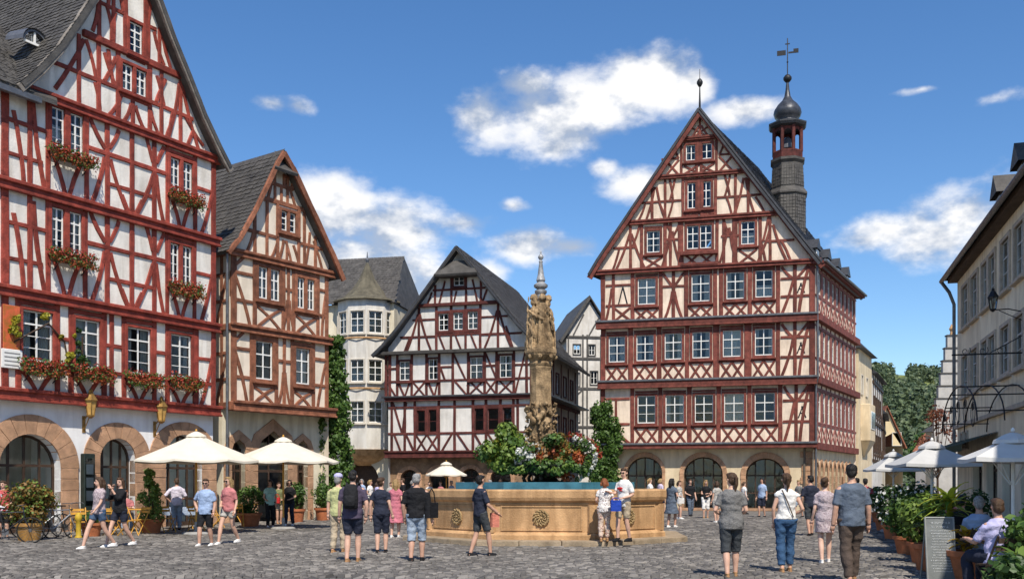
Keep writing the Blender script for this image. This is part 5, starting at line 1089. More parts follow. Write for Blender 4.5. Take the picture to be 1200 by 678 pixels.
tree((27.8, 64, 0), 6.6, 1.3, 'small copper-leaved tree in the lane before the white stepped gable', leafmat('leaf_red', (.10, .03, .02), (.26, .10, .05)), 8, 900, .2, .1)

# ---------------------------------------------------------------- the square and its cobbles
FC = gp(643, 631, .14); FC = Vector((.95, 27.6, 0))
def square():
    m = bpy.data.materials.new('joint_grit'); m.use_nodes = True; nt = m.node_tree; N = nt.nodes; Lk = nt.links; b = N['Principled BSDF']; b.inputs['Roughness'].default_value = .85
    tc = N.new('ShaderNodeTexCoord'); v = N.new('ShaderNodeTexVoronoi'); v.inputs['Scale'].default_value = 4.6; Lk.new(tc.outputs['Object'], v.inputs['Vector']); cr = N.new('ShaderNodeValToRGB'); cr.color_ramp.elements[0].color = (.11, .098, .086, 1); cr.color_ramp.elements[1].color = (.27, .245, .215, 1)
    n = N.new('ShaderNodeTexNoise'); n.inputs['Scale'].default_value = .5; n.inputs['Detail'].default_value = 6; Lk.new(tc.outputs['Object'], n.inputs['Vector'])
    mx = N.new('ShaderNodeMix'); mx.data_type = 'RGBA'; mx.blend_type = 'MULTIPLY'; mx.inputs[0].default_value = .5; Lk.new(v.outputs['Color'], cr.inputs[0]); Lk.new(cr.outputs[0], mx.inputs[6]); Lk.new(n.outputs['Fac'], mx.inputs[7]); Lk.new(mx.outputs[2], b.inputs['Base Color'])
    bp = N.new('ShaderNodeBump'); bp.inputs['Strength'].default_value = .8; bp.inputs['Distance'].default_value = .03; v2 = N.new('ShaderNodeTexVoronoi'); v2.feature = 'DISTANCE_TO_EDGE'; v2.inputs['Scale'].default_value = 4.6; Lk.new(tc.outputs['Object'], v2.inputs['Vector']); Lk.new(v2.outputs[0], bp.inputs['Height']); Lk.new(bp.outputs[0], b.inputs['Normal'])
    g = MB().add([(-900, -60, 0), (900, -60, 0), (900, 1500, 0), (-900, 1500, 0)], [(0, 1, 2, 3)]).build('ground', m); g['kind'] = 'structure'
    cm = bpy.data.materials.new('cobble'); cm.use_nodes = True; nt = cm.node_tree; N = nt.nodes; Lk = nt.links; b = N['Principled BSDF']; b.inputs['Roughness'].default_value = .62; b.inputs['Specular IOR Level'].default_value = .4
    ge = N.new('ShaderNodeNewGeometry'); oi = N.new('ShaderNodeObjectInfo'); ad = N.new('ShaderNodeMath'); ad.operation = 'ADD'; Lk.new(ge.outputs['Random Per Island'], ad.inputs[0]); Lk.new(oi.outputs['Random'], ad.inputs[1]); fr = N.new('ShaderNodeMath'); fr.operation = 'FRACT'; Lk.new(ad.outputs[0], fr.inputs[0])
    cr = N.new('ShaderNodeValToRGB'); e = cr.color_ramp.elements; e[0].color = (.088, .081, .073, 1); e[1].color = (.275, .25, .22, 1); q = e.new(.55); q.color = (.15, .137, .122, 1); Lk.new(fr.outputs[0], cr.inputs[0])
    tc = N.new('ShaderNodeTexCoord'); n = N.new('ShaderNodeTexNoise'); n.inputs['Scale'].default_value = 22; n.inputs['Detail'].default_value = 4; Lk.new(ge.outputs['Position'], n.inputs['Vector']); n2 = N.new('ShaderNodeTexNoise'); n2.inputs['Scale'].default_value = .45; n2.inputs['Detail'].default_value = 5; Lk.new(ge.outputs['Position'], n2.inputs['Vector'])
    mx = N.new('ShaderNodeMix'); mx.data_type = 'RGBA'; mx.blend_type = 'MULTIPLY'; mx.inputs[0].default_value = .45; Lk.new(cr.outputs[0], mx.inputs[6]); rr = N.new('ShaderNodeValToRGB'); rr.color_ramp.elements[0].position = .35; rr.color_ramp.elements[0].color = (.35, .34, .33, 1); rr.color_ramp.elements[1].position = .65; Lk.new(n2.outputs['Fac'], rr.inputs[0]); Lk.new(rr.outputs[0], mx.inputs[7])
    Lk.new(mx.outputs[2], b.inputs['Base Color']); bp = N.new('ShaderNodeBump'); bp.inputs['Strength'].default_value = .5; bp.inputs['Distance'].default_value = .02; Lk.new(n.outputs['Fac'], bp.inputs['Height']); Lk.new(bp.outputs[0], b.inputs['Normal'])
    rg = random.Random(21)
    def stone(mb, x, y, w, d, h, rot):
        c, s = math.cos(rot), math.sin(rot); tx, ty = rg.uniform(-.07, .07), rg.uniform(-.10, .10); vs = []
        for k, (iw, z) in enumerate(((1, -.03), (.97, h * .62), (.72, h))):
            for a, b_ in ((-1, -1), (1, -1), (1, 1), (-1, 1)):
                lx, ly = a * w / 2 * iw * (1 + rg.uniform(-.07, .07)), b_ * d / 2 * iw * (1 + rg.uniform(-.07, .07)); vs.append((x + lx * c - ly * s, y + lx * s + ly * c, z + (lx * tx + ly * ty if k else 0)))
        mb.add(vs, [(0, 1, 5, 4), (1, 2, 6, 5), (2, 3, 7, 6), (3, 0, 4, 7), (4, 5, 9, 8), (5, 6, 10, 9), (6, 7, 11, 10), (7, 4, 8, 11), (8, 9, 10, 11)])
    mb = MB(); y = 14.6; singles = []
    while y < 47:
        d = .122 if y < 22 else (.15 if y < 31 else .21); hw = .56 * y + .6; x = -hw + rg.uniform(0, .2)
        while x < hw:
            w = d * rg.uniform(.85, 1.5); xx, yy = x + w / 2, y + .10 * math.sin(xx_(x) * 1.1) + rg.uniform(-.012, .012); x += w
            if (Vector((xx, yy)) - FC.xy).length < 3.75: continue
            hgt = .028 + rg.uniform(-.008, .014); 
            if len(singles) < 300 and 15.75 < yy and abs(xx) < .53 * yy: singles.append((xx, yy, w, d, hgt))
            else: stone(mb, xx, yy, w * .95, d * .95, hgt, rg.uniform(-.06, .06))
        y += d
    st = mb.build('cobblestones', cm, g); st['kind'] = 'stuff'
    var = []
    for k in range(8): q = MB(); stone(q, 0, 0, .95, .95, .03, 0); var.append(q.mesh('cobblestone', cm))
    for xx, yy, w, d, hgt in singles: link('cobblestone', rg.choice(var), g, Matrix.Translation((xx, yy, 0)) @ Matrix.Rotation(rg.uniform(-.06, .06), 4, 'Z') @ Matrix.Diagonal((w, d, hgt / .03, 1)))
def xx_(x): return x
square()
# ---------------------------------------------------------------- figures
TMP = bpy.data.scenes.new('sculpt')
def sculpt(jobs):
    """jobs: list of (MB, voxel, smoothing). Each closed shape is fused into one continuous skin"""
    obs = []
    for mb, vox, it in jobs:
        me = mb.mesh('tmp', []); o = bpy.data.objects.new('tmp', me); TMP.collection.objects.link(o)
        r = o.modifiers.new('r', 'REMESH'); r.mode = 'VOXEL'; r.voxel_size = vox
        if it: s = o.modifiers.new('s', 'SMOOTH'); s.factor = .5; s.iterations = it
        obs.append(o)
    TMP.view_layers[0].update(); dg = TMP.view_layers[0].depsgraph; res = []
    for o in obs: res.append(bpy.data.meshes.new_from_object(o.evaluated_get(dg)))
    for o in obs: me = o.data; bpy.data.objects.remove(o); bpy.data.meshes.remove(me)
    for me in res:
        me.materials.clear(); me.polygons.foreach_set('use_smooth', [True] * len(me.polygons))
    return res
def ell(mb, c, rx, ry, rz, n=14, m=9):
    return mb.lathe([(max(.001, math.sin(math.pi * i / m)), -rz * math.cos(math.pi * i / m)) for i in range(m + 1)], n, c, sx=rx, sy=ry)
def stack(mb, secs, n=18):
    """body section stack: (x, y, z, rx, ry)"""
    return mb.loft([[(x + rx * math.cos(2 * math.pi * k / n), y + ry * math.sin(2 * math.pi * k / n), z) for k in range(n)] for x, y, z, rx, ry in secs])
def lerp_path(pts, t0, t1, k=5):
    """resample a polyline between fractions t0 and t1"""
    pts = [Vector(p) for p in pts]; d = [0]
    for a, b in zip(pts[:-1], pts[1:]): d.append(d[-1] + (b - a).length)
    out = []
    for i in range(k + 1):
        s = (t0 + (t1 - t0) * i / k) * d[-1]; j = 0
        while j < len(pts) - 2 and d[j + 1] < s: j += 1
        out.append(pts[j].lerp(pts[j + 1], (s - d[j]) / max(1e-6, d[j + 1] - d[j])))
    return out
def cloth(name, col, pat=None, col2=None, scale=30, rough=.85):
    if name in MATS: return MATS[name]
    m = mat(name, col, rough, .12, 9, .5, 16, spec=.2)
    if pat:
        nt = m.node_tree; N = nt.nodes; Lk = nt.links; b = N['Principled BSDF']; src = b.inputs['Base Color'].links[0].from_socket
        tc = N.new('ShaderNodeTexCoord'); v = N.new('ShaderNodeTexVoronoi' if pat == 'dots' else 'ShaderNodeTexNoise'); v.inputs['Scale'].default_value = scale; Lk.new(tc.outputs['Object'], v.inputs['Vector'])
        cr = N.new('ShaderNodeValToRGB'); cr.color_ramp.interpolation = 'CONSTANT'; cr.color_ramp.elements[0].color = (1, 1, 1, 1); cr.color_ramp.elements[1].color = (0, 0, 0, 1); cr.color_ramp.elements[1].position = .33 if pat == 'dots' else .52
        Lk.new(v.outputs['Distance' if pat == 'dots' else 'Fac'], cr.inputs[0]); mx = N.new('ShaderNodeMix'); mx.data_type = 'RGBA'; Lk.new(cr.outputs[0], mx.inputs[0]); Lk.new(src, mx.inputs[6]); mx.inputs[7].default_value = (*col2, 1); Lk.new(mx.outputs[2], b.inputs['Base Color'])
    return m
def skinm(k):
    c = [(.60, .36, .26), (.52, .30, .21), (.66, .42, .32), (.42, .24, .16)][k]; return mat('skin_%d' % k, c, .5, .08, 12, .05, spec=.35)
EYEM = mat('eye_dark', (.02, .015, .012), .25, .1, 5, 0); LIPM = mat('lip', (.40, .13, .11), .5, .1, 5, 0)
HAIR = {k: mat('hair_' + k, c, .45, .3, 40, .4, 120) for k, c in dict(brown=(.07, .038, .02), black=(.013, .011, .01), blond=(.33, .21, .09), grey=(.28, .27, .26), auburn=(.24, .075, .025), white=(.6, .58, .55)).items()}
ARMS = {  # elbow and wrist relative to the shoulder: outwards, forwards (minus y), up
    'down': ((.075, .02, -.285), (.085, -.06, -.525)), 'swingf': ((.06, -.10, -.27), (.05, -.27, -.45)), 'swingb': ((.07, .12, -.265), (.09, .17, -.50)),
    'waist': ((.10, .04, -.28), (-.02, -.17, -.36)), 'face': ((.02, -.19, -.20), (-.13, -.25, .05)), 'hip': ((.19, .06, -.24), (.02, -.03, -.44)),
    'fwd': ((.04, -.12, -.26), (0, -.34, -.22)), 'table': ((.05, -.17, -.24), (-.06, -.38, -.22)), 'cross': ((.07, -.04, -.28), (-.24, -.17, -.27)), 'up': ((.04, -.16, -.2), (-.02, -.32, -.03))}
def person(loc, facing, label, H=1.72, top=None, bottom=None, hair=('short', 'brown'), shoes=None, stride=.0, arms=('down', 'down'), skin=0, fem=False, sit=False, vox=.014, glasses=False, hat=None, head_turn=0.0, lean=0.0, build=1.0, group='people on the square', look_down=0.0, socks=None):
    """facing: degrees, 0 = towards the camera, positive turns the person to its own left (picture right)"""
    o = thing('person', loc, R(facing), label, 'person', group); s = H / 1.72; k = build; rg = random.Random(len(label) * 7 + int(abs(facing)))
    o.scale = (s, s, s)
    hz = .93 if not sit else .52; T = hz - .93; ln = lean; sway = rg.uniform(-.05, .05); head_turn = head_turn or rg.uniform(-28, 28); stride = stride + rg.uniform(.0, .05)
    def up(x, y, z): return Vector((x + sway * max(0, z - .93) - sway * 1.5 * max(0, z - 1.3), y - ln * max(0, z - .93), z + T - x * sway * .6 * (1 if z > 1.2 else 0)))
    shw = (.150 if fem else .172) * (k * .5 + .5); hip = .095
    # skeleton
    legs = []
    for i, sd in enumerate((-1, 1)):
        st = stride * (1 if i == 0 else -1)
        if sit: legs.append([Vector((sd * .09, .0, hz)), Vector((sd * .13, -.42, hz + .02)), Vector((sd * .13, -.44 + .1 * i, .09))])
        else:
            foot = Vector((sd * .085, -st, .085 + (.05 if st < -.2 else 0))); kn = Vector((sd * .09, -st * .5 - .05 - (.05 if st < -.2 else 0), .49)); legs.append([Vector((sd * hip, .0, hz)), kn, foot])
    arm = []
    for i, sd in enumerate((-1, 1)):
        e, w = ARMS[arms[i]]; jt = lambda: rg.uniform(-.028, .028); e = (e[0] + jt(), e[1] + jt(), e[2]); w = (w[0] + jt(), w[1] + jt() * 1.6, w[2] + abs(jt())); S_ = up(sd * shw, .012, 1.372); arm.append([S_, S_ + Vector((sd * e[0], e[1], e[2])), S_ + Vector((sd * w[0], w[1], w[2]))])
    def torso(g=0.0, z0=.86, z1=1.46):
        w = 1.0; secs = [(.86, .165 if fem else .155, .115), (.93, .172 if fem else .16, .118), (1.02, .145 if fem else .152, .105), (1.10, .128 if fem else .15, .098), (1.20, .14 if fem else .16, .105), (1.30, .155 if fem else .172, .118 if fem else .112), (1.36, .155 if fem else .172, .105), (1.395, .13 if fem else .148, .09), (1.43, .095 if fem else .108, .074), (1.455, .072, .062), (1.48, .058, .055)]
        out = []
        for z, rx, ry in secs:
            if z0 - .001 <= z <= z1: p = up(0, .012 if z > 1.3 else 0, z); out.append((p.x, p.y, p.z, rx * k + g, ry * (k * 1.0) + g))
        return out
    def legtube(mb, lg, t0, t1, g=0.0, wide=0.0, n=12):
        P = lerp_path(lg, t0, t1, 7); rad = []
        for j in range(8):
            t = t0 + (t1 - t0) * j / 7; r = (.088 - .07 * t if t < .5 else (.060 + .004 * math.sin((t - .5) * 12) - (t - .62) * .055 if t > .62 else .055)); r = max(r, .036); rad.append(r * (k * .6 + .4) + g + wide * t)
        mb.tube(P, rad, n); return mb
    def armtube(mb, a, t0, t1, g=0.0, n=10):
        P = lerp_path(a, t0, t1, 6); mb.tube(P, [(.05 - .018 * (t0 + (t1 - t0) * j / 6)) * (.85 if fem else 1) * (k * .5 + .5) + g for j in range(7)], n); return mb
    bm_ = MB(); stack(bm_, torso()); hc = up(0, -.005, 1.605) + Vector((0, -.02 * look_down, 0))
    bm_.tube([up(0, .015, 1.43), up(0, .005, 1.53)], [.056, .05], 10)
    for lg in legs: legtube(bm_, lg, 0, 1)
    for a in arm: armtube(bm_, a, 0, 1); ell(bm_, a[0] + Vector((-math.copysign(.01, a[0].x), 0, -.01)), .05, .052, .05)
    for lg in legs:
        A_ = lg[2]; bm_.tube([A_ + Vector((0, .045, -.045)), A_ + Vector((0, -.05, -.045)), A_ + Vector((0, -.15, -.06))], [.038, .04, .026], 8)
    # head: skull, jaw, nose, ears
    ht = R(head_turn); rot = Matrix.Rotation(ht, 3, 'Z'); hd = MB(); Hc = lambda x, y, z: hc + rot @ Vector((x, y, z))
    for c, r3 in (((0, .008, .03), (.074, .092, .088)), ((0, -.018, -.035), (.058, .07, .075)), ((0, -.035, -.075), (.035, .042, .035))):
        q = Hc(*c); kk = len(hd.v); ell(hd, (0, 0, 0), *r3); hd.v[kk:] = [tuple(q + rot @ Vector(v)) for v in hd.v[kk:]]
    hd.tube([Hc(0, -.088, .01), Hc(0, -.112, -.03), Hc(0, -.085, -.04)], [.010, .016, .009], 7)
    for sd in (-1, 1): hd.tube([Hc(sd * .072, .01, -.025), Hc(sd * .083, .018, .0), Hc(sd * .078, .022, .022)], [.01, .016, .012], 6)
    bm_.v and bm_.add(hd.v, hd.f)
    jobs = [(bm_, vox, 3)]; parts = [('body', skinm(skin))]
    if top:
        kind, tm, sl, hem = top; tb = MB(); secs = torso(.018, max(.86, 0), 1.455)
        if hem < .86: p = up(0, 0, hem); secs = [(p.x, p.y, p.z, (.18 if kind != 'dress' else .26) * k, (.135 if kind != 'dress' else .22) * k)] + [(x, y, z, rx + .008, ry + .008) for x, y, z, rx, ry in secs]
        elif hem > .9: secs = [q for q in secs if q[2] >= hem + T - .02]
        stack(tb, secs)
        for a in arm:
            if sl > 0: armtube(tb, a, .03, sl, .017 if sl < .6 else .012); ell(tb, a[0] + Vector((-math.copysign(.012, a[0].x), 0, -.012)), .056, .06, .056)
            else: ell(tb, a[0] + Vector((-math.copysign(.04, a[0].x), 0, .005)), .045, .06, .045)
        jobs.append((tb, vox, 2)); parts.append(('shirt' if kind != 'dress' else 'dress', tm))
    if bottom:
        kind, pm, ln_ = bottom; pb = MB(); sc = torso(.014, .86, 1.0); stack(pb, sc)
        if kind == 'skirt' and not sit:
            p = up(0, 0, 1.0); stack(pb, [(0, 0, .93 - ln_, .20 * k, .17 * k), (0, 0, .8, .19 * k, .14 * k), (0, 0, .9, .185 * k, .135 * k), (0, 0, 1.0, .15 * k, .115 * k)])
        else:
            for lg in legs: legtube(pb, lg, -.02, ln_, .02, .012 if kind == 'shorts' else .004)
            ell(pb, up(0, 0, .86), .15 * k, .12 * k, .09)
        jobs.append((pb, vox, 2)); parts.append((kind, pm))
    style, hcol = hair; hb = MB()
    def he(c, r3):
        q = Hc(*c); kk = len(hb.v); ell(hb, (0, 0, 0), *r3); hb.v[kk:] = [tuple(q + rot @ Vector(v)) for v in hb.v[kk:]]
    if style != 'bald':
        he((0, .022, .046), (.082, .093, .082)); he((0, .05, -.005), (.075, .062, .08)); he((0, -.035, .085), (.068, .055, .042))
        if style in ('long', 'bob'):
            for sd in (-1, 1): hb.tube([Hc(sd * .07, -.01, .05), Hc(sd * .088, .02, -.04), Hc(sd * .085, .03, -.10 if style == 'bob' else -.2)], [.03, .034, .026], 8)
            hb.tube([Hc(0, .07, .04), Hc(0, .095, -.06), Hc(0, .09, -.12 if style == 'bob' else -.26)], [.07, .075, .05], 10)
        if style == 'tail': hb.tube([Hc(0, .1, .05), Hc(0, .155, .03), Hc(0, .14, -.08), Hc(.01, .12, -.2)], [.025, .035, .03, .012], 8)
        if style == 'bun': he((0, .115, .05), (.045, .04, .045))
    else: he((0, .045, -.01), (.08, .062, .045))
    jobs.append((hb, max(.011, vox * .8), 2)); parts.append(('hair', HAIR[hcol]))
    ms = sculpt(jobs)
    for (nm, mt), me in zip(parts, ms):
        me.name = nm; me.materials.append(mt)
        if nm in ('shirt', 'dress', 'shorts', 'trousers', 'skirt', 'hair'):
            a_ = .015 if nm != 'hair' else .010; f_ = 8.5 if nm != 'hair' else 24; off = rg.uniform(0, 50)
            co = [0.0] * (3 * len(me.vertices)); me.vertices.foreach_get('co', co); no = [0.0] * len(co); me.vertices.foreach_get('normal', no)
            for i in range(0, len(co), 3):
                d_ = a_ * mnoise.noise(Vector((co[i] * f_ + off, co[i + 1] * f_, co[i + 2] * f_ * (1.5 if nm != 'hair' else .5))))
                co[i] += no[i] * d_; co[i + 1] += no[i + 1] * d_; co[i + 2] += no[i + 2] * d_
            me.vertices.foreach_set('co', co)
        if nm == 'body':
            # hands with five fingers, eyes, brows and mouth join the fused skin
            x = MB()
            for a, sd in zip(arm, (-1, 1)):
                w = a[2]; d = (a[2] - a[1]).normalized(); sdv = Vector((0, -1, 0)) if abs(d.y) < .75 else Vector((-sd, 0, 0)); sdv = (sdv - d * sdv.dot(d)).normalized(); pal = d.cross(sdv).normalized()
                x.tube([w - d * .01, w + d * .035, w + d * .085], [.026, .036, .032], 8, flat=.6)
                for q, (off_, L) in enumerate(((.026, .062), (.009, .072), (-.009, .068), (-.025, .052))):
                    b0 = w + d * .08 + sdv * off_; inn = Vector((-sd, 0, 0)) * .018; x.tube([b0, b0 + d * L * .5 + inn * .3, b0 + d * L * .85 + inn], [.0095, .009, .007], 6)
                b0 = w + d * .03 + sdv * .03; x.tube([b0, b0 + sdv * .025 + d * .025, b0 + sdv * .03 + d * .055], [.012, .011, .008], 6)
            x.cur = 1
            for sd in (-1, 1): ell(x, Hc(sd * .031, -.082, .005), .013, .008, .008, 8, 5); x.tube([Hc(sd * .015, -.09, .024), Hc(sd * .048, -.081, .026)], .005, 5)
            x.cur = 2; x.tube([Hc(-.022, -.082, -.068), Hc(0, -.088, -.066), Hc(.022, -.082, -.068)], [.005, .008, .005], 6)
            b2 = bmesh.new(); b2.from_mesh(me); xm = x.mesh('x', []); b2.from_mesh(xm); bpy.data.meshes.remove(xm); b2.to_mesh(me); b2.free(); me.materials.append(EYEM); me.materials.append(LIPM); me.polygons.foreach_set('use_smooth', [True] * len(me.polygons))
        link(nm, me, o)
    for lg in legs:
        A_ = lg[2]; sh = MB(); z0 = A_.z - .085
        sh.loft([[(A_.x + w * math.cos(t), A_.y + yc + l * math.sin(t), z0 + z) for t in [2 * math.pi * j / 12 for j in range(12)]] for z, w, l, yc in ((.0, .044, .135, -.05), (.025, .046, .138, -.05), (.05, .043, .12, -.045), (.075, .036, .085, -.02), (.095, .034, .055, .02))]); sh.build('shoe', shoes or CL['black'], o, smooth=True)
    if glasses:
        g = MB()
        for sd in (-1, 1): q = Hc(sd * .034, -.096, .004); g.box(q.x - .026, q.x + .026, q.y - .006, q.y + .006, q.z - .018, q.z + .016)
        q = Hc(0, -.1, .01); g.box(q.x - .012, q.x + .012, q.y - .004, q.y + .004, q.z - .004, q.z + .004); g.build('sunglasses', EYEM, o)
    if hat: hb = MB(); q = Hc(0, .005, .07); hb.lathe([(.10, -.01), (.098, .02), (.085, .06), (.045, .085), (0, .09)], 14, q); hb.tube([Hc(0, -.07, .065), Hc(0, -.15, .055)], [.075, .05], 10, flat=.12); hb.build('cap', hat, o, smooth=True)
    return o
CL = dict(black=cloth('black_cloth', (.014, .014, .016)), navy=cloth('navy_cloth', (.024, .028, .046)), purple=cloth('plum_cloth', (.075, .06, .095)), denim=cloth('denim', (.06, .10, .17)), ldenim=cloth('pale_denim', (.30, .36, .44)), white=cloth('white_cloth', (.74, .72, .69)),
          grey=cloth('grey_marl', (.13, .125, .12), 'n', (.19, .185, .18), 90), slate=cloth('slate_cloth', (.10, .125, .165)), dgrey=cloth('dark_grey_cloth', (.05, .055, .06)), brown=cloth('brown_jeans', (.085, .062, .05)), beige=cloth('beige_cloth', (.42, .34, .24)), pink=cloth('pink_cloth', (.50, .16, .20)), rose=cloth('rose_cloth', (.46, .17, .17)),
          sky=cloth('blue_shirt', (.30, .39, .56)), teal=cloth('mint_cloth', (.32, .53, .50)), lime=cloth('lime_cloth', (.46, .46, .22)), lav=cloth('lavender_shirt', (.46, .44, .66)), red=cloth('red_cloth', (.50, .03, .03)), coral=cloth('coral_cloth', (.58, .20, .14)), floral=cloth('floral_cloth', (.70, .66, .62), 'dots', (.13, .06, .07), 26), floralp=cloth('floral_trousers', (.60, .47, .38), 'dots', (.22, .06, .05), 22),
          mottled=cloth('mottled_blouse', (.50, .42, .42), 'n', (.30, .23, .25), 40), lilac=cloth('lilac_cloth', (.52, .45, .56)), stone=cloth('stone_cloth', (.40, .38, .35)), tan=cloth('tan_leather', (.34, .19, .09)), jean2=cloth('blue_jeans', (.04, .09, .18)), olive=cloth('olive_cloth', (.18, .19, .08)))
def G(px, py, z=0.0): return gp(px, py, z)
CR = 'crowd at the back of the square'
P_ = person
P_(G(116, 643), -38, 'woman in mottled blouse and denim shorts striding left near the red house', 1.70, ('tee', CL['mottled'], .38, .84), ('shorts', CL['denim'], .28), ('long', 'brown'), CL['white'], .34, ('swingb', 'swingf'), 0, True)
P_(G(141, 641), -32, 'woman in black top and navy shorts with hands raised to her face', 1.69, ('tee', CL['black'], .75, .84), ('shorts', CL['navy'], .33), ('long', 'brown'), CL['white'], .32, ('face', 'face'), 0, True)
P_(G(241, 640), -14, 'man in blue polo shirt and black knee-length shorts with sunglasses', 1.66, ('tee', CL['sky'], .42, .82), ('shorts', CL['black'], .50), ('short', 'brown'), CL['white'], .14, ('hip', 'down'), 1, False, build=1.12, glasses=True)
P_(G(268, 638), -24, 'blond woman in pink top and grey shorts walking', 1.71, ('tee', CL['rose'], .42, .84), ('shorts', CL['stone'], .27), ('long', 'blond'), CL['white'], .24, ('waist', 'down'), 0, True, glasses=True)
P_(G(317, 618), 10, 'woman in mint top and black trousers by the terracotta planters', 1.67, ('tee', CL['teal'], .3, .82), ('trousers', CL['black'], .98), ('bob', 'black'), CL['white'], .06, ('waist', 'down'), 1, True)
P_(G(327, 614), 30, 'person in olive shirt standing between two women', 1.58, ('tee', CL['olive'], .4, .84), ('shorts', CL['beige'], .4), ('short', 'brown'), CL['tan'], .05, ('waist', 'waist'), 1)
P_(G(339, 616), -8, 'woman in black shirt and dark jeans with sunglasses', 1.68, ('tee', CL['black'], .35, .84), ('trousers', CL['navy'], .98), ('bob', 'black'), CL['white'], .1, ('down', 'waist'), 1, True, glasses=True)
m8 = P_(G(413, 659), 176, 'man in plum T-shirt and navy shorts seen from behind with a backpack', 1.80, ('tee', CL['purple'], .42, .82), ('shorts', CL['navy'], .46), ('short', 'black'), CL['tan'], .06, ('down', 'down'), 0, build=1.08)
P_(G(396, 648), 168, 'person in lime shirt and white cap half hidden behind the man with the backpack', 1.74, ('tee', CL['lime'], .45, .82), ('trousers', CL['beige'], .98), ('short', 'grey'), CL['tan'], .05, ('down', 'down'), 0, hat=CL['lav'])
P_(G(447, 648), 180, 'woman in navy T-shirt and navy cropped trousers seen from behind', 1.68, ('tee', CL['navy'], .32, .86), ('shorts', CL['navy'], .55), ('bun', 'brown'), CL['black'], .03, ('down', 'down'), 0, True, build=1.06)
P_(G(463, 630), 170, 'woman in pink dress beside the man in black, near the fountain', 1.66, ('dress', CL['pink'], .25, .45), None, ('long', 'blond'), CL['white'], .04, ('down', 'down'), 0, True)
P_(G(488, 658), 172, 'grey-haired man in black T-shirt and pale denim shorts seen from behind', 1.74, ('tee', CL['black'], .45, .86), ('shorts', CL['ldenim'], .62), ('short', 'grey'), CL['black'], .07, ('down', 'down'), 1, build=1.16)
P_(G(563, 652), 118, 'young man in navy T-shirt and dark shorts facing the fountain', 1.72, ('tee', CL['navy'], .42, .84), ('shorts', CL['dgrey'], .45), ('short', 'black'), CL['black'], .15, ('swingf', 'down'), 1)
P_(G(708, 634, .15), 176, 'red-haired woman in floral clothes leaning towards the fountain wall', 1.52, ('tee', CL['floral'], .3, .80), ('trousers', CL['floralp'], .95), ('bob', 'auburn'), CL['tan'], .03, ('waist', 'waist'), 0, True, lean=.12)
m15 = P_(G(731, 634, .15), -52, 'man in white T-shirt with red print and beige shorts by the fountain', 1.76, ('tee', CL['white'], .42, .82), ('shorts', CL['beige'], .44), ('short', 'brown'), CL['black'], .08, ('fwd', 'waist'), 0, glasses=True)
_pr = MB(); ell(_pr, (0, -.128, 1.25), .095, .022, .035); ell(_pr, (.03, -.13, 1.2), .06, .018, .02); _pr.build('shirt_print', CL['red'], m15, smooth=True)
P_(G(787, 618), 140, 'woman in slate dress with white handbag right of the fountain', 1.72, ('dress', CL['slate'], .25, .5), None, ('long', 'black'), CL['white'], .05, ('waist', 'down'), 1, True)
P_(G(796, 608), 60, 'woman in pale top near the town hall arcade', 1.66, ('tee', CL['stone'], .3, .84), ('shorts', CL['beige'], .4), ('bob', 'brown'), CL['white'], .05, ('waist', 'down'), 0, True, vox=.018, group=CR)
P_(G(809, 605), 20, 'man in black T-shirt and grey trousers at the middle arch of the town hall', 1.74, ('tee', CL['black'], .4, .84), ('trousers', CL['slate'], .98), ('short', 'brown'), CL['black'], .06, ('waist', 'down'), 0, vox=.018, group=CR)
P_(G(827, 607), -10, 'blond woman in black top and white cropped trousers at the middle arch', 1.70, ('tee', CL['black'], .25, .9), ('shorts', CL['white'], .6), ('long', 'blond'), CL['tan'], .05, ('cross', 'waist'), 0, True, vox=.018, group=CR)
P_(G(840, 612), 200, 'woman in stone-coloured clothes hidden behind the woman in grey', 1.64, ('tee', CL['stone'], .3, .84), ('shorts', CL['stone'], .4), ('bob', 'brown'), CL['white'], .05, ('down', 'down'), 0, True, vox=.02, group=CR)
P_(G(857, 677), 176, 'woman in grey T-shirt and dark cropped trousers walking away', 1.72, ('tee', CL['grey'], .35, .80), ('shorts', CL['dgrey'], .60), ('tail', 'brown'), CL['tan'], .10, ('waist', 'waist'), 0, True, build=1.1)
P_(G(921, 671), 178, 'woman in white top and blue jeans with brown ponytail walking away', 1.72, ('tee', CL['white'], .12, .93), ('trousers', CL['jean2'], .93), ('tail', 'brown'), CL['tan'], .08, ('waist', 'down'), 0, True)
P_(G(950, 628), 182, 'man in dark navy T-shirt walking towards the lane', 1.78, ('tee', CL['navy'], .45, .82), ('shorts', CL['dgrey'], .5), ('short', 'black'), CL['black'], .12, ('down', 'down'), 1)
P_(G(967, 660), 172, 'woman in mottled lilac blouse and short skirt walking away', 1.66, ('tee', cloth('lilac_print', (.45, .38, .40), 'dots', (.22, .15, .17), 40), .35, .84), ('skirt', CL['mottled'], .30), ('bun', 'brown'), CL['white'], .10, ('down', 'down'), 2, True)
P_(G(998, 684), 183, 'man in slate-grey T-shirt and brown jeans walking away, nearest on the right', 1.84, ('tee', CL['slate'], .45, .84), ('trousers', CL['brown'], .97), ('short', 'black'), CL['tan'], .10, ('down', 'down'), 1, build=1.1)
P_(G(1014, 620), 175, 'person in red and white shirt in the lane behind the slate-grey man', 1.72, ('tee', cloth('red_check', (.6, .5, .5), 'n', (.45, .06, .08), 18), .45, .84), ('trousers', CL['navy'], .98), ('short', 'black'), CL['black'], .1, ('down', 'down'), 1, vox=.018, group=CR)
# left edge, behind the bicycles
P_(G(4, 632), 20, 'person in white and red shirt standing at the left edge behind a bicycle', 1.62, ('tee', cloth('white_red', (.62, .60, .64), 'n', (.45, .08, .08), 7), .42, .84), ('shorts', CL['black'], .5), ('short', 'brown'), CL['black'], .05, ('waist', 'waist'), 0)
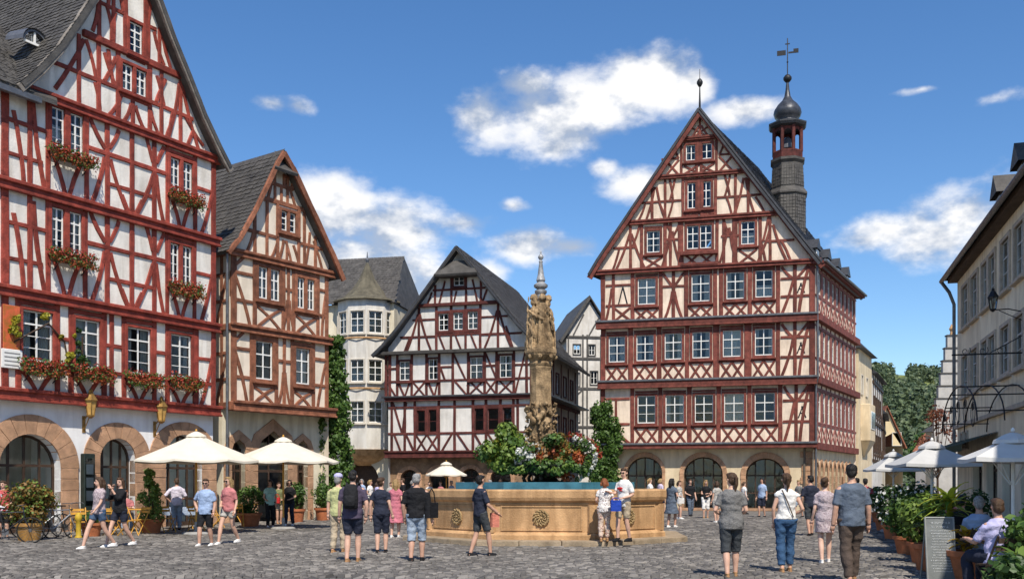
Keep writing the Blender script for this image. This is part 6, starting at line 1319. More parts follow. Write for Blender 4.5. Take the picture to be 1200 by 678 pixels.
# seated guests
P_(G(207, 622), 200, 'man in pale lavender shirt standing behind the blue-clothed cafe table', 1.72, ('tee', cloth('pale_lavender', (.62, .57, .66)), .5, .84), ('trousers', CL['ldenim'], .98), ('short', 'brown'), CL['black'], .05, ('waist', 'hip'), 1, vox=.016)
SEAT = [((222, 613), 150, 'seated guest in brown top at the left cafe table', ('tee', CL['brown'], .5, .86), 'black', 1),
        ((147, 622), 30, 'seated guest in red top behind the two walking women', ('tee', CL['rose'], .4, .86), 'auburn', 2), ((292, 611), -20, 'seated guest in white shirt under the second cream parasol', ('tee', CL['white'], .4, .86), 'black', 1)]
for (px, py), fc_, lb, tp, hr, sk in SEAT: P_(G(px, py), fc_, lb, 1.74, tp, ('trousers', CL['ldenim'], .98), ('short', hr), CL['black'], 0, ('table', 'table'), sk, sit=True, vox=.018, group='guests at the cafe tables')
for Y, px, fc_, lb, tp, hr in ((13.4, 1168, 196, 'seated man in lavender shirt at the right cafe, nearest guest', CL['lav'], ('short', 'brown')), (15.6, 1147, 178, 'seated grey-haired guest in blue shirt behind the lavender shirt', CL['sky'], ('short', 'grey')), (17.5, 1127, 150, 'seated guest in black in the shade of the right parasols', CL['black'], ('short', 'black')), (20.5, 1113, 200, 'seated guest in red deep in the shade of the right parasols', CL['rose'], ('bob', 'brown'))):
    P_(Vector(((px - CX) / FPX * Y, Y, 0)), fc_, lb, 1.76, ('tee', tp, .45, .84), ('trousers', CL['navy'], .98), hr, CL['black'], 0, ('table', 'table'), 1, sit=True, group='guests at the cafe tables')
# crowd at the back
rgc = random.Random(14); tops = ['white', 'sky', 'lav', 'grey', 'black', 'teal', 'stone', 'navy', 'rose', 'lilac']; words = dict(white='white', sky='blue', lav='lavender', grey='grey', black='black', teal='mint', stone='stone-coloured', navy='navy', rose='rose', lilac='lilac')
spots = [(352, 604, 'white', 'left of the entrance to the lane, leftmost of the crowd'), (362, 602, 'grey', 'second from the left in the crowd under the ivy'), (369, 606, 'lilac', 'in front of the ivy, third of the crowd'), (377, 603, 'navy', 'beneath the ivy, beside the planter'), (386, 600, 'white', 'under the ivy at the passage'), (404, 604, 'rose', 'behind the man with the backpack'), (424, 603, 'sky', 'between the man with the backpack and the navy woman'), (434, 605, 'white', 'just left of the navy woman'), (458, 602, 'stone', 'left of the grey-haired man, in the distance'), (472, 606, 'black', 'behind the grey-haired man in black'), (503, 601, 'white', 'left of the small cream parasol'), (516, 602, 'rose', 'left in front of the small cream parasol'), (543, 600, 'grey', 'at the right edge of the small cream parasol'), (556, 603, 'white', 'beyond the fountain, left of the young man'), (574, 601, 'lav', 'beyond the fountain, right of the young man'), (586, 602, 'white', 'beyond the fountain below the left bush'), (597, 600, 'navy', 'beyond the fountain left of the column'), (606, 603, 'stone', 'beyond the fountain next to the column'), (343, 601, 'teal', 'in the shade of the brown house doorway'), (392, 603, 'stone', 'beside the ivy, right of the passage'), (414, 601, 'black', 'in the dark passage under the oriel'), (442, 600, 'lav', 'right of the passage under the oriel'), (484, 601, 'navy', 'far behind the grey-haired man'), (529, 601, 'sky', 'right below the small cream parasol'), (565, 599, 'rose', 'far beyond the fountain, behind the young man'), (762, 604, 'white', 'in front of the left arch of the town hall'), (774, 601, 'lilac', 'between the left and middle arches of the town hall'), (872, 602, 'white', 'left of the right arch of the town hall'), (1004, 612, 'stone', 'in the mouth of the lane behind the slate-grey man'), (893, 606, 'sky', 'by the right arch of the town hall'), (936, 606, 'grey', 'by the corner of the town hall')]
for i, (px, py, tp, where) in enumerate(spots):
    fem = rgc.random() < .5
    P_(G(px, py), rgc.uniform(-180, 180), 'distant person in %s top %s' % (words[tp], where), rgc.uniform(1.6, 1.8), ('tee', CL[tp], rgc.choice((.3, .42)), .84), (rgc.choice(('shorts', 'trousers')), CL[rgc.choice(('navy', 'beige', 'denim', 'dgrey', 'ldenim'))], .5), (rgc.choice(('bob', 'tail')) if fem else 'short', rgc.choice(('brown', 'black', 'blond', 'grey'))), CL['black'], rgc.uniform(.0, .15), (rgc.choice(('down', 'waist')), rgc.choice(('down', 'waist', 'hip'))), rgc.choice((0, 1, 2)), fem, vox=.028, group=CR)
# ---------------------------------------------------------------- fountain
def fountain():
    o = thing('fountain', (FC.x, FC.y, 0), R(-4), 'octagonal yellow sandstone fountain with statue column in the middle of the square', 'fountain')
    ap, zr = 3.12, 1.4; cr = ap / math.cos(math.pi / 8); A0 = R(-90 + 22.5)
    def ring(r, z): return [(r * math.cos(A0 + math.pi / 4 * k), r * math.sin(A0 + math.pi / 4 * k), z) for k in range(8)]
    def octa(rz): return MB().loft([ring(r / math.cos(math.pi / 8), z) for r, z in rz], True, True)
    STEP = mat('step_stone', (.36, .28, .19), .9, .2, 1.6, .3, 18, streak=.3, fine=.25)
    for k in range(8):                                  # step stones round the foot
        a0, a1 = A0 + math.pi / 4 * k, A0 + math.pi / 4 * (k + 1); ro, ri = 3.78 / math.cos(math.pi / 8), 2.9 / math.cos(math.pi / 8)
        for j in range(3):
            t0, t1 = j / 3 + .004, (j + 1) / 3 - .004; P = lambda r, t: Vector((r * math.cos(a0), r * math.sin(a0), 0)).lerp(Vector((r * math.cos(a1), r * math.sin(a1), 0)), t); h = .15 + random.uniform(-.004, .004)
            q = [P(ro, t0), P(ro, t1), P(ri, t1), P(ri, t0)]; c = sum(q, Vector()) / 4; b = MB(); b.loft([[(p.x, p.y, -.02) for p in q], [(p.x, p.y, h - .02) for p in q], [tuple((p + (c - p) * .012).xy) + (h,) for p in q]]); b.build('step_stone', STEP, o)
    mb = MB(); inn = ring((ap - .3) / math.cos(math.pi / 8), 0)
    prof = [(ap + .10, .14), (ap + .10, .26), (ap + .05, .31), (ap, .33), (ap, 1.02), (ap - .3, 1.02), (ap - .3, .14)]
    mb.loft([ring(r / math.cos(math.pi / 8), z) for r, z in prof + prof[:1]], False, False); mb.build('basin_wall', SANDY, o)
    for k in range(8):                                  # rim stones and corner pilasters, one per side
        a0, a1 = A0 + math.pi / 4 * k, A0 + math.pi / 4 * (k + 1); v = lambda r, a: Vector((r * math.cos(a), r * math.sin(a), 0)) / math.cos(math.pi / 8); b = MB(); secs = [(ap + .03, 1.02), (ap + .03, 1.07), (ap + .1, 1.12), (ap + .13, 1.2), (ap + .13, 1.36), (ap + .1, zr), (ap - .32, zr), (ap - .32, 1.02)]
        g = .0015; rings = []
        for t in (g, 1 - g): rings.append([tuple(v(r, a0).lerp(v(r, a1), t) + Vector((0, 0, z))) for r, z in secs])
        b.loft(rings); b.build('rim_stone', SANDY, o)
        w = MB(); c0 = v(ap + .035, a0); n0 = c0.normalized(); t0 = Vector((-n0.y, n0.x, 0)); q = [c0 + t0 * .14 - n0 * .1, c0 + t0 * .12 + n0 * .0, c0 + n0 * .025, c0 - t0 * .12, c0 - t0 * .14 - n0 * .1]; w.loft([[tuple(p + Vector((0, 0, z))) for p in q] for z in (.32, 1.015)]); w.build('pilaster', SANDY, o)
        am = (a0 + a1) / 2; nn = Vector((math.cos(am), math.sin(am), 0)); tt = Vector((-nn.y, nn.x, 0))
        # recessed panel frame
        fr = MB()
        for (s0, s1, z0, z1) in ((-1.02, 1.02, .96, .995), (-1.02, 1.02, .37, .40), (-1.02, -.985, .401, .959), (.985, 1.02, .401, .959)):
            q = [nn * (ap - .02) + tt * s0, nn * (ap - .02) + tt * s1, nn * (ap + .022) + tt * s1, nn * (ap + .022) + tt * s0]; fr.loft([[tuple(p + Vector((0, 0, z))) for p in q] for z in (z0, z1)])
        fr.build('panel_moulding', SANDY, o)
        # carved round emblem: leaves about a boss
        e = MB(); M3 = Matrix((tt, nn, Vector((0, 0, 1)))).transposed(); C0 = nn * (ap + .005) + Vector((0, 0, .69))
        def pt(x, y, z): return tuple(C0 + tt * x + nn * y + Vector((0, 0, z)))
        for j in range(24):
            t = 2 * math.pi * j / 24; rr = .17 + .02 * math.sin(j * 3); e.tube([pt(rr * .75 * math.cos(t), .02, rr * .75 * math.sin(t)), pt(rr * 1.05 * math.cos(t + .2), .045, rr * 1.05 * math.sin(t + .2)), pt(rr * 1.15 * math.cos(t + .5), .015, rr * 1.15 * math.sin(t + .5))], [.02, .026, .008], 6)
        for j in range(9): t = 2 * math.pi * j / 9; e.tube([pt(.03 * math.cos(t), .03, .03 * math.sin(t)), pt(.11 * math.cos(t + .3), .05, .11 * math.sin(t + .3)), pt(.12 * math.cos(t + .9), .02, .12 * math.sin(t + .9))], [.015, .022, .01], 6)
        e.ico(pt(0, .035, 0), .04, 1); e.build('carved_emblem', mat('carved_stone', (.34, .235, .115), .9, .25, 6, .4, 30), o, smooth=True)
    TEAL = mat('blue_tile', (.05, .16, .21), .35, .25, 3, .1, objvar=.1)
    MB().loft([ring(2.62, .2), ring(2.62, 1.585), ring(2.45, 1.585), ring(2.45, 1.4)], False, False).build('inner_pool_wall', TEAL, o)
    wm = bpy.data.materials.new('water'); wm.use_nodes = True; nt = wm.node_tree; b = nt.nodes['Principled BSDF']; b.inputs['Base Color'].default_value = (.05, .18, .22, 1); b.inputs['Roughness'].default_value = .05; n = nt.nodes.new('ShaderNodeTexNoise'); n.inputs['Scale'].default_value = 5; bp = nt.nodes.new('ShaderNodeBump'); bp.inputs['Strength'].default_value = .3; bp.inputs['Distance'].default_value = .05; nt.links.new(n.outputs[0], bp.inputs['Height']); nt.links.new(bp.outputs[0], b.inputs['Normal'])
    MB().add(ring(2.5, 1.53), [tuple(range(8))]).build('water', wm, o); MB().loft([ring(2.65, 1.28), ring(3.05, 1.28)], False, False).build('outer_water', wm, o)
    # dark pedestal and flower bowl
    IR = mat('dark_bronze', (.045, .04, .034), .4, .3, 5, .2, metal=.4)
    MB().lathe([(.62, 1.4), (.62, 1.58), (.36, 1.64), (.3, 1.74), (.42, 1.82), (.3, 1.86)], 16).build('pedestal', IR, o, smooth=True, angle=40)
    for k in range(6):
        a = R(60 * k + 20); MB().tube([(math.cos(a) * .25, math.sin(a) * .25, 1.95), (math.cos(a) * .55, math.sin(a) * .55, 1.85), (math.cos(a) * .66, math.sin(a) * .66, 1.7), (math.cos(a) * .6, math.sin(a) * .6, 1.56)], [.05, .06, .05, .06], 7).build('scroll_foot', IR, o, smooth=True)
    MB().lathe([(.3, 1.8), (.8, 1.84), (1.2, 1.93), (1.36, 2.0), (1.38, 2.06), (1.3, 2.06), (1.15, 2.0), (.3, 1.95)], 28).build('bowl', IR, o, smooth=True, angle=50)
    # column
    MB().loft([[(-.14 + .76 * r * math.cos(R(45 * k + 22.5)), .76 * r * math.sin(R(45 * k + 22.5)), z) for k in range(8)] for r, z in ((.55, 1.9), (.55, 2.3), (.48, 2.36), (.44, 2.5), (.44, 3.75), (.42, 3.82), (.40, 4.7), (.43, 4.78), (.43, 4.84))]).build('shaft', STAT, o)
    MB().loft([[(-.14 + .8 * r * math.cos(R(45 * k + 22.5)), .8 * r * math.sin(R(45 * k + 22.5)), z) for k in range(8)] for r, z in ((.43, 4.84), (.46, 4.9), (.40, 4.96), (.44, 5.02), (.56, 5.12), (.60, 5.2), (.60, 5.27), (.52, 5.3))]).build('capital', STAT, o)
    cv = MB(); rg = random.Random(6)                   # carved foliage wrapped round the lower shaft
    for k in range(150):
        a = rg.uniform(0, 6.283); z = rg.uniform(2.35, 3.75); r = .42 + rg.uniform(0, .05); ca, sa = math.cos(a), math.sin(a); da = rg.uniform(-.25, .25)
        cv.tube([(r * ca, r * sa, z), ((r + .09) * math.cos(a + da * .5), (r + .09) * math.sin(a + da * .5), z + rg.uniform(.02, .09)), ((r + .03) * math.cos(a + da), (r + .03) * math.sin(a + da), z + rg.uniform(-.06, .13))], [.035, rg.uniform(.04, .075), .015], 6)
    for k in range(10): a = rg.uniform(0, 6.28); z = rg.uniform(2.6, 3.6); cv.ico((.47 * math.cos(a), .47 * math.sin(a), z), rg.uniform(.08, .12), 2, .1, rg)
    cv.v = [(-.14 + x * .8, y * .8, z) for x, y, z in cv.v]; sm = sculpt([(cv, .02, 0)])[0]; sm.materials.append(STAT); link('carved_foliage', sm, o)
    for k in range(8): a = R(45 * k); MB().ico((-.14 + .41 * math.cos(a), .41 * math.sin(a), 5.08), .065, 1, .1, rg, (1, 1, 1.2)).build('capital_boss', STAT, o)
    # statue group: robed figures back to back
    st = MB()
    def fig(a, r, h, arm):
        ca, sa = math.cos(a), math.sin(a); B = lambda x, y, z: Vector((-.14 + r * ca + x * -sa + y * ca, r * sa + x * ca + y * sa, 5.26 + z * h / 1.5)); n = 12
        st.loft([[tuple(B(rx * math.cos(t) * (1 + .07 * math.sin(7 * t)), ry * math.sin(t) * (1 + .07 * math.sin(7 * t)), z)) for t in [2 * math.pi * j / 18 for j in range(18)]] for z, rx, ry in ((0, .25, .2), (.3, .22, .19), (.6, .19, .16), (.85, .175, .14), (1.05, .19, .14), (1.18, .2, .13), (1.25, .12, .1), (1.3, .06, .06))])
        c = B(0, .02, 1.42); ell(st, c, .085, .09, .11); ell(st, B(0, -.03, 1.44), .1, .1, .1); st.tube([B(0, .09, 1.42), B(0, .11, 1.39)], [.02, .02], 6)
        for s in (-1, 1):
            e, w = (B(s * .27, .04, .95), B(s * .1, .22, .95 + arm * s * .18)) if arm >= 0 else (B(s * .28, 0, .9), B(s * .24, .12, .62))
            st.tube([B(s * .19, 0, 1.18), e, w], [.06, .055, .04], 8); ell(st, w, .045, .045, .045)
        for j in range(7): x = -.2 + .4 * j / 6; st.tube([B(x * .7, .13, 1.0), B(x, .17, .55), B(x * 1.15, .19, .02)], [.025, .03, .035], 6)
        st.tube([B(-.18, .06, 1.2), B(-.05, .17, .8), B(.2, .12, .45), B(.24, -.05, .2)], [.05, .05, .06, .04], 7)
    fig(R(-70), .2, 1.54, .6); fig(R(20), .25, 1.42, -1); fig(R(110), .2, 1.40, 1.0); fig(R(-150), .26, 1.44, 1.0); ell(st, (-.09, -.32, 6.25), .1, .1, .14); st.lathe([(.5, 5.24), (.48, 5.34), (.3, 5.4)], 12, (-.14, 0, 0)); st.v = [(-.14 + (x + .14) * .84, y * .84, z) for x, y, z in st.v]
    st.tube([(-.52, -.3, 5.3), (-.5, -.32, 6.2), (-.48, -.3, 6.75)], .022, 6)
    for a_, r_ in ((-70, .2), (20, .25), (-150, .26)):
        hx, hy = -.14 + r_ * .84 * math.cos(R(a_)), r_ * .84 * math.sin(R(a_)); st.lathe([(.09, 6.66), (.12, 6.72), (.1, 6.8), (.03, 6.86)], 9, (hx, hy, 0))
        for j in range(7): q = R(a_) + math.pi + (j - 3) * .4; st.tube([(hx + .07 * math.cos(q), hy + .07 * math.sin(q), 6.68), (hx + .11 * math.cos(q), hy + .11 * math.sin(q), 6.55), (hx + .1 * math.cos(q), hy + .1 * math.sin(q), 6.4)], [.03, .04, .02], 6)
    sm = sculpt([(st, .016, 0)])[0]; sm.materials.append(STAT)
    co = [0.0] * (3 * len(sm.vertices)); no = co[:]; sm.vertices.foreach_get('co', co); sm.vertices.foreach_get('normal', no)
    for i in range(0, len(co), 3):
        d_ = .028 * (abs(mnoise.noise(Vector((co[i] * 14, co[i + 1] * 14, co[i + 2] * 4.5)))) * 2 - .6)
        for q in range(3): co[i + q] += no[i + q] * d_
    sm.vertices.foreach_set('co', co)
    link('statue', sm, o)
    CXO = -.14
    LS = mat('grey_lead', (.33, .33, .33), .5, .3, 6, .2, metal=.3)
    MB().lathe([(.1, 6.55), (.14, 6.75), (.13, 6.85), (.17, 6.9), (.17, 6.96), (.1, 7.0), (.19, 7.06), (.2, 7.12), (.1, 7.2), (.13, 7.25), (.09, 7.4), (.045, 7.75), (.06, 7.78), (.03, 7.82), (.075, 7.88), (.075, 7.93), (.02, 8.0), (.025, 8.06), (0, 8.1)], 14, (-.14, 0, 0)).build('finial', LS, o, smooth=True, angle=40)
    # water spout rising from the bowl rim
    return o
FO = fountain()
def planting(name, label, clumps, cat='plant', seed=1, parent_stem=True):
    """clumps: (x, y, z, r, leaf count, leaf size, material, squash)"""
    base = Vector(clumps[0][:3]); o = thing(name, (base.x, base.y, base.z), 0, label, cat); rg = random.Random(seed); by = {}
    for x, y, z, r, n, ls, m, sq in clumps: by.setdefault(m.name, (m, MB()))[1] and leaves(by[m.name][1], (x - base.x, y - base.y, z - base.z), r * 1.1, int(n * 1.7), ls * 1.1, rg, flat=1.6, sz=(1, 1, sq))
    for m, mb in by.values(): mb.build('foliage' if 'leaf' in m.name else 'blossom', m, o)
    st = MB()
    for x, y, z, r, n, ls, m, sq in clumps[:6]: st.tube([(0, 0, -.3), ((x - base.x) * .5, (y - base.y) * .5, (z - base.z) * .5 - .1), (x - base.x, y - base.y, z - base.z)], [.03, .02, .01], 5)
    st.build('stems', DARKW, o); return o
fx, fy = FC.x, FC.y
rg = random.Random(9); L = []
for k in range(34): t = rg.uniform(0, 6.28); q = rg.uniform(0, .68); L.append((fx - 1.12 + q * math.cos(t) * .95, fy - .35 + q * math.sin(t), 2.02 + rg.uniform(0, 1.1) * (1 - q * .6), .27, 95, .12, rg.choice((L_LT, L_LT, L_MD, L_YE if rg.random() < .2 else L_LT)), .9))
planting('leafy_bush', 'big light green bush on the left side of the fountain bowl', L, 'bush', 2)
L = []
for k in range(10): L.append((fx - .5 + rg.uniform(-.25, .3), fy - 1.05 + rg.uniform(-.2, .2), 2.05 + rg.uniform(-.1, .5), .17, 45, .09, rg.choice((FL_W, FL_W, L_MD)), .9))
planting('white_flowers', 'white flowers spilling over the front of the fountain bowl', L, 'flowers', 3)
L = []
for k in range(16): L.append((fx + .05 + rg.uniform(-.35, .35), fy - .95 + rg.uniform(-.2, .15), 2.1 + rg.uniform(-.1, .7), .2, 50, .1, rg.choice((L_AU, L_MD, FL_O, L_DK)), .9))
for k in range(22): t = R(-170 + 150 * k / 21); L.append((fx + 1.3 * math.cos(t), fy + 1.3 * math.sin(t), 1.98 + rg.uniform(-.1, .12), .17, 42, .1, rg.choice((L_MD, L_DK, L_LT, L_MD)), .8))
planting('rusty_plant', 'rust and green plants in front of the fountain column', L, 'plant', 4)
L = []
for k in range(40):
    t = 6.283 * rg.random(); q = math.sqrt(rg.random()) * .72; x = q * math.cos(t); z = q * math.sin(t); L.append((fx + .58 + x * .85 + z * .12, fy - .7 + rg.uniform(-.25, .3), 2.2 + z * .68, .17, 52, .085, rg.choice((L_MD, L_DK, L_AU, L_MD, FL_O, L_AU)), .9))
for k in range(26):
    t = R(-62 + 150 * k / 26); L.append((fx + .58 + .74 * math.cos(t) + .1 * math.sin(t), fy - .72 + rg.uniform(-.1, .1), 2.2 + .60 * math.sin(t), .08, 20, .06, FL_W if (k % 3) else L_LT, 1)); L.append((fx + .62 + .84 * math.cos(t * .9 + .25), fy - .65, 2.22 + .66 * math.sin(t * .9 + .25), .09, 22, .06, (FL_R if k > 8 else L_MD) if k % 4 else L_MD, 1))
planting('flower_cushion', 'round cushion of red and white flowers on the right of the fountain bowl', L, 'flowers', 5)
# ---------------------------------------------------------------- plants on the houses
def flower_box(face, w, label, seed, y=0.0, drop=.0, yellow=False):
    rg = random.Random(seed); x0, x1, z0, z1 = w; cx = (x0 + x1) / 2; hw = (x1 - x0) / 2 + .16; o = thing('flower_box', face.Wm @ Vector((cx, y - .28, z0 - .32)), face.ang, label, 'flower box', 'flower boxes on the red house')
    MB().box(-hw, hw, -.12, .1, -.06, .14, .02).build('planter', mat('box_wood', (.10, .045, .025), .8, .2, 5, .2), o); b = MB()
    for s in (-1, 1): b.tube([(s * hw * .7, .1, -.02), (s * hw * .7, .1, -.25), (s * hw * .7, .22, -.3)], .015, 5); b.tube([(s * hw * .7, -.1, -.07), (s * hw * .7, .2, -.28)], .012, 5)
    b.build('bracket', BLACK, o); f = MB(); r = MB(); g = MB()
    for k in range(16):
        x = -hw - .05 + (2 * hw + .1) * k / 15; leaves(f, (x, -.04 + rg.uniform(-.05, .05), .2 + rg.uniform(-.04, .08)), .17, 26, .085, rg, flat=1.6, droop=.2); leaves(f, (x, -.17, .05 - rg.uniform(0, .18)), .13, 14, .075, rg, flat=1.6, droop=.5)
        leaves(r, (x, -.09 + rg.uniform(-.06, .04), .23 + rg.uniform(-.14, .12)), .17, 26, .065, rg, flat=2); leaves(g, (x, -.19, .06 - rg.uniform(-.05, .2)), .13, 20, .06, rg, flat=2)
    f.build('foliage', L_MD if not yellow else L_LT, o); r.build('blossom', FL_R, o); g.build('blossom', FL_O, o); return o
nm = ['third-floor left', 'third-floor right', 'second-floor left', 'second-floor right', 'first-floor leftmost', 'first-floor second', 'first-floor third', 'first-floor rightmost']
for i, w in enumerate(A_W[2:]): flower_box(A_F, w, 'red geranium box below the %s window of the red house' % nm[i], 30 + i)
def climber(name, label, blobs, lm, seed, stem=None, cat='climbing plant'):
    """blobs: world (x, y, z, rx, ry, rz, n, size)"""
    rg = random.Random(seed); b0 = blobs[0]; o = thing(name, (b0[0], b0[1], 0), 0, label, cat); c = MB(); s = MB()
    for x, y, z, rx, ry, rz, n, ls in blobs:
        for _ in range(max(1, n // 60)):
            q = Vector((x - b0[0] + rg.uniform(-1, 1) * rx * .8, y - b0[1] + rg.uniform(-1, 1) * ry * .6, z + rg.uniform(-1, 1) * rz * .85)); leaves(c, q, min(rx, rz) * rg.uniform(.35, .6), 60, ls, rg, flat=1.7, sz=(1, max(.35, ry / rx), 1), droop=.5)
    s.tube([(0, .05, 0 if blobs[0][2] < 2 else blobs[0][2] - .5)] + [(x - b0[0], y - b0[1] + .1, z) for x, y, z, *_ in blobs], [.07] + [.03] * len(blobs), 6); s.build('stem', DARKW, o); c.build('foliage', lm, o); return o
# ivy on the brown house's far corner
bl = []
for z, w in ((.9, .8), (1.8, .95), (2.7, .95), (3.6, .85), (4.5, .7), (5.4, .6), (6.3, .55), (7.2, .45)):
    p = B_F.Wm @ Vector((B_F.L + .45, .2, 0)); bl.append((p.x, p.y, z, w, .6, .7, 1900, .17))
climber('ivy', 'thick green ivy climbing the right corner of the brown house', bl, L_MD, 3)
bl = []
for z, w in ((.8, .95), (1.6, 1.0), (2.4, .9), (3.2, .9), (4.0, .75), (4.8, .8), (5.6, .6)):
    p = D_F.Wm @ Vector((.35, -.35, 0)); bl.append((p.x + .25 * math.sin(z * 1.9), p.y, z, w, .5, .7, 1700, .17))
climber('ivy', 'green ivy climbing the left corner of the town hall', bl, L_MD, 4)
p = D_F.Wm @ Vector((-1.2, -1.0, 0)); climber('hedge', 'low green shrubbery at the foot of the town hall ivy', [(p.x, p.y, .7, 1.0, .6, .6, 700, .14), (p.x - 1.1, p.y, .6, .8, .6, .5, 500, .14), (p.x + 1.2, p.y - .2, .7, .8, .6, .6, 500, .14)], L_LT, 5, cat='shrub')
# yellow creeper about the red house's first window
bl = []
for px, py, w, n in ((14, 372, .28, 200), (14, 400, .25, 160), (55, 378, .22, 120), (74, 400, .2, 150), (78, 425, .2, 150), (62, 440, .14, 70), (92, 405, .16, 90), (98, 430, .2, 130)):
    u, z = A_F.uv((px, py), -.15); q = A_F.Wm @ Vector((u, -.15, 0)); bl.append((q.x, q.y, z, w, .12, .5, n, .1))
climber('creeper', 'yellow creeper round the leftmost first-floor window of the red house', bl, L_YE, 6)
u, z = A_F.uv((95, 412), -.2); q = A_F.Wm @ Vector((u, -.2, 0)); climber('creeper', 'green creeper left of the second first-floor window of the red house', [(q.x, q.y, z - .1, .25, .12, .4, 240, .1), (q.x, q.y, z + .5, .2, .1, .3, 120, .1)], L_DK, 7)
# painted board and plaque on the red house
u, z = A_F.uv((13, 382), -.07); bo = thing('wall_sign', A_F.Wm @ Vector((u, -.09, z)), A_F.ang, 'tall yellow and red painted board on the red house', 'sign'); MB().box(-.26, .26, -.02, .02, -.8, .62, .01).build('board', mat('painted_board', (.62, .36, .05), .7, .4, 5, .1, col2=(.5, .08, .04)), bo)
u, z = A_F.uv((13, 421), -.07); bo = thing('wall_sign', A_F.Wm @ Vector((u, -.11, z)), A_F.ang, 'small white plaque below the painted board on the red house', 'sign'); MB().box(-.33, .33, -.02, .02, -.27, .3, .015).build('board', WHITE, bo); sc = MB()
for k in range(4): sc.box(-.25, .25 - .06 * (k % 2), -.026, -.021, .17 - .12 * k, .2 - .12 * k)
sc.build('lettering', mat('grey_letters', (.2, .2, .2)), bo)

# ---------------------------------------------------------------- parasols
def parasol(loc, r, z_edge, z_top, label, cm=CANV, pm=None, sides=8, rz=0.0, cap=True, group='cream parasols', pole=.03):
    o = thing('parasol', loc, rz, label, 'parasol', group); mb = MB(); rings = []
    for i in range(7):
        t = i / 6; rr = .03 + (r - .03) * t; zz = z_top + (z_edge - z_top) * (t ** .92); ring = []
        for k in range(sides * 4):
            a = 2 * math.pi * k / (sides * 4); f = (k % 4) / 4; sag = math.sin(math.pi * f); c = math.cos(math.pi / sides); rad = rr * (c / math.cos((f - .5) * 2 * math.pi / sides)); ring.append((rad * math.cos(a), rad * math.sin(a), zz - .05 * sag * t * r / 1.8))
        rings.append(ring)
    last = rings[-1]; rings.append([(x * 1.003, y * 1.003, z - .06 - .01 * math.sin(k * 1.7)) for k, (x, y, z) in enumerate(last)])
    mb.loft(rings, True, False); mb.build('canopy', cm, o, smooth=True, angle=35)
    MB().lathe([(.3, z_top - .115), (.28, z_top - .06), (.12, z_top + .03), (.03, z_top + .06)], sides * 2).build('vent_cap', cm, o)
    MB().tube([(0, 0, 0), (0, 0, z_top + .05)], pole, 8).build('pole', pm or WHITE, o); MB().lathe([(0, z_top + .06), (.035, z_top + .08), (.025, z_top + .12), (0, z_top + .14)], 8).build('knob', pm or WHITE, o)
    MB().lathe([(.42, 0), (.42, .05), (.36, .1), (.06, .12), (.05, .4)], 14).build('base', mat('concrete_base', (.3, .29, .27), .9), o)
    for k in range(sides): a = 2 * math.pi * k / sides; MB().tube([(.05 * math.cos(a), .05 * math.sin(a), z_top - .04), (r * .97 * math.cos(a), r * .97 * math.sin(a), z_edge - .02)], .012, 5).build('rib', pm or YELW, o); MB().tube([(.04 * math.cos(a), .04 * math.sin(a), z_top - .75), (r * .5 * math.cos(a), r * .5 * math.sin(a), (z_top + z_edge) / 2 - .05)], .01, 5).build('strut', pm or YELW, o)
    return o
def at_ground(px, Y): return Vector(((px - CX) / FPX * Y, Y, 0))
parasol(at_ground(230, 29.5), 1.88, 2.25, 3.05, 'cream parasol in front of the red house', pm=YELW); parasol(at_ground(332, 33), 1.85, 2.3, 3.05, 'cream parasol in front of the brown house', pm=YELW, rz=.3); parasol(at_ground(523, 50), 1.05, 2.0, 2.6, 'small cream parasol before the middle house', pm=YELW)
parasol(at_ground(1092, 21.5), 1.10, 1.98, 2.42, 'blue-grey parasol in the middle of the right cafe', GCANV, WHITE, 4, R(40), group='grey parasols'); parasol(at_ground(1187, 15.2), .95, 1.95, 2.28, 'pale grey parasol at the right edge of the picture', mat('pale_canvas', (.60, .59, .57), .9, .05, 3, .1), WHITE, 4, R(32), group='grey parasols'); parasol(at_ground(1047, 31), 1.05, 2.0, 2.5, 'farthest blue-grey parasol of the right cafe', GCANV, WHITE, 4, R(40), group='grey parasols'); 

# ---------------------------------------------------------------- tubs and pots
def pot(loc, r, h, m, o):
    mb = MB().lathe([(r * .7, 0), (r * .72, .02), (r * .93, h * .82), (r * 1.06, h * .83), (r * 1.08, h), (r * .95, h), (r * .92, h * .86)], 20, cap1=False); mb.build('pot', m, o, smooth=True, angle=40); MB().lathe([(r * .92, h * .88), (.01, h * .9)], 16, cap0=False).build('soil', DARKW, o)
def shrub(loc, r, h, label, lm, seed, pr=.3, ph=.42, kind='ball', n=1100, ls=.1, pm=TERRA, fl=None, group=None, cat='potted plant'):
    rg = random.Random(seed); o = thing('potted_shrub', loc, rg.uniform(0, 6), label, cat, group); pot(loc, pr, ph, pm, o); c = MB(); s = MB(); b = MB(); K = 26
    for k in range(K):
        t = rg.random(); a = rg.uniform(0, 6.283)
        if kind == 'cone': z = ph + .1 + (h - ph - .15) * (t ** 1.25); q = r * (1 - .82 * ((z - ph) / (h - ph))) * rg.uniform(.2, .85); rad = r * .38 * (1.1 - .55 * (z - ph) / (h - ph))
        else:
            u = rg.uniform(-1, 1); w = math.sqrt(1 - u * u); z = ph + (h - ph) * (.5 + .40 * u); q = r * w * rg.uniform(.35, .8); rad = r * .42
        p = Vector((q * math.cos(a), q * math.sin(a), z)); leaves(c, p, rad, n // K, ls, rg, flat=1.5)
        s.tube([(0, 0, ph * .8), p * .5 + Vector((0, 0, ph * .4)), p], [.022, .014, .006], 5)
        if fl: leaves(b, p, rad * 1.08, n // K // 4, ls * .8, rg, shell=.8, flat=1.8)
    s.build('stems', DARKW, o); c.build('foliage', lm, o)
    if fl: b.build('blossom', fl, o)
    return o
OCH = mat('ochre_pot', (.42, .22, .06), .7, .25, 4, .2, streak=.4)
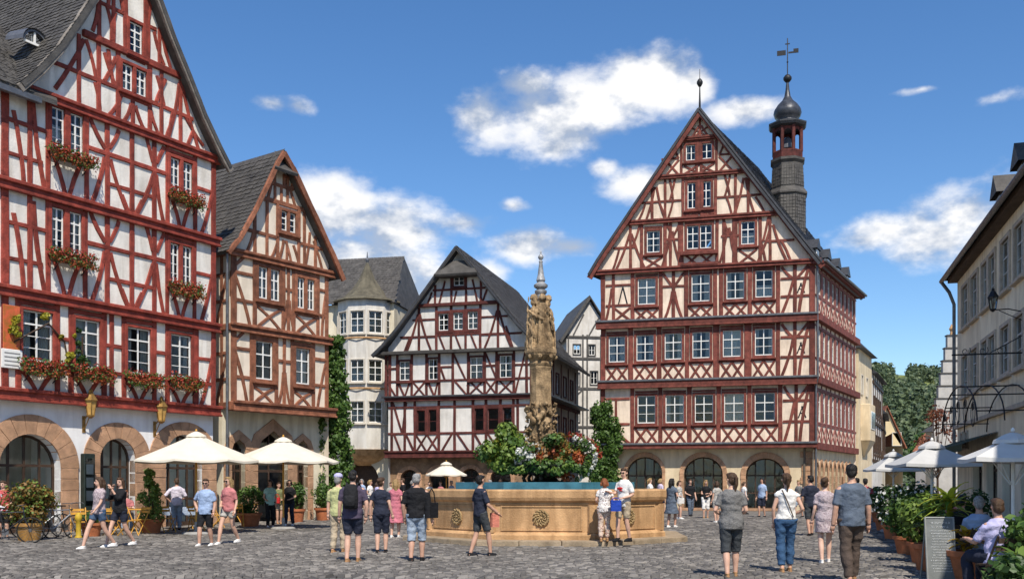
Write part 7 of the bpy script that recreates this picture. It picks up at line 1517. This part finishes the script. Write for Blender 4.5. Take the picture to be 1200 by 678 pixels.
TB = 'potted plants along the left cafe'
shrub(G(34, 634), .66, 1.52, 'round green and copper shrub in an ochre tub at the left edge', L_AU, 1, .36, .5, n=2400, ls=.1, pm=OCH, group=TB, fl=L_LT)
shrub(G(177, 625), .56, 2.0, 'tall clipped green cone in a terracotta pot beside the walking women', L_LT, 2, .36, .45, 'cone', 2600, .09, group=TB)
shrub(G(293, 617), .55, 1.4, 'broad green plant in a terracotta pot under the parasols', L_MD, 3, .4, .5, n=1500, group=TB); shrub(G(348, 612), .42, 1.55, 'green plant in a terracotta pot right of the woman in black', L_MD, 4, .32, .55, n=1300, group=TB); shrub(G(379, 610), .52, 1.5, 'green plant in a terracotta pot beneath the ivy', L_MD, 5, .36, .55, n=1500, group=TB); shrub(G(107, 629), .3, .7, 'small plant in a terracotta pot behind the walking women', L_DK, 6, .3, .42, n=500, group=TB)
TR = 'potted plants along the right cafe'
rp = [(1064, 650, .5, 1.35, 'leafy green plant in a terracotta pot, second row of the right cafe', L_MD, None), (1047, 632, .55, 1.45, 'dark shrub in a terracotta pot left of the right cafe', L_DK, FL_W), (1036, 622, .5, 1.4, 'dark shrub in a terracotta pot at the mouth of the right cafe', L_DK, None), (1030, 612, .5, 1.35, 'farthest potted shrub of the right cafe', L_MD, FL_W), (1083, 660, .52, 1.25, 'green plant in a terracotta pot beside the menu board', L_LT, None), (1078, 640, .6, 1.5, 'tall dark shrub in a terracotta pot behind the menu board', L_DK, FL_W), (1093, 648, .5, 1.2, 'potted evergreen hidden behind the menu board', L_MD, None)]
for i, (px, py, r, h, lb, lm, fl) in enumerate(rp): shrub(G(px, py), r, h, lb, lm, 40 + i, .3, .42, n=1500, ls=.11, group=TR, fl=fl)
def spiky(loc, h, label, lm, seed, n=26, L=.55, pm=TERRA, group=TR):
    """rosette of long arching blades"""
    rg = random.Random(seed); o = thing('potted_plant', loc, 0, label, 'potted plant', group); pot(loc, .3, .5, pm, o); k = []
    c = MB(); st = MB().tube([(0, 0, .4), (.02, 0, h - .2)], [.04, .025], 6); st.build('stems', DARKW, o)
    for i in range(n):
        a = rg.uniform(0, 6.283); up_ = rg.uniform(.15, .95); z0 = h - .35 + rg.uniform(-.25, .15); l = L * rg.uniform(.7, 1.15); ca, sa = math.cos(a), math.sin(a); prev = None; pts = []
        for j in range(6): t = j / 5; rr = l * t * (1.05 - up_ * .5); zz = z0 + l * up_ * t - .45 * l * t * t; w = .055 * math.sin(math.pi * min(.95, t + .18)); pts.append((rr, zz, w))
        vs = []
        for rr, zz, w in pts: vs += [(rr * ca - w * sa, rr * sa + w * ca, zz), (rr * ca, rr * sa, zz - .012), (rr * ca + w * sa, rr * sa - w * ca, zz)]
        c.add(vs, [f for j in range(5) for f in ((3 * j, 3 * j + 1, 3 * j + 4, 3 * j + 3), (3 * j + 1, 3 * j + 2, 3 * j + 5, 3 * j + 4))])
    c.build('foliage', lm, o, smooth=True); return o
spiky(at_ground(1112, 16.6), 1.55, 'bright yellow-green croton plant behind the menu board', leafmat('croton', (.10, .20, .02), (.50, .48, .06)), 3, 46, .6); spiky(at_ground(1133, 15.4), 1.0, 'orange-yellow leaved plant right of the menu board', leafmat('croton_y', (.45, .30, .02), (.60, .40, .04)), 4, 34, .42); spiky(at_ground(1198, 11.6), .86, 'light green leafy plant in the bottom right corner', L_LT, 5, 46, .5); spiky(at_ground(1090, 17.2), 1.3, 'green bladed plant left of the yellow-green croton', L_MD, 6, 36, .55)
shrub(at_ground(1184, 11.0), .34, .7, 'dark green shrub in the bottom right corner', L_DK, 60, .25, .3, n=1100, ls=.1, group=TR); shrub(at_ground(1212, 13.0), .42, 1.25, 'green shrub at the right edge under the pale parasol', L_MD, 61, .25, .3, n=1300, ls=.11, group=TR); shrub(G(1145, 641), .5, 1.35, 'shrub among the tables of the right cafe', L_DK, 62, .28, .4, n=900, group=TR)
# ---------------------------------------------------------------- menu board
def menu_board():
    p = at_ground(1104, 15.35); o = thing('menu_board', (p.x, p.y, 0), R(-6), 'grey standing menu board with white chalk writing at the right cafe', 'sign'); g = mat('board_grey', (.17, .18, .175), .7, .12, 4, .1); fr = mat('board_frame', (.26, .27, .255), .6, .1, 5, .1)
    def tl(y0, z): return y0 + (z / 1.0) * .14
    b = MB().add([(-.21, 0, .05), (.21, 0, .05), (.21, .14, 1.0), (-.21, .14, 1.0), (-.21, .02, .05), (.21, .02, .05), (.21, .16, 1.0), (-.21, .16, 1.0)], [(0, 1, 2, 3), (5, 4, 7, 6), (0, 4, 5, 1), (3, 2, 6, 7), (0, 3, 7, 4), (1, 5, 6, 2)]); b.build('board', g, o)
    f = MB()
    for x in (-.215, .215): f.tube([(x, -.005, .0), (x, .145, 1.02)], .016, 6)
    f.tube([(-.215, .143, 1.01), (.215, .143, 1.01)], .016, 6); f.tube([(-.215, .0, .04), (.215, .0, .04)], .014, 6); f.build('frame', fr, o); l = MB()
    for x in (-.2, .2): l.tube([(x, .15, .98), (x, .42, .0)], .014, 6)
    l.build('leg', fr, o); t = MB(); rg = random.Random(12); z = .93
    while z > .14:
        x = -.16 + rg.uniform(0, .05); big = z > .84; h = .03 if big else .018
        while x < .15:
            w = rg.uniform(.01, .03); y = z / 1.0 * .1474 - .0042 - .0074
            pts = [(x + w * j / 4, y - .0005, z + h * math.sin(j * 2.3 + x * 90) * .6) for j in range(5)]; t.tube(pts, .0022, 4); x += w + (.02 if rg.random() < .2 else .004)
        z -= .062 if big else .042
    t.build('chalk_writing', mat('chalk', (.75, .75, .73), .9, .1, 20, 0), o)
menu_board()
# ---------------------------------------------------------------- tables, chairs, bicycles
def folding_chair(loc, rz, label, m=YELW, group='yellow folding chairs'):
    o = thing('folding_chair', loc, rz, label, 'chair', group)
    for s in (-1, 1):
        MB().tube([(s * .2, -.22, 0), (s * .2, .22, .86)], .016, 6).build('leg', m, o); MB().tube([(s * .18, .24, 0), (s * .18, -.2, .46)], .016, 6).build('leg', m, o)
    for k in range(5): MB().box(-.2, .2, -.19 + .085 * k, -.12 + .085 * k, .45, .47).build('slat', m, o)
    for k in range(2): MB().box(-.2, .2, .165 + .045 * k, .185 + .045 * k, .66 + .1 * k, .73 + .1 * k).build('back_slat', m, o)
    return o
def table(loc, rz, label, r=.42, cloth_m=None, group='cafe tables'):
    o = thing('cafe_table', loc, rz, label, 'table', group); MB().box(-r, r, -r, r, .71, .74, .008).build('table_top', YELW, o)
    for s in (-1, 1): MB().tube([(s * r * .8, -r * .8, 0), (s * r * .8, r * .8, .71)], .015, 6).build('leg', YELW, o); MB().tube([(s * r * .7, r * .8, 0), (s * r * .7, -r * .8, .71)], .015, 6).build('leg', YELW, o)
    return o
def tcloth(loc, rz, label, m, r=.5):
    mb = MB(); n = 28; top = [(r * max(-1, min(1, 1.35 * math.cos(2 * math.pi * k / n))), r * max(-1, min(1, 1.35 * math.sin(2 * math.pi * k / n))), .75) for k in range(n)]; mb.loft([top, [(x * 1.02, y * 1.02, .72) for x, y, z in top], [(x * (1.06 + .03 * math.sin(k * 2.5)), y * (1.06 + .03 * math.sin(k * 2.5)), .5) for k, (x, y, z) in enumerate(top)]], True, False); o = mb.build('tablecloth', m, None, smooth=True, angle=50); o.location = loc; o.rotation_euler = (0, 0, rz); tag(o, label, 'tablecloth')
T1 = G(212, 620); table(T1, .5, 'cafe table with blue cloth under the first cream parasol'); tcloth(T1, .5, 'pale blue cloth on the table under the first cream parasol', cloth('blue_cloth', (.30, .36, .46)))
T2 = G(285, 612); table(T2, .9, 'yellow cafe table under the second cream parasol'); T3 = G(160, 623); table(T3, .7, 'yellow cafe table behind the clipped green cone'); T4 = G(120, 627); table(T4, .6, 'yellow cafe table behind the walking women')
for i, (px, py, rz, lb) in enumerate(((195, 624, .9, 'yellow folding chair left of the blue-clothed table'), (230, 623, 2.4, 'yellow folding chair right of the blue-clothed table'), (222, 612, -.5, 'yellow folding chair behind the blue-clothed table'), (207, 611, .2, 'yellow folding chair holding the guest in lavender'), (255, 619, 1.7, 'yellow folding chair between the walking couple'), (278, 618, .4, 'yellow folding chair beside the blond woman'), (298, 609, 3.6, 'yellow folding chair behind the broad potted plant'), (150, 628, 1.2, 'yellow folding chair between the walking women'), (132, 628, 2.6, 'yellow folding chair behind the woman in black top'), (92, 630, .5, 'yellow folding chair right of the bicycles'), (165, 626, -.6, 'yellow folding chair left of the clipped green cone'), (330, 608, 1, 'yellow folding chair behind the woman in black shirt'), (360, 606, 2, 'yellow folding chair between two terracotta pots'))): folding_chair(G(px, py), rz, lb)
DKC = mat('dark_rattan', (.05, .032, .02), .6, .3, 20, .4, 60)
for Y, px, rz, lb in ((13.15, 1170, R(196), 'dark wooden chair of the nearest seated man'), (15.4, 1148, R(178), 'dark wooden chair of the grey-haired guest'), (17.3, 1128, R(150), 'dark wooden chair of the guest in black'), (20.3, 1114, R(200), 'dark wooden chair of the guest in red'), (17.5, 1160, R(20), 'empty dark chair at the right cafe')): folding_chair(at_ground(px, Y), rz, lb, DKC, 'dark chairs of the right cafe')
for Y, px, lb in ((14.4, 1160, 'dark table before the man in lavender'), (18.6, 1136, 'dark table in the shade of the right parasols')):
    o = thing('cafe_table', at_ground(px, Y), .3, lb, 'table', 'cafe tables'); MB().lathe([(.4, .71), (.41, .725), (.4, .74)], 20).build('table_top', DKC, o); MB().lathe([(.22, 0), (.2, .03), (.03, .06), (.03, .71)], 12).build('pedestal', BLACK, o)
def bicycle(loc, rz, label, fm):
    o = thing('bicycle', loc, rz, label, 'bicycle', 'bicycles by the left tub'); RU = mat('tyre', (.015,) * 3, .8, .1, 8, .1)
    for x in (-.52, .52):
        t = MB(); n = 28
        t.loft([[((.325 + .018 * math.cos(b)) * math.cos(a) + x, .018 * math.sin(b), .345 + (.325 + .018 * math.cos(b)) * math.sin(a)) for b in [2 * math.pi * j / 6 for j in range(6)]] for a in [2 * math.pi * k / n for k in range(n + 1)]], False, False); w = t.build('wheel', RU, o, smooth=True); s = MB()
        for k in range(18): a = 2 * math.pi * k / 18; s.tube([(x, .02 * (-1) ** k, .345), (x + .315 * math.cos(a), 0, .345 + .315 * math.sin(a))], .003, 4)
        s.lathe([(.03, -.04), (.03, .04)], 8, (x, 0, .345)); s.build('spokes', GUT, w)
    f = MB(); BB, ST, HT = (-.08, 0, .31), (-.2, 0, .8), (.36, 0, .82)
    for a, b in ((BB, ST), (BB, (.38, 0, .70)), (ST, HT), (BB, (-.52, 0, .345)), ((-.19, 0, .74), (-.52, 0, .345)), (HT, (.38, 0, .66)), ((.38, 0, .66), (.52, 0, .345))): f.tube([a, b], .016, 7)
    f.build('frame', fm, o); MB().tube([(.36, 0, .8), (.35, 0, .96)], .014, 6).tube([(.28, -.28, .98), (.36, -.15, 1.0), (.36, .15, 1.0), (.28, .28, .98)], .012, 6).build('handlebar', GUT, o); MB().loft([[(-.36, -.08, .9), (-.36, .08, .9), (-.1, .025, .9), (-.1, -.025, .9)], [(-.37, -.085, .95), (-.37, .085, .95), (-.08, .02, .93), (-.08, -.02, .93)]]).build('saddle', BLACK, o); MB().tube([(-.2, 0, .78), (-.215, 0, .9)], .013, 6).build('seat_post', GUT, o); MB().lathe([(.09, -.008), (.09, .008)], 14, (0, 0, 0)).build('chainring', GUT, o, Matrix.Translation(BB) @ Matrix.Rotation(R(90), 4, 'X')); MB().tube([(-.08, -.08, .31), (-.02, -.08, .16)], .01, 5).box(-.07, .03, -.16, -.08, .14, .16).tube([(-.08, .08, .31), (-.14, .08, .46)], .01, 5).box(-.19, -.09, .08, .16, .45, .47).build('pedals', GUT, o); return o
BB_ = mat('bike_black', (.02, .02, .022), .35, .1, 5, .02); BS = mat('bike_silver', (.35, .36, .37), .35, .1, 5, .02, metal=.6)
bicycle(G(10, 637), R(12), 'black bicycle at the left edge in front of the round shrub', BB_); bicycle(G(66, 632), R(48), 'silver bicycle parked right of the round shrub', BS); bicycle(G(80, 630), R(62), 'black bicycle leaning beside the silver one', BB_); bicycle(G(50, 630), R(40), 'grey bicycle behind the round shrub', BS)
b = thing('black_planter', G(78, 622), R(40), 'long black planter box behind the bicycles', 'planter'); MB().box(-.75, .75, -.2, .2, .62, 1.02, .02).build('box', mat('black_box', (.02, .02, .02), .6, .2, 5, .1), b)
for x in (-.65, .65): MB().box(x - .04, x + .04, -.18, .18, 0, .62).build('leg', BLACK, b)
c = thing('yellow_bin', G(92, 631), 0, 'small yellow hydrant-like post beside the bicycles', 'post'); MB().lathe([(.10, 0), (.10, .06), (.07, .1), (.07, .5), (.1, .54), (.1, .62), (.07, .7), (.02, .74)], 14).build('post_body', mat('yellow_paint', (.50, .33, .03), .6, .2, 6, .1), c, smooth=True)
c2 = thing('tall_cabinet', A_F.Wm @ Vector((A_F.u((97, 0), 0), -.25, 0)), A_F.ang, 'narrow dark menu cabinet between the first two arches', 'cabinet'); MB().box(-.2, .2, -.1, .1, .1, 2.5, .02).build('case', mat('green_black', (.02, .03, .025), .5, .2, 5, .1), c2); pane(c2, Matrix.Translation((0, -.11, 1.6)), .32, 1.5)
for k in range(3): MB().box(-.13, .13, -.106, -.101, 1.0 + .42 * k, 1.32 + .42 * k).build('menu_sheet', WHITE, c2)
# ---------------------------------------------------------------- bags
def bag(name, loc, rz, label, build, m, cat='bag'):
    o = thing(name, loc, rz, label, cat); build(o, m); return o
def backpack(o, m):
    MB().loft([[(w * .15 * math.cos(t) * (1 if abs(math.cos(t)) < .8 else .95), d * .10 * math.sin(t), z) for t in [2 * math.pi * k / 20 for k in range(20)]] for z, w, d in ((-.24, .8, .6), (-.21, .98, .95), (-.05, 1.04, 1.1), (.1, 1.0, 1.0), (.2, .82, .8), (.24, .5, .4))]).build('pack', m, o, smooth=True); MB().loft([[(.11 * w * math.cos(t), -.085 - .05 * d * math.sin(t) * 1, z) for t in [2 * math.pi * k / 16 for k in range(16)]] for z, w, d in ((-.2, .8, .5), (-.16, 1, 1), (-.02, 1, 1), (.02, .8, .5))]).build('pocket', m, o, smooth=True)
    for s in (-1, 1): MB().tube([(s * .09, .05, .2), (s * .11, .13, .26), (s * .12, .3, .2), (s * .13, .33, 0), (s * .12, .2, -.18), (s * .1, .06, -.2)], .022, 7, flat=.4).build('strap', m, o)
p = G(413, 659); bag('backpack', (p.x, p.y - .21, 1.30), R(-4), 'black backpack on the back of the man in plum T-shirt', backpack, cloth('black_nylon', (.018, .018, .02)))
def handbag(w, h, strap=.28):
    def f(o, m):
        MB().loft([[(a * w, b * .06, z) for a, b in ((-1, -.6), (-.9, -1), (.9, -1), (1, -.6), (1, .6), (.9, 1), (-.9, 1), (-1, .6))] for z in (-h, -h * .9, h * .6, h)]).build('pouch', m, o, smooth=True, angle=50)
        if strap: MB().tube([(-w * .8, 0, h * .9), (-w * .5, .0, h + strap * .7), (0, 0, h + strap), (w * .5, 0, h + strap * .7), (w * .8, 0, h * .9)], .012, 6).build('strap', m, o)
    return f
p = G(488, 658); bag('shoulder_bag', (p.x + .30, p.y - .02, 1.02), R(62), 'black shoulder bag at the side of the grey-haired man', handbag(.17, .15), CL['black']); p = G(563, 652); bag('carrier_bag', (p.x + .30, p.y - .02, .78), R(30), 'coral carrier bag in the hand of the young man at the fountain', handbag(.09, .15, .08), CL['coral']); p = G(731, 634, .15); bag('drawstring_bag', (p.x - .22, p.y - .28, 1.02), 0, 'round blue bag carried by the man in white T-shirt', handbag(.13, .13, .06), cloth('royal_blue', (.02, .06, .36))); p = G(787, 618); bag('handbag', (p.x + .3, p.y - .1, .95), R(40), 'white handbag of the woman in slate dress', handbag(.14, .10, .2), CL['white']); p = G(327, 614); bag('shoulder_bag', (p.x - .02, p.y - .26, .92), 0, 'red bag held by the person in olive shirt', handbag(.12, .11, .12), CL['red']); p = G(921, 671)
bag('bag_strap', (p.x, p.y - .145, 1.25), 0, 'thin dark bag strap across the back of the woman in white top', lambda o, m: MB().tube([(-.1, .03, .19), (-.02, -.005, 0), (.09, .0, -.28)], .011, 6, flat=.5).build('strap', m, o), CL['brown'])
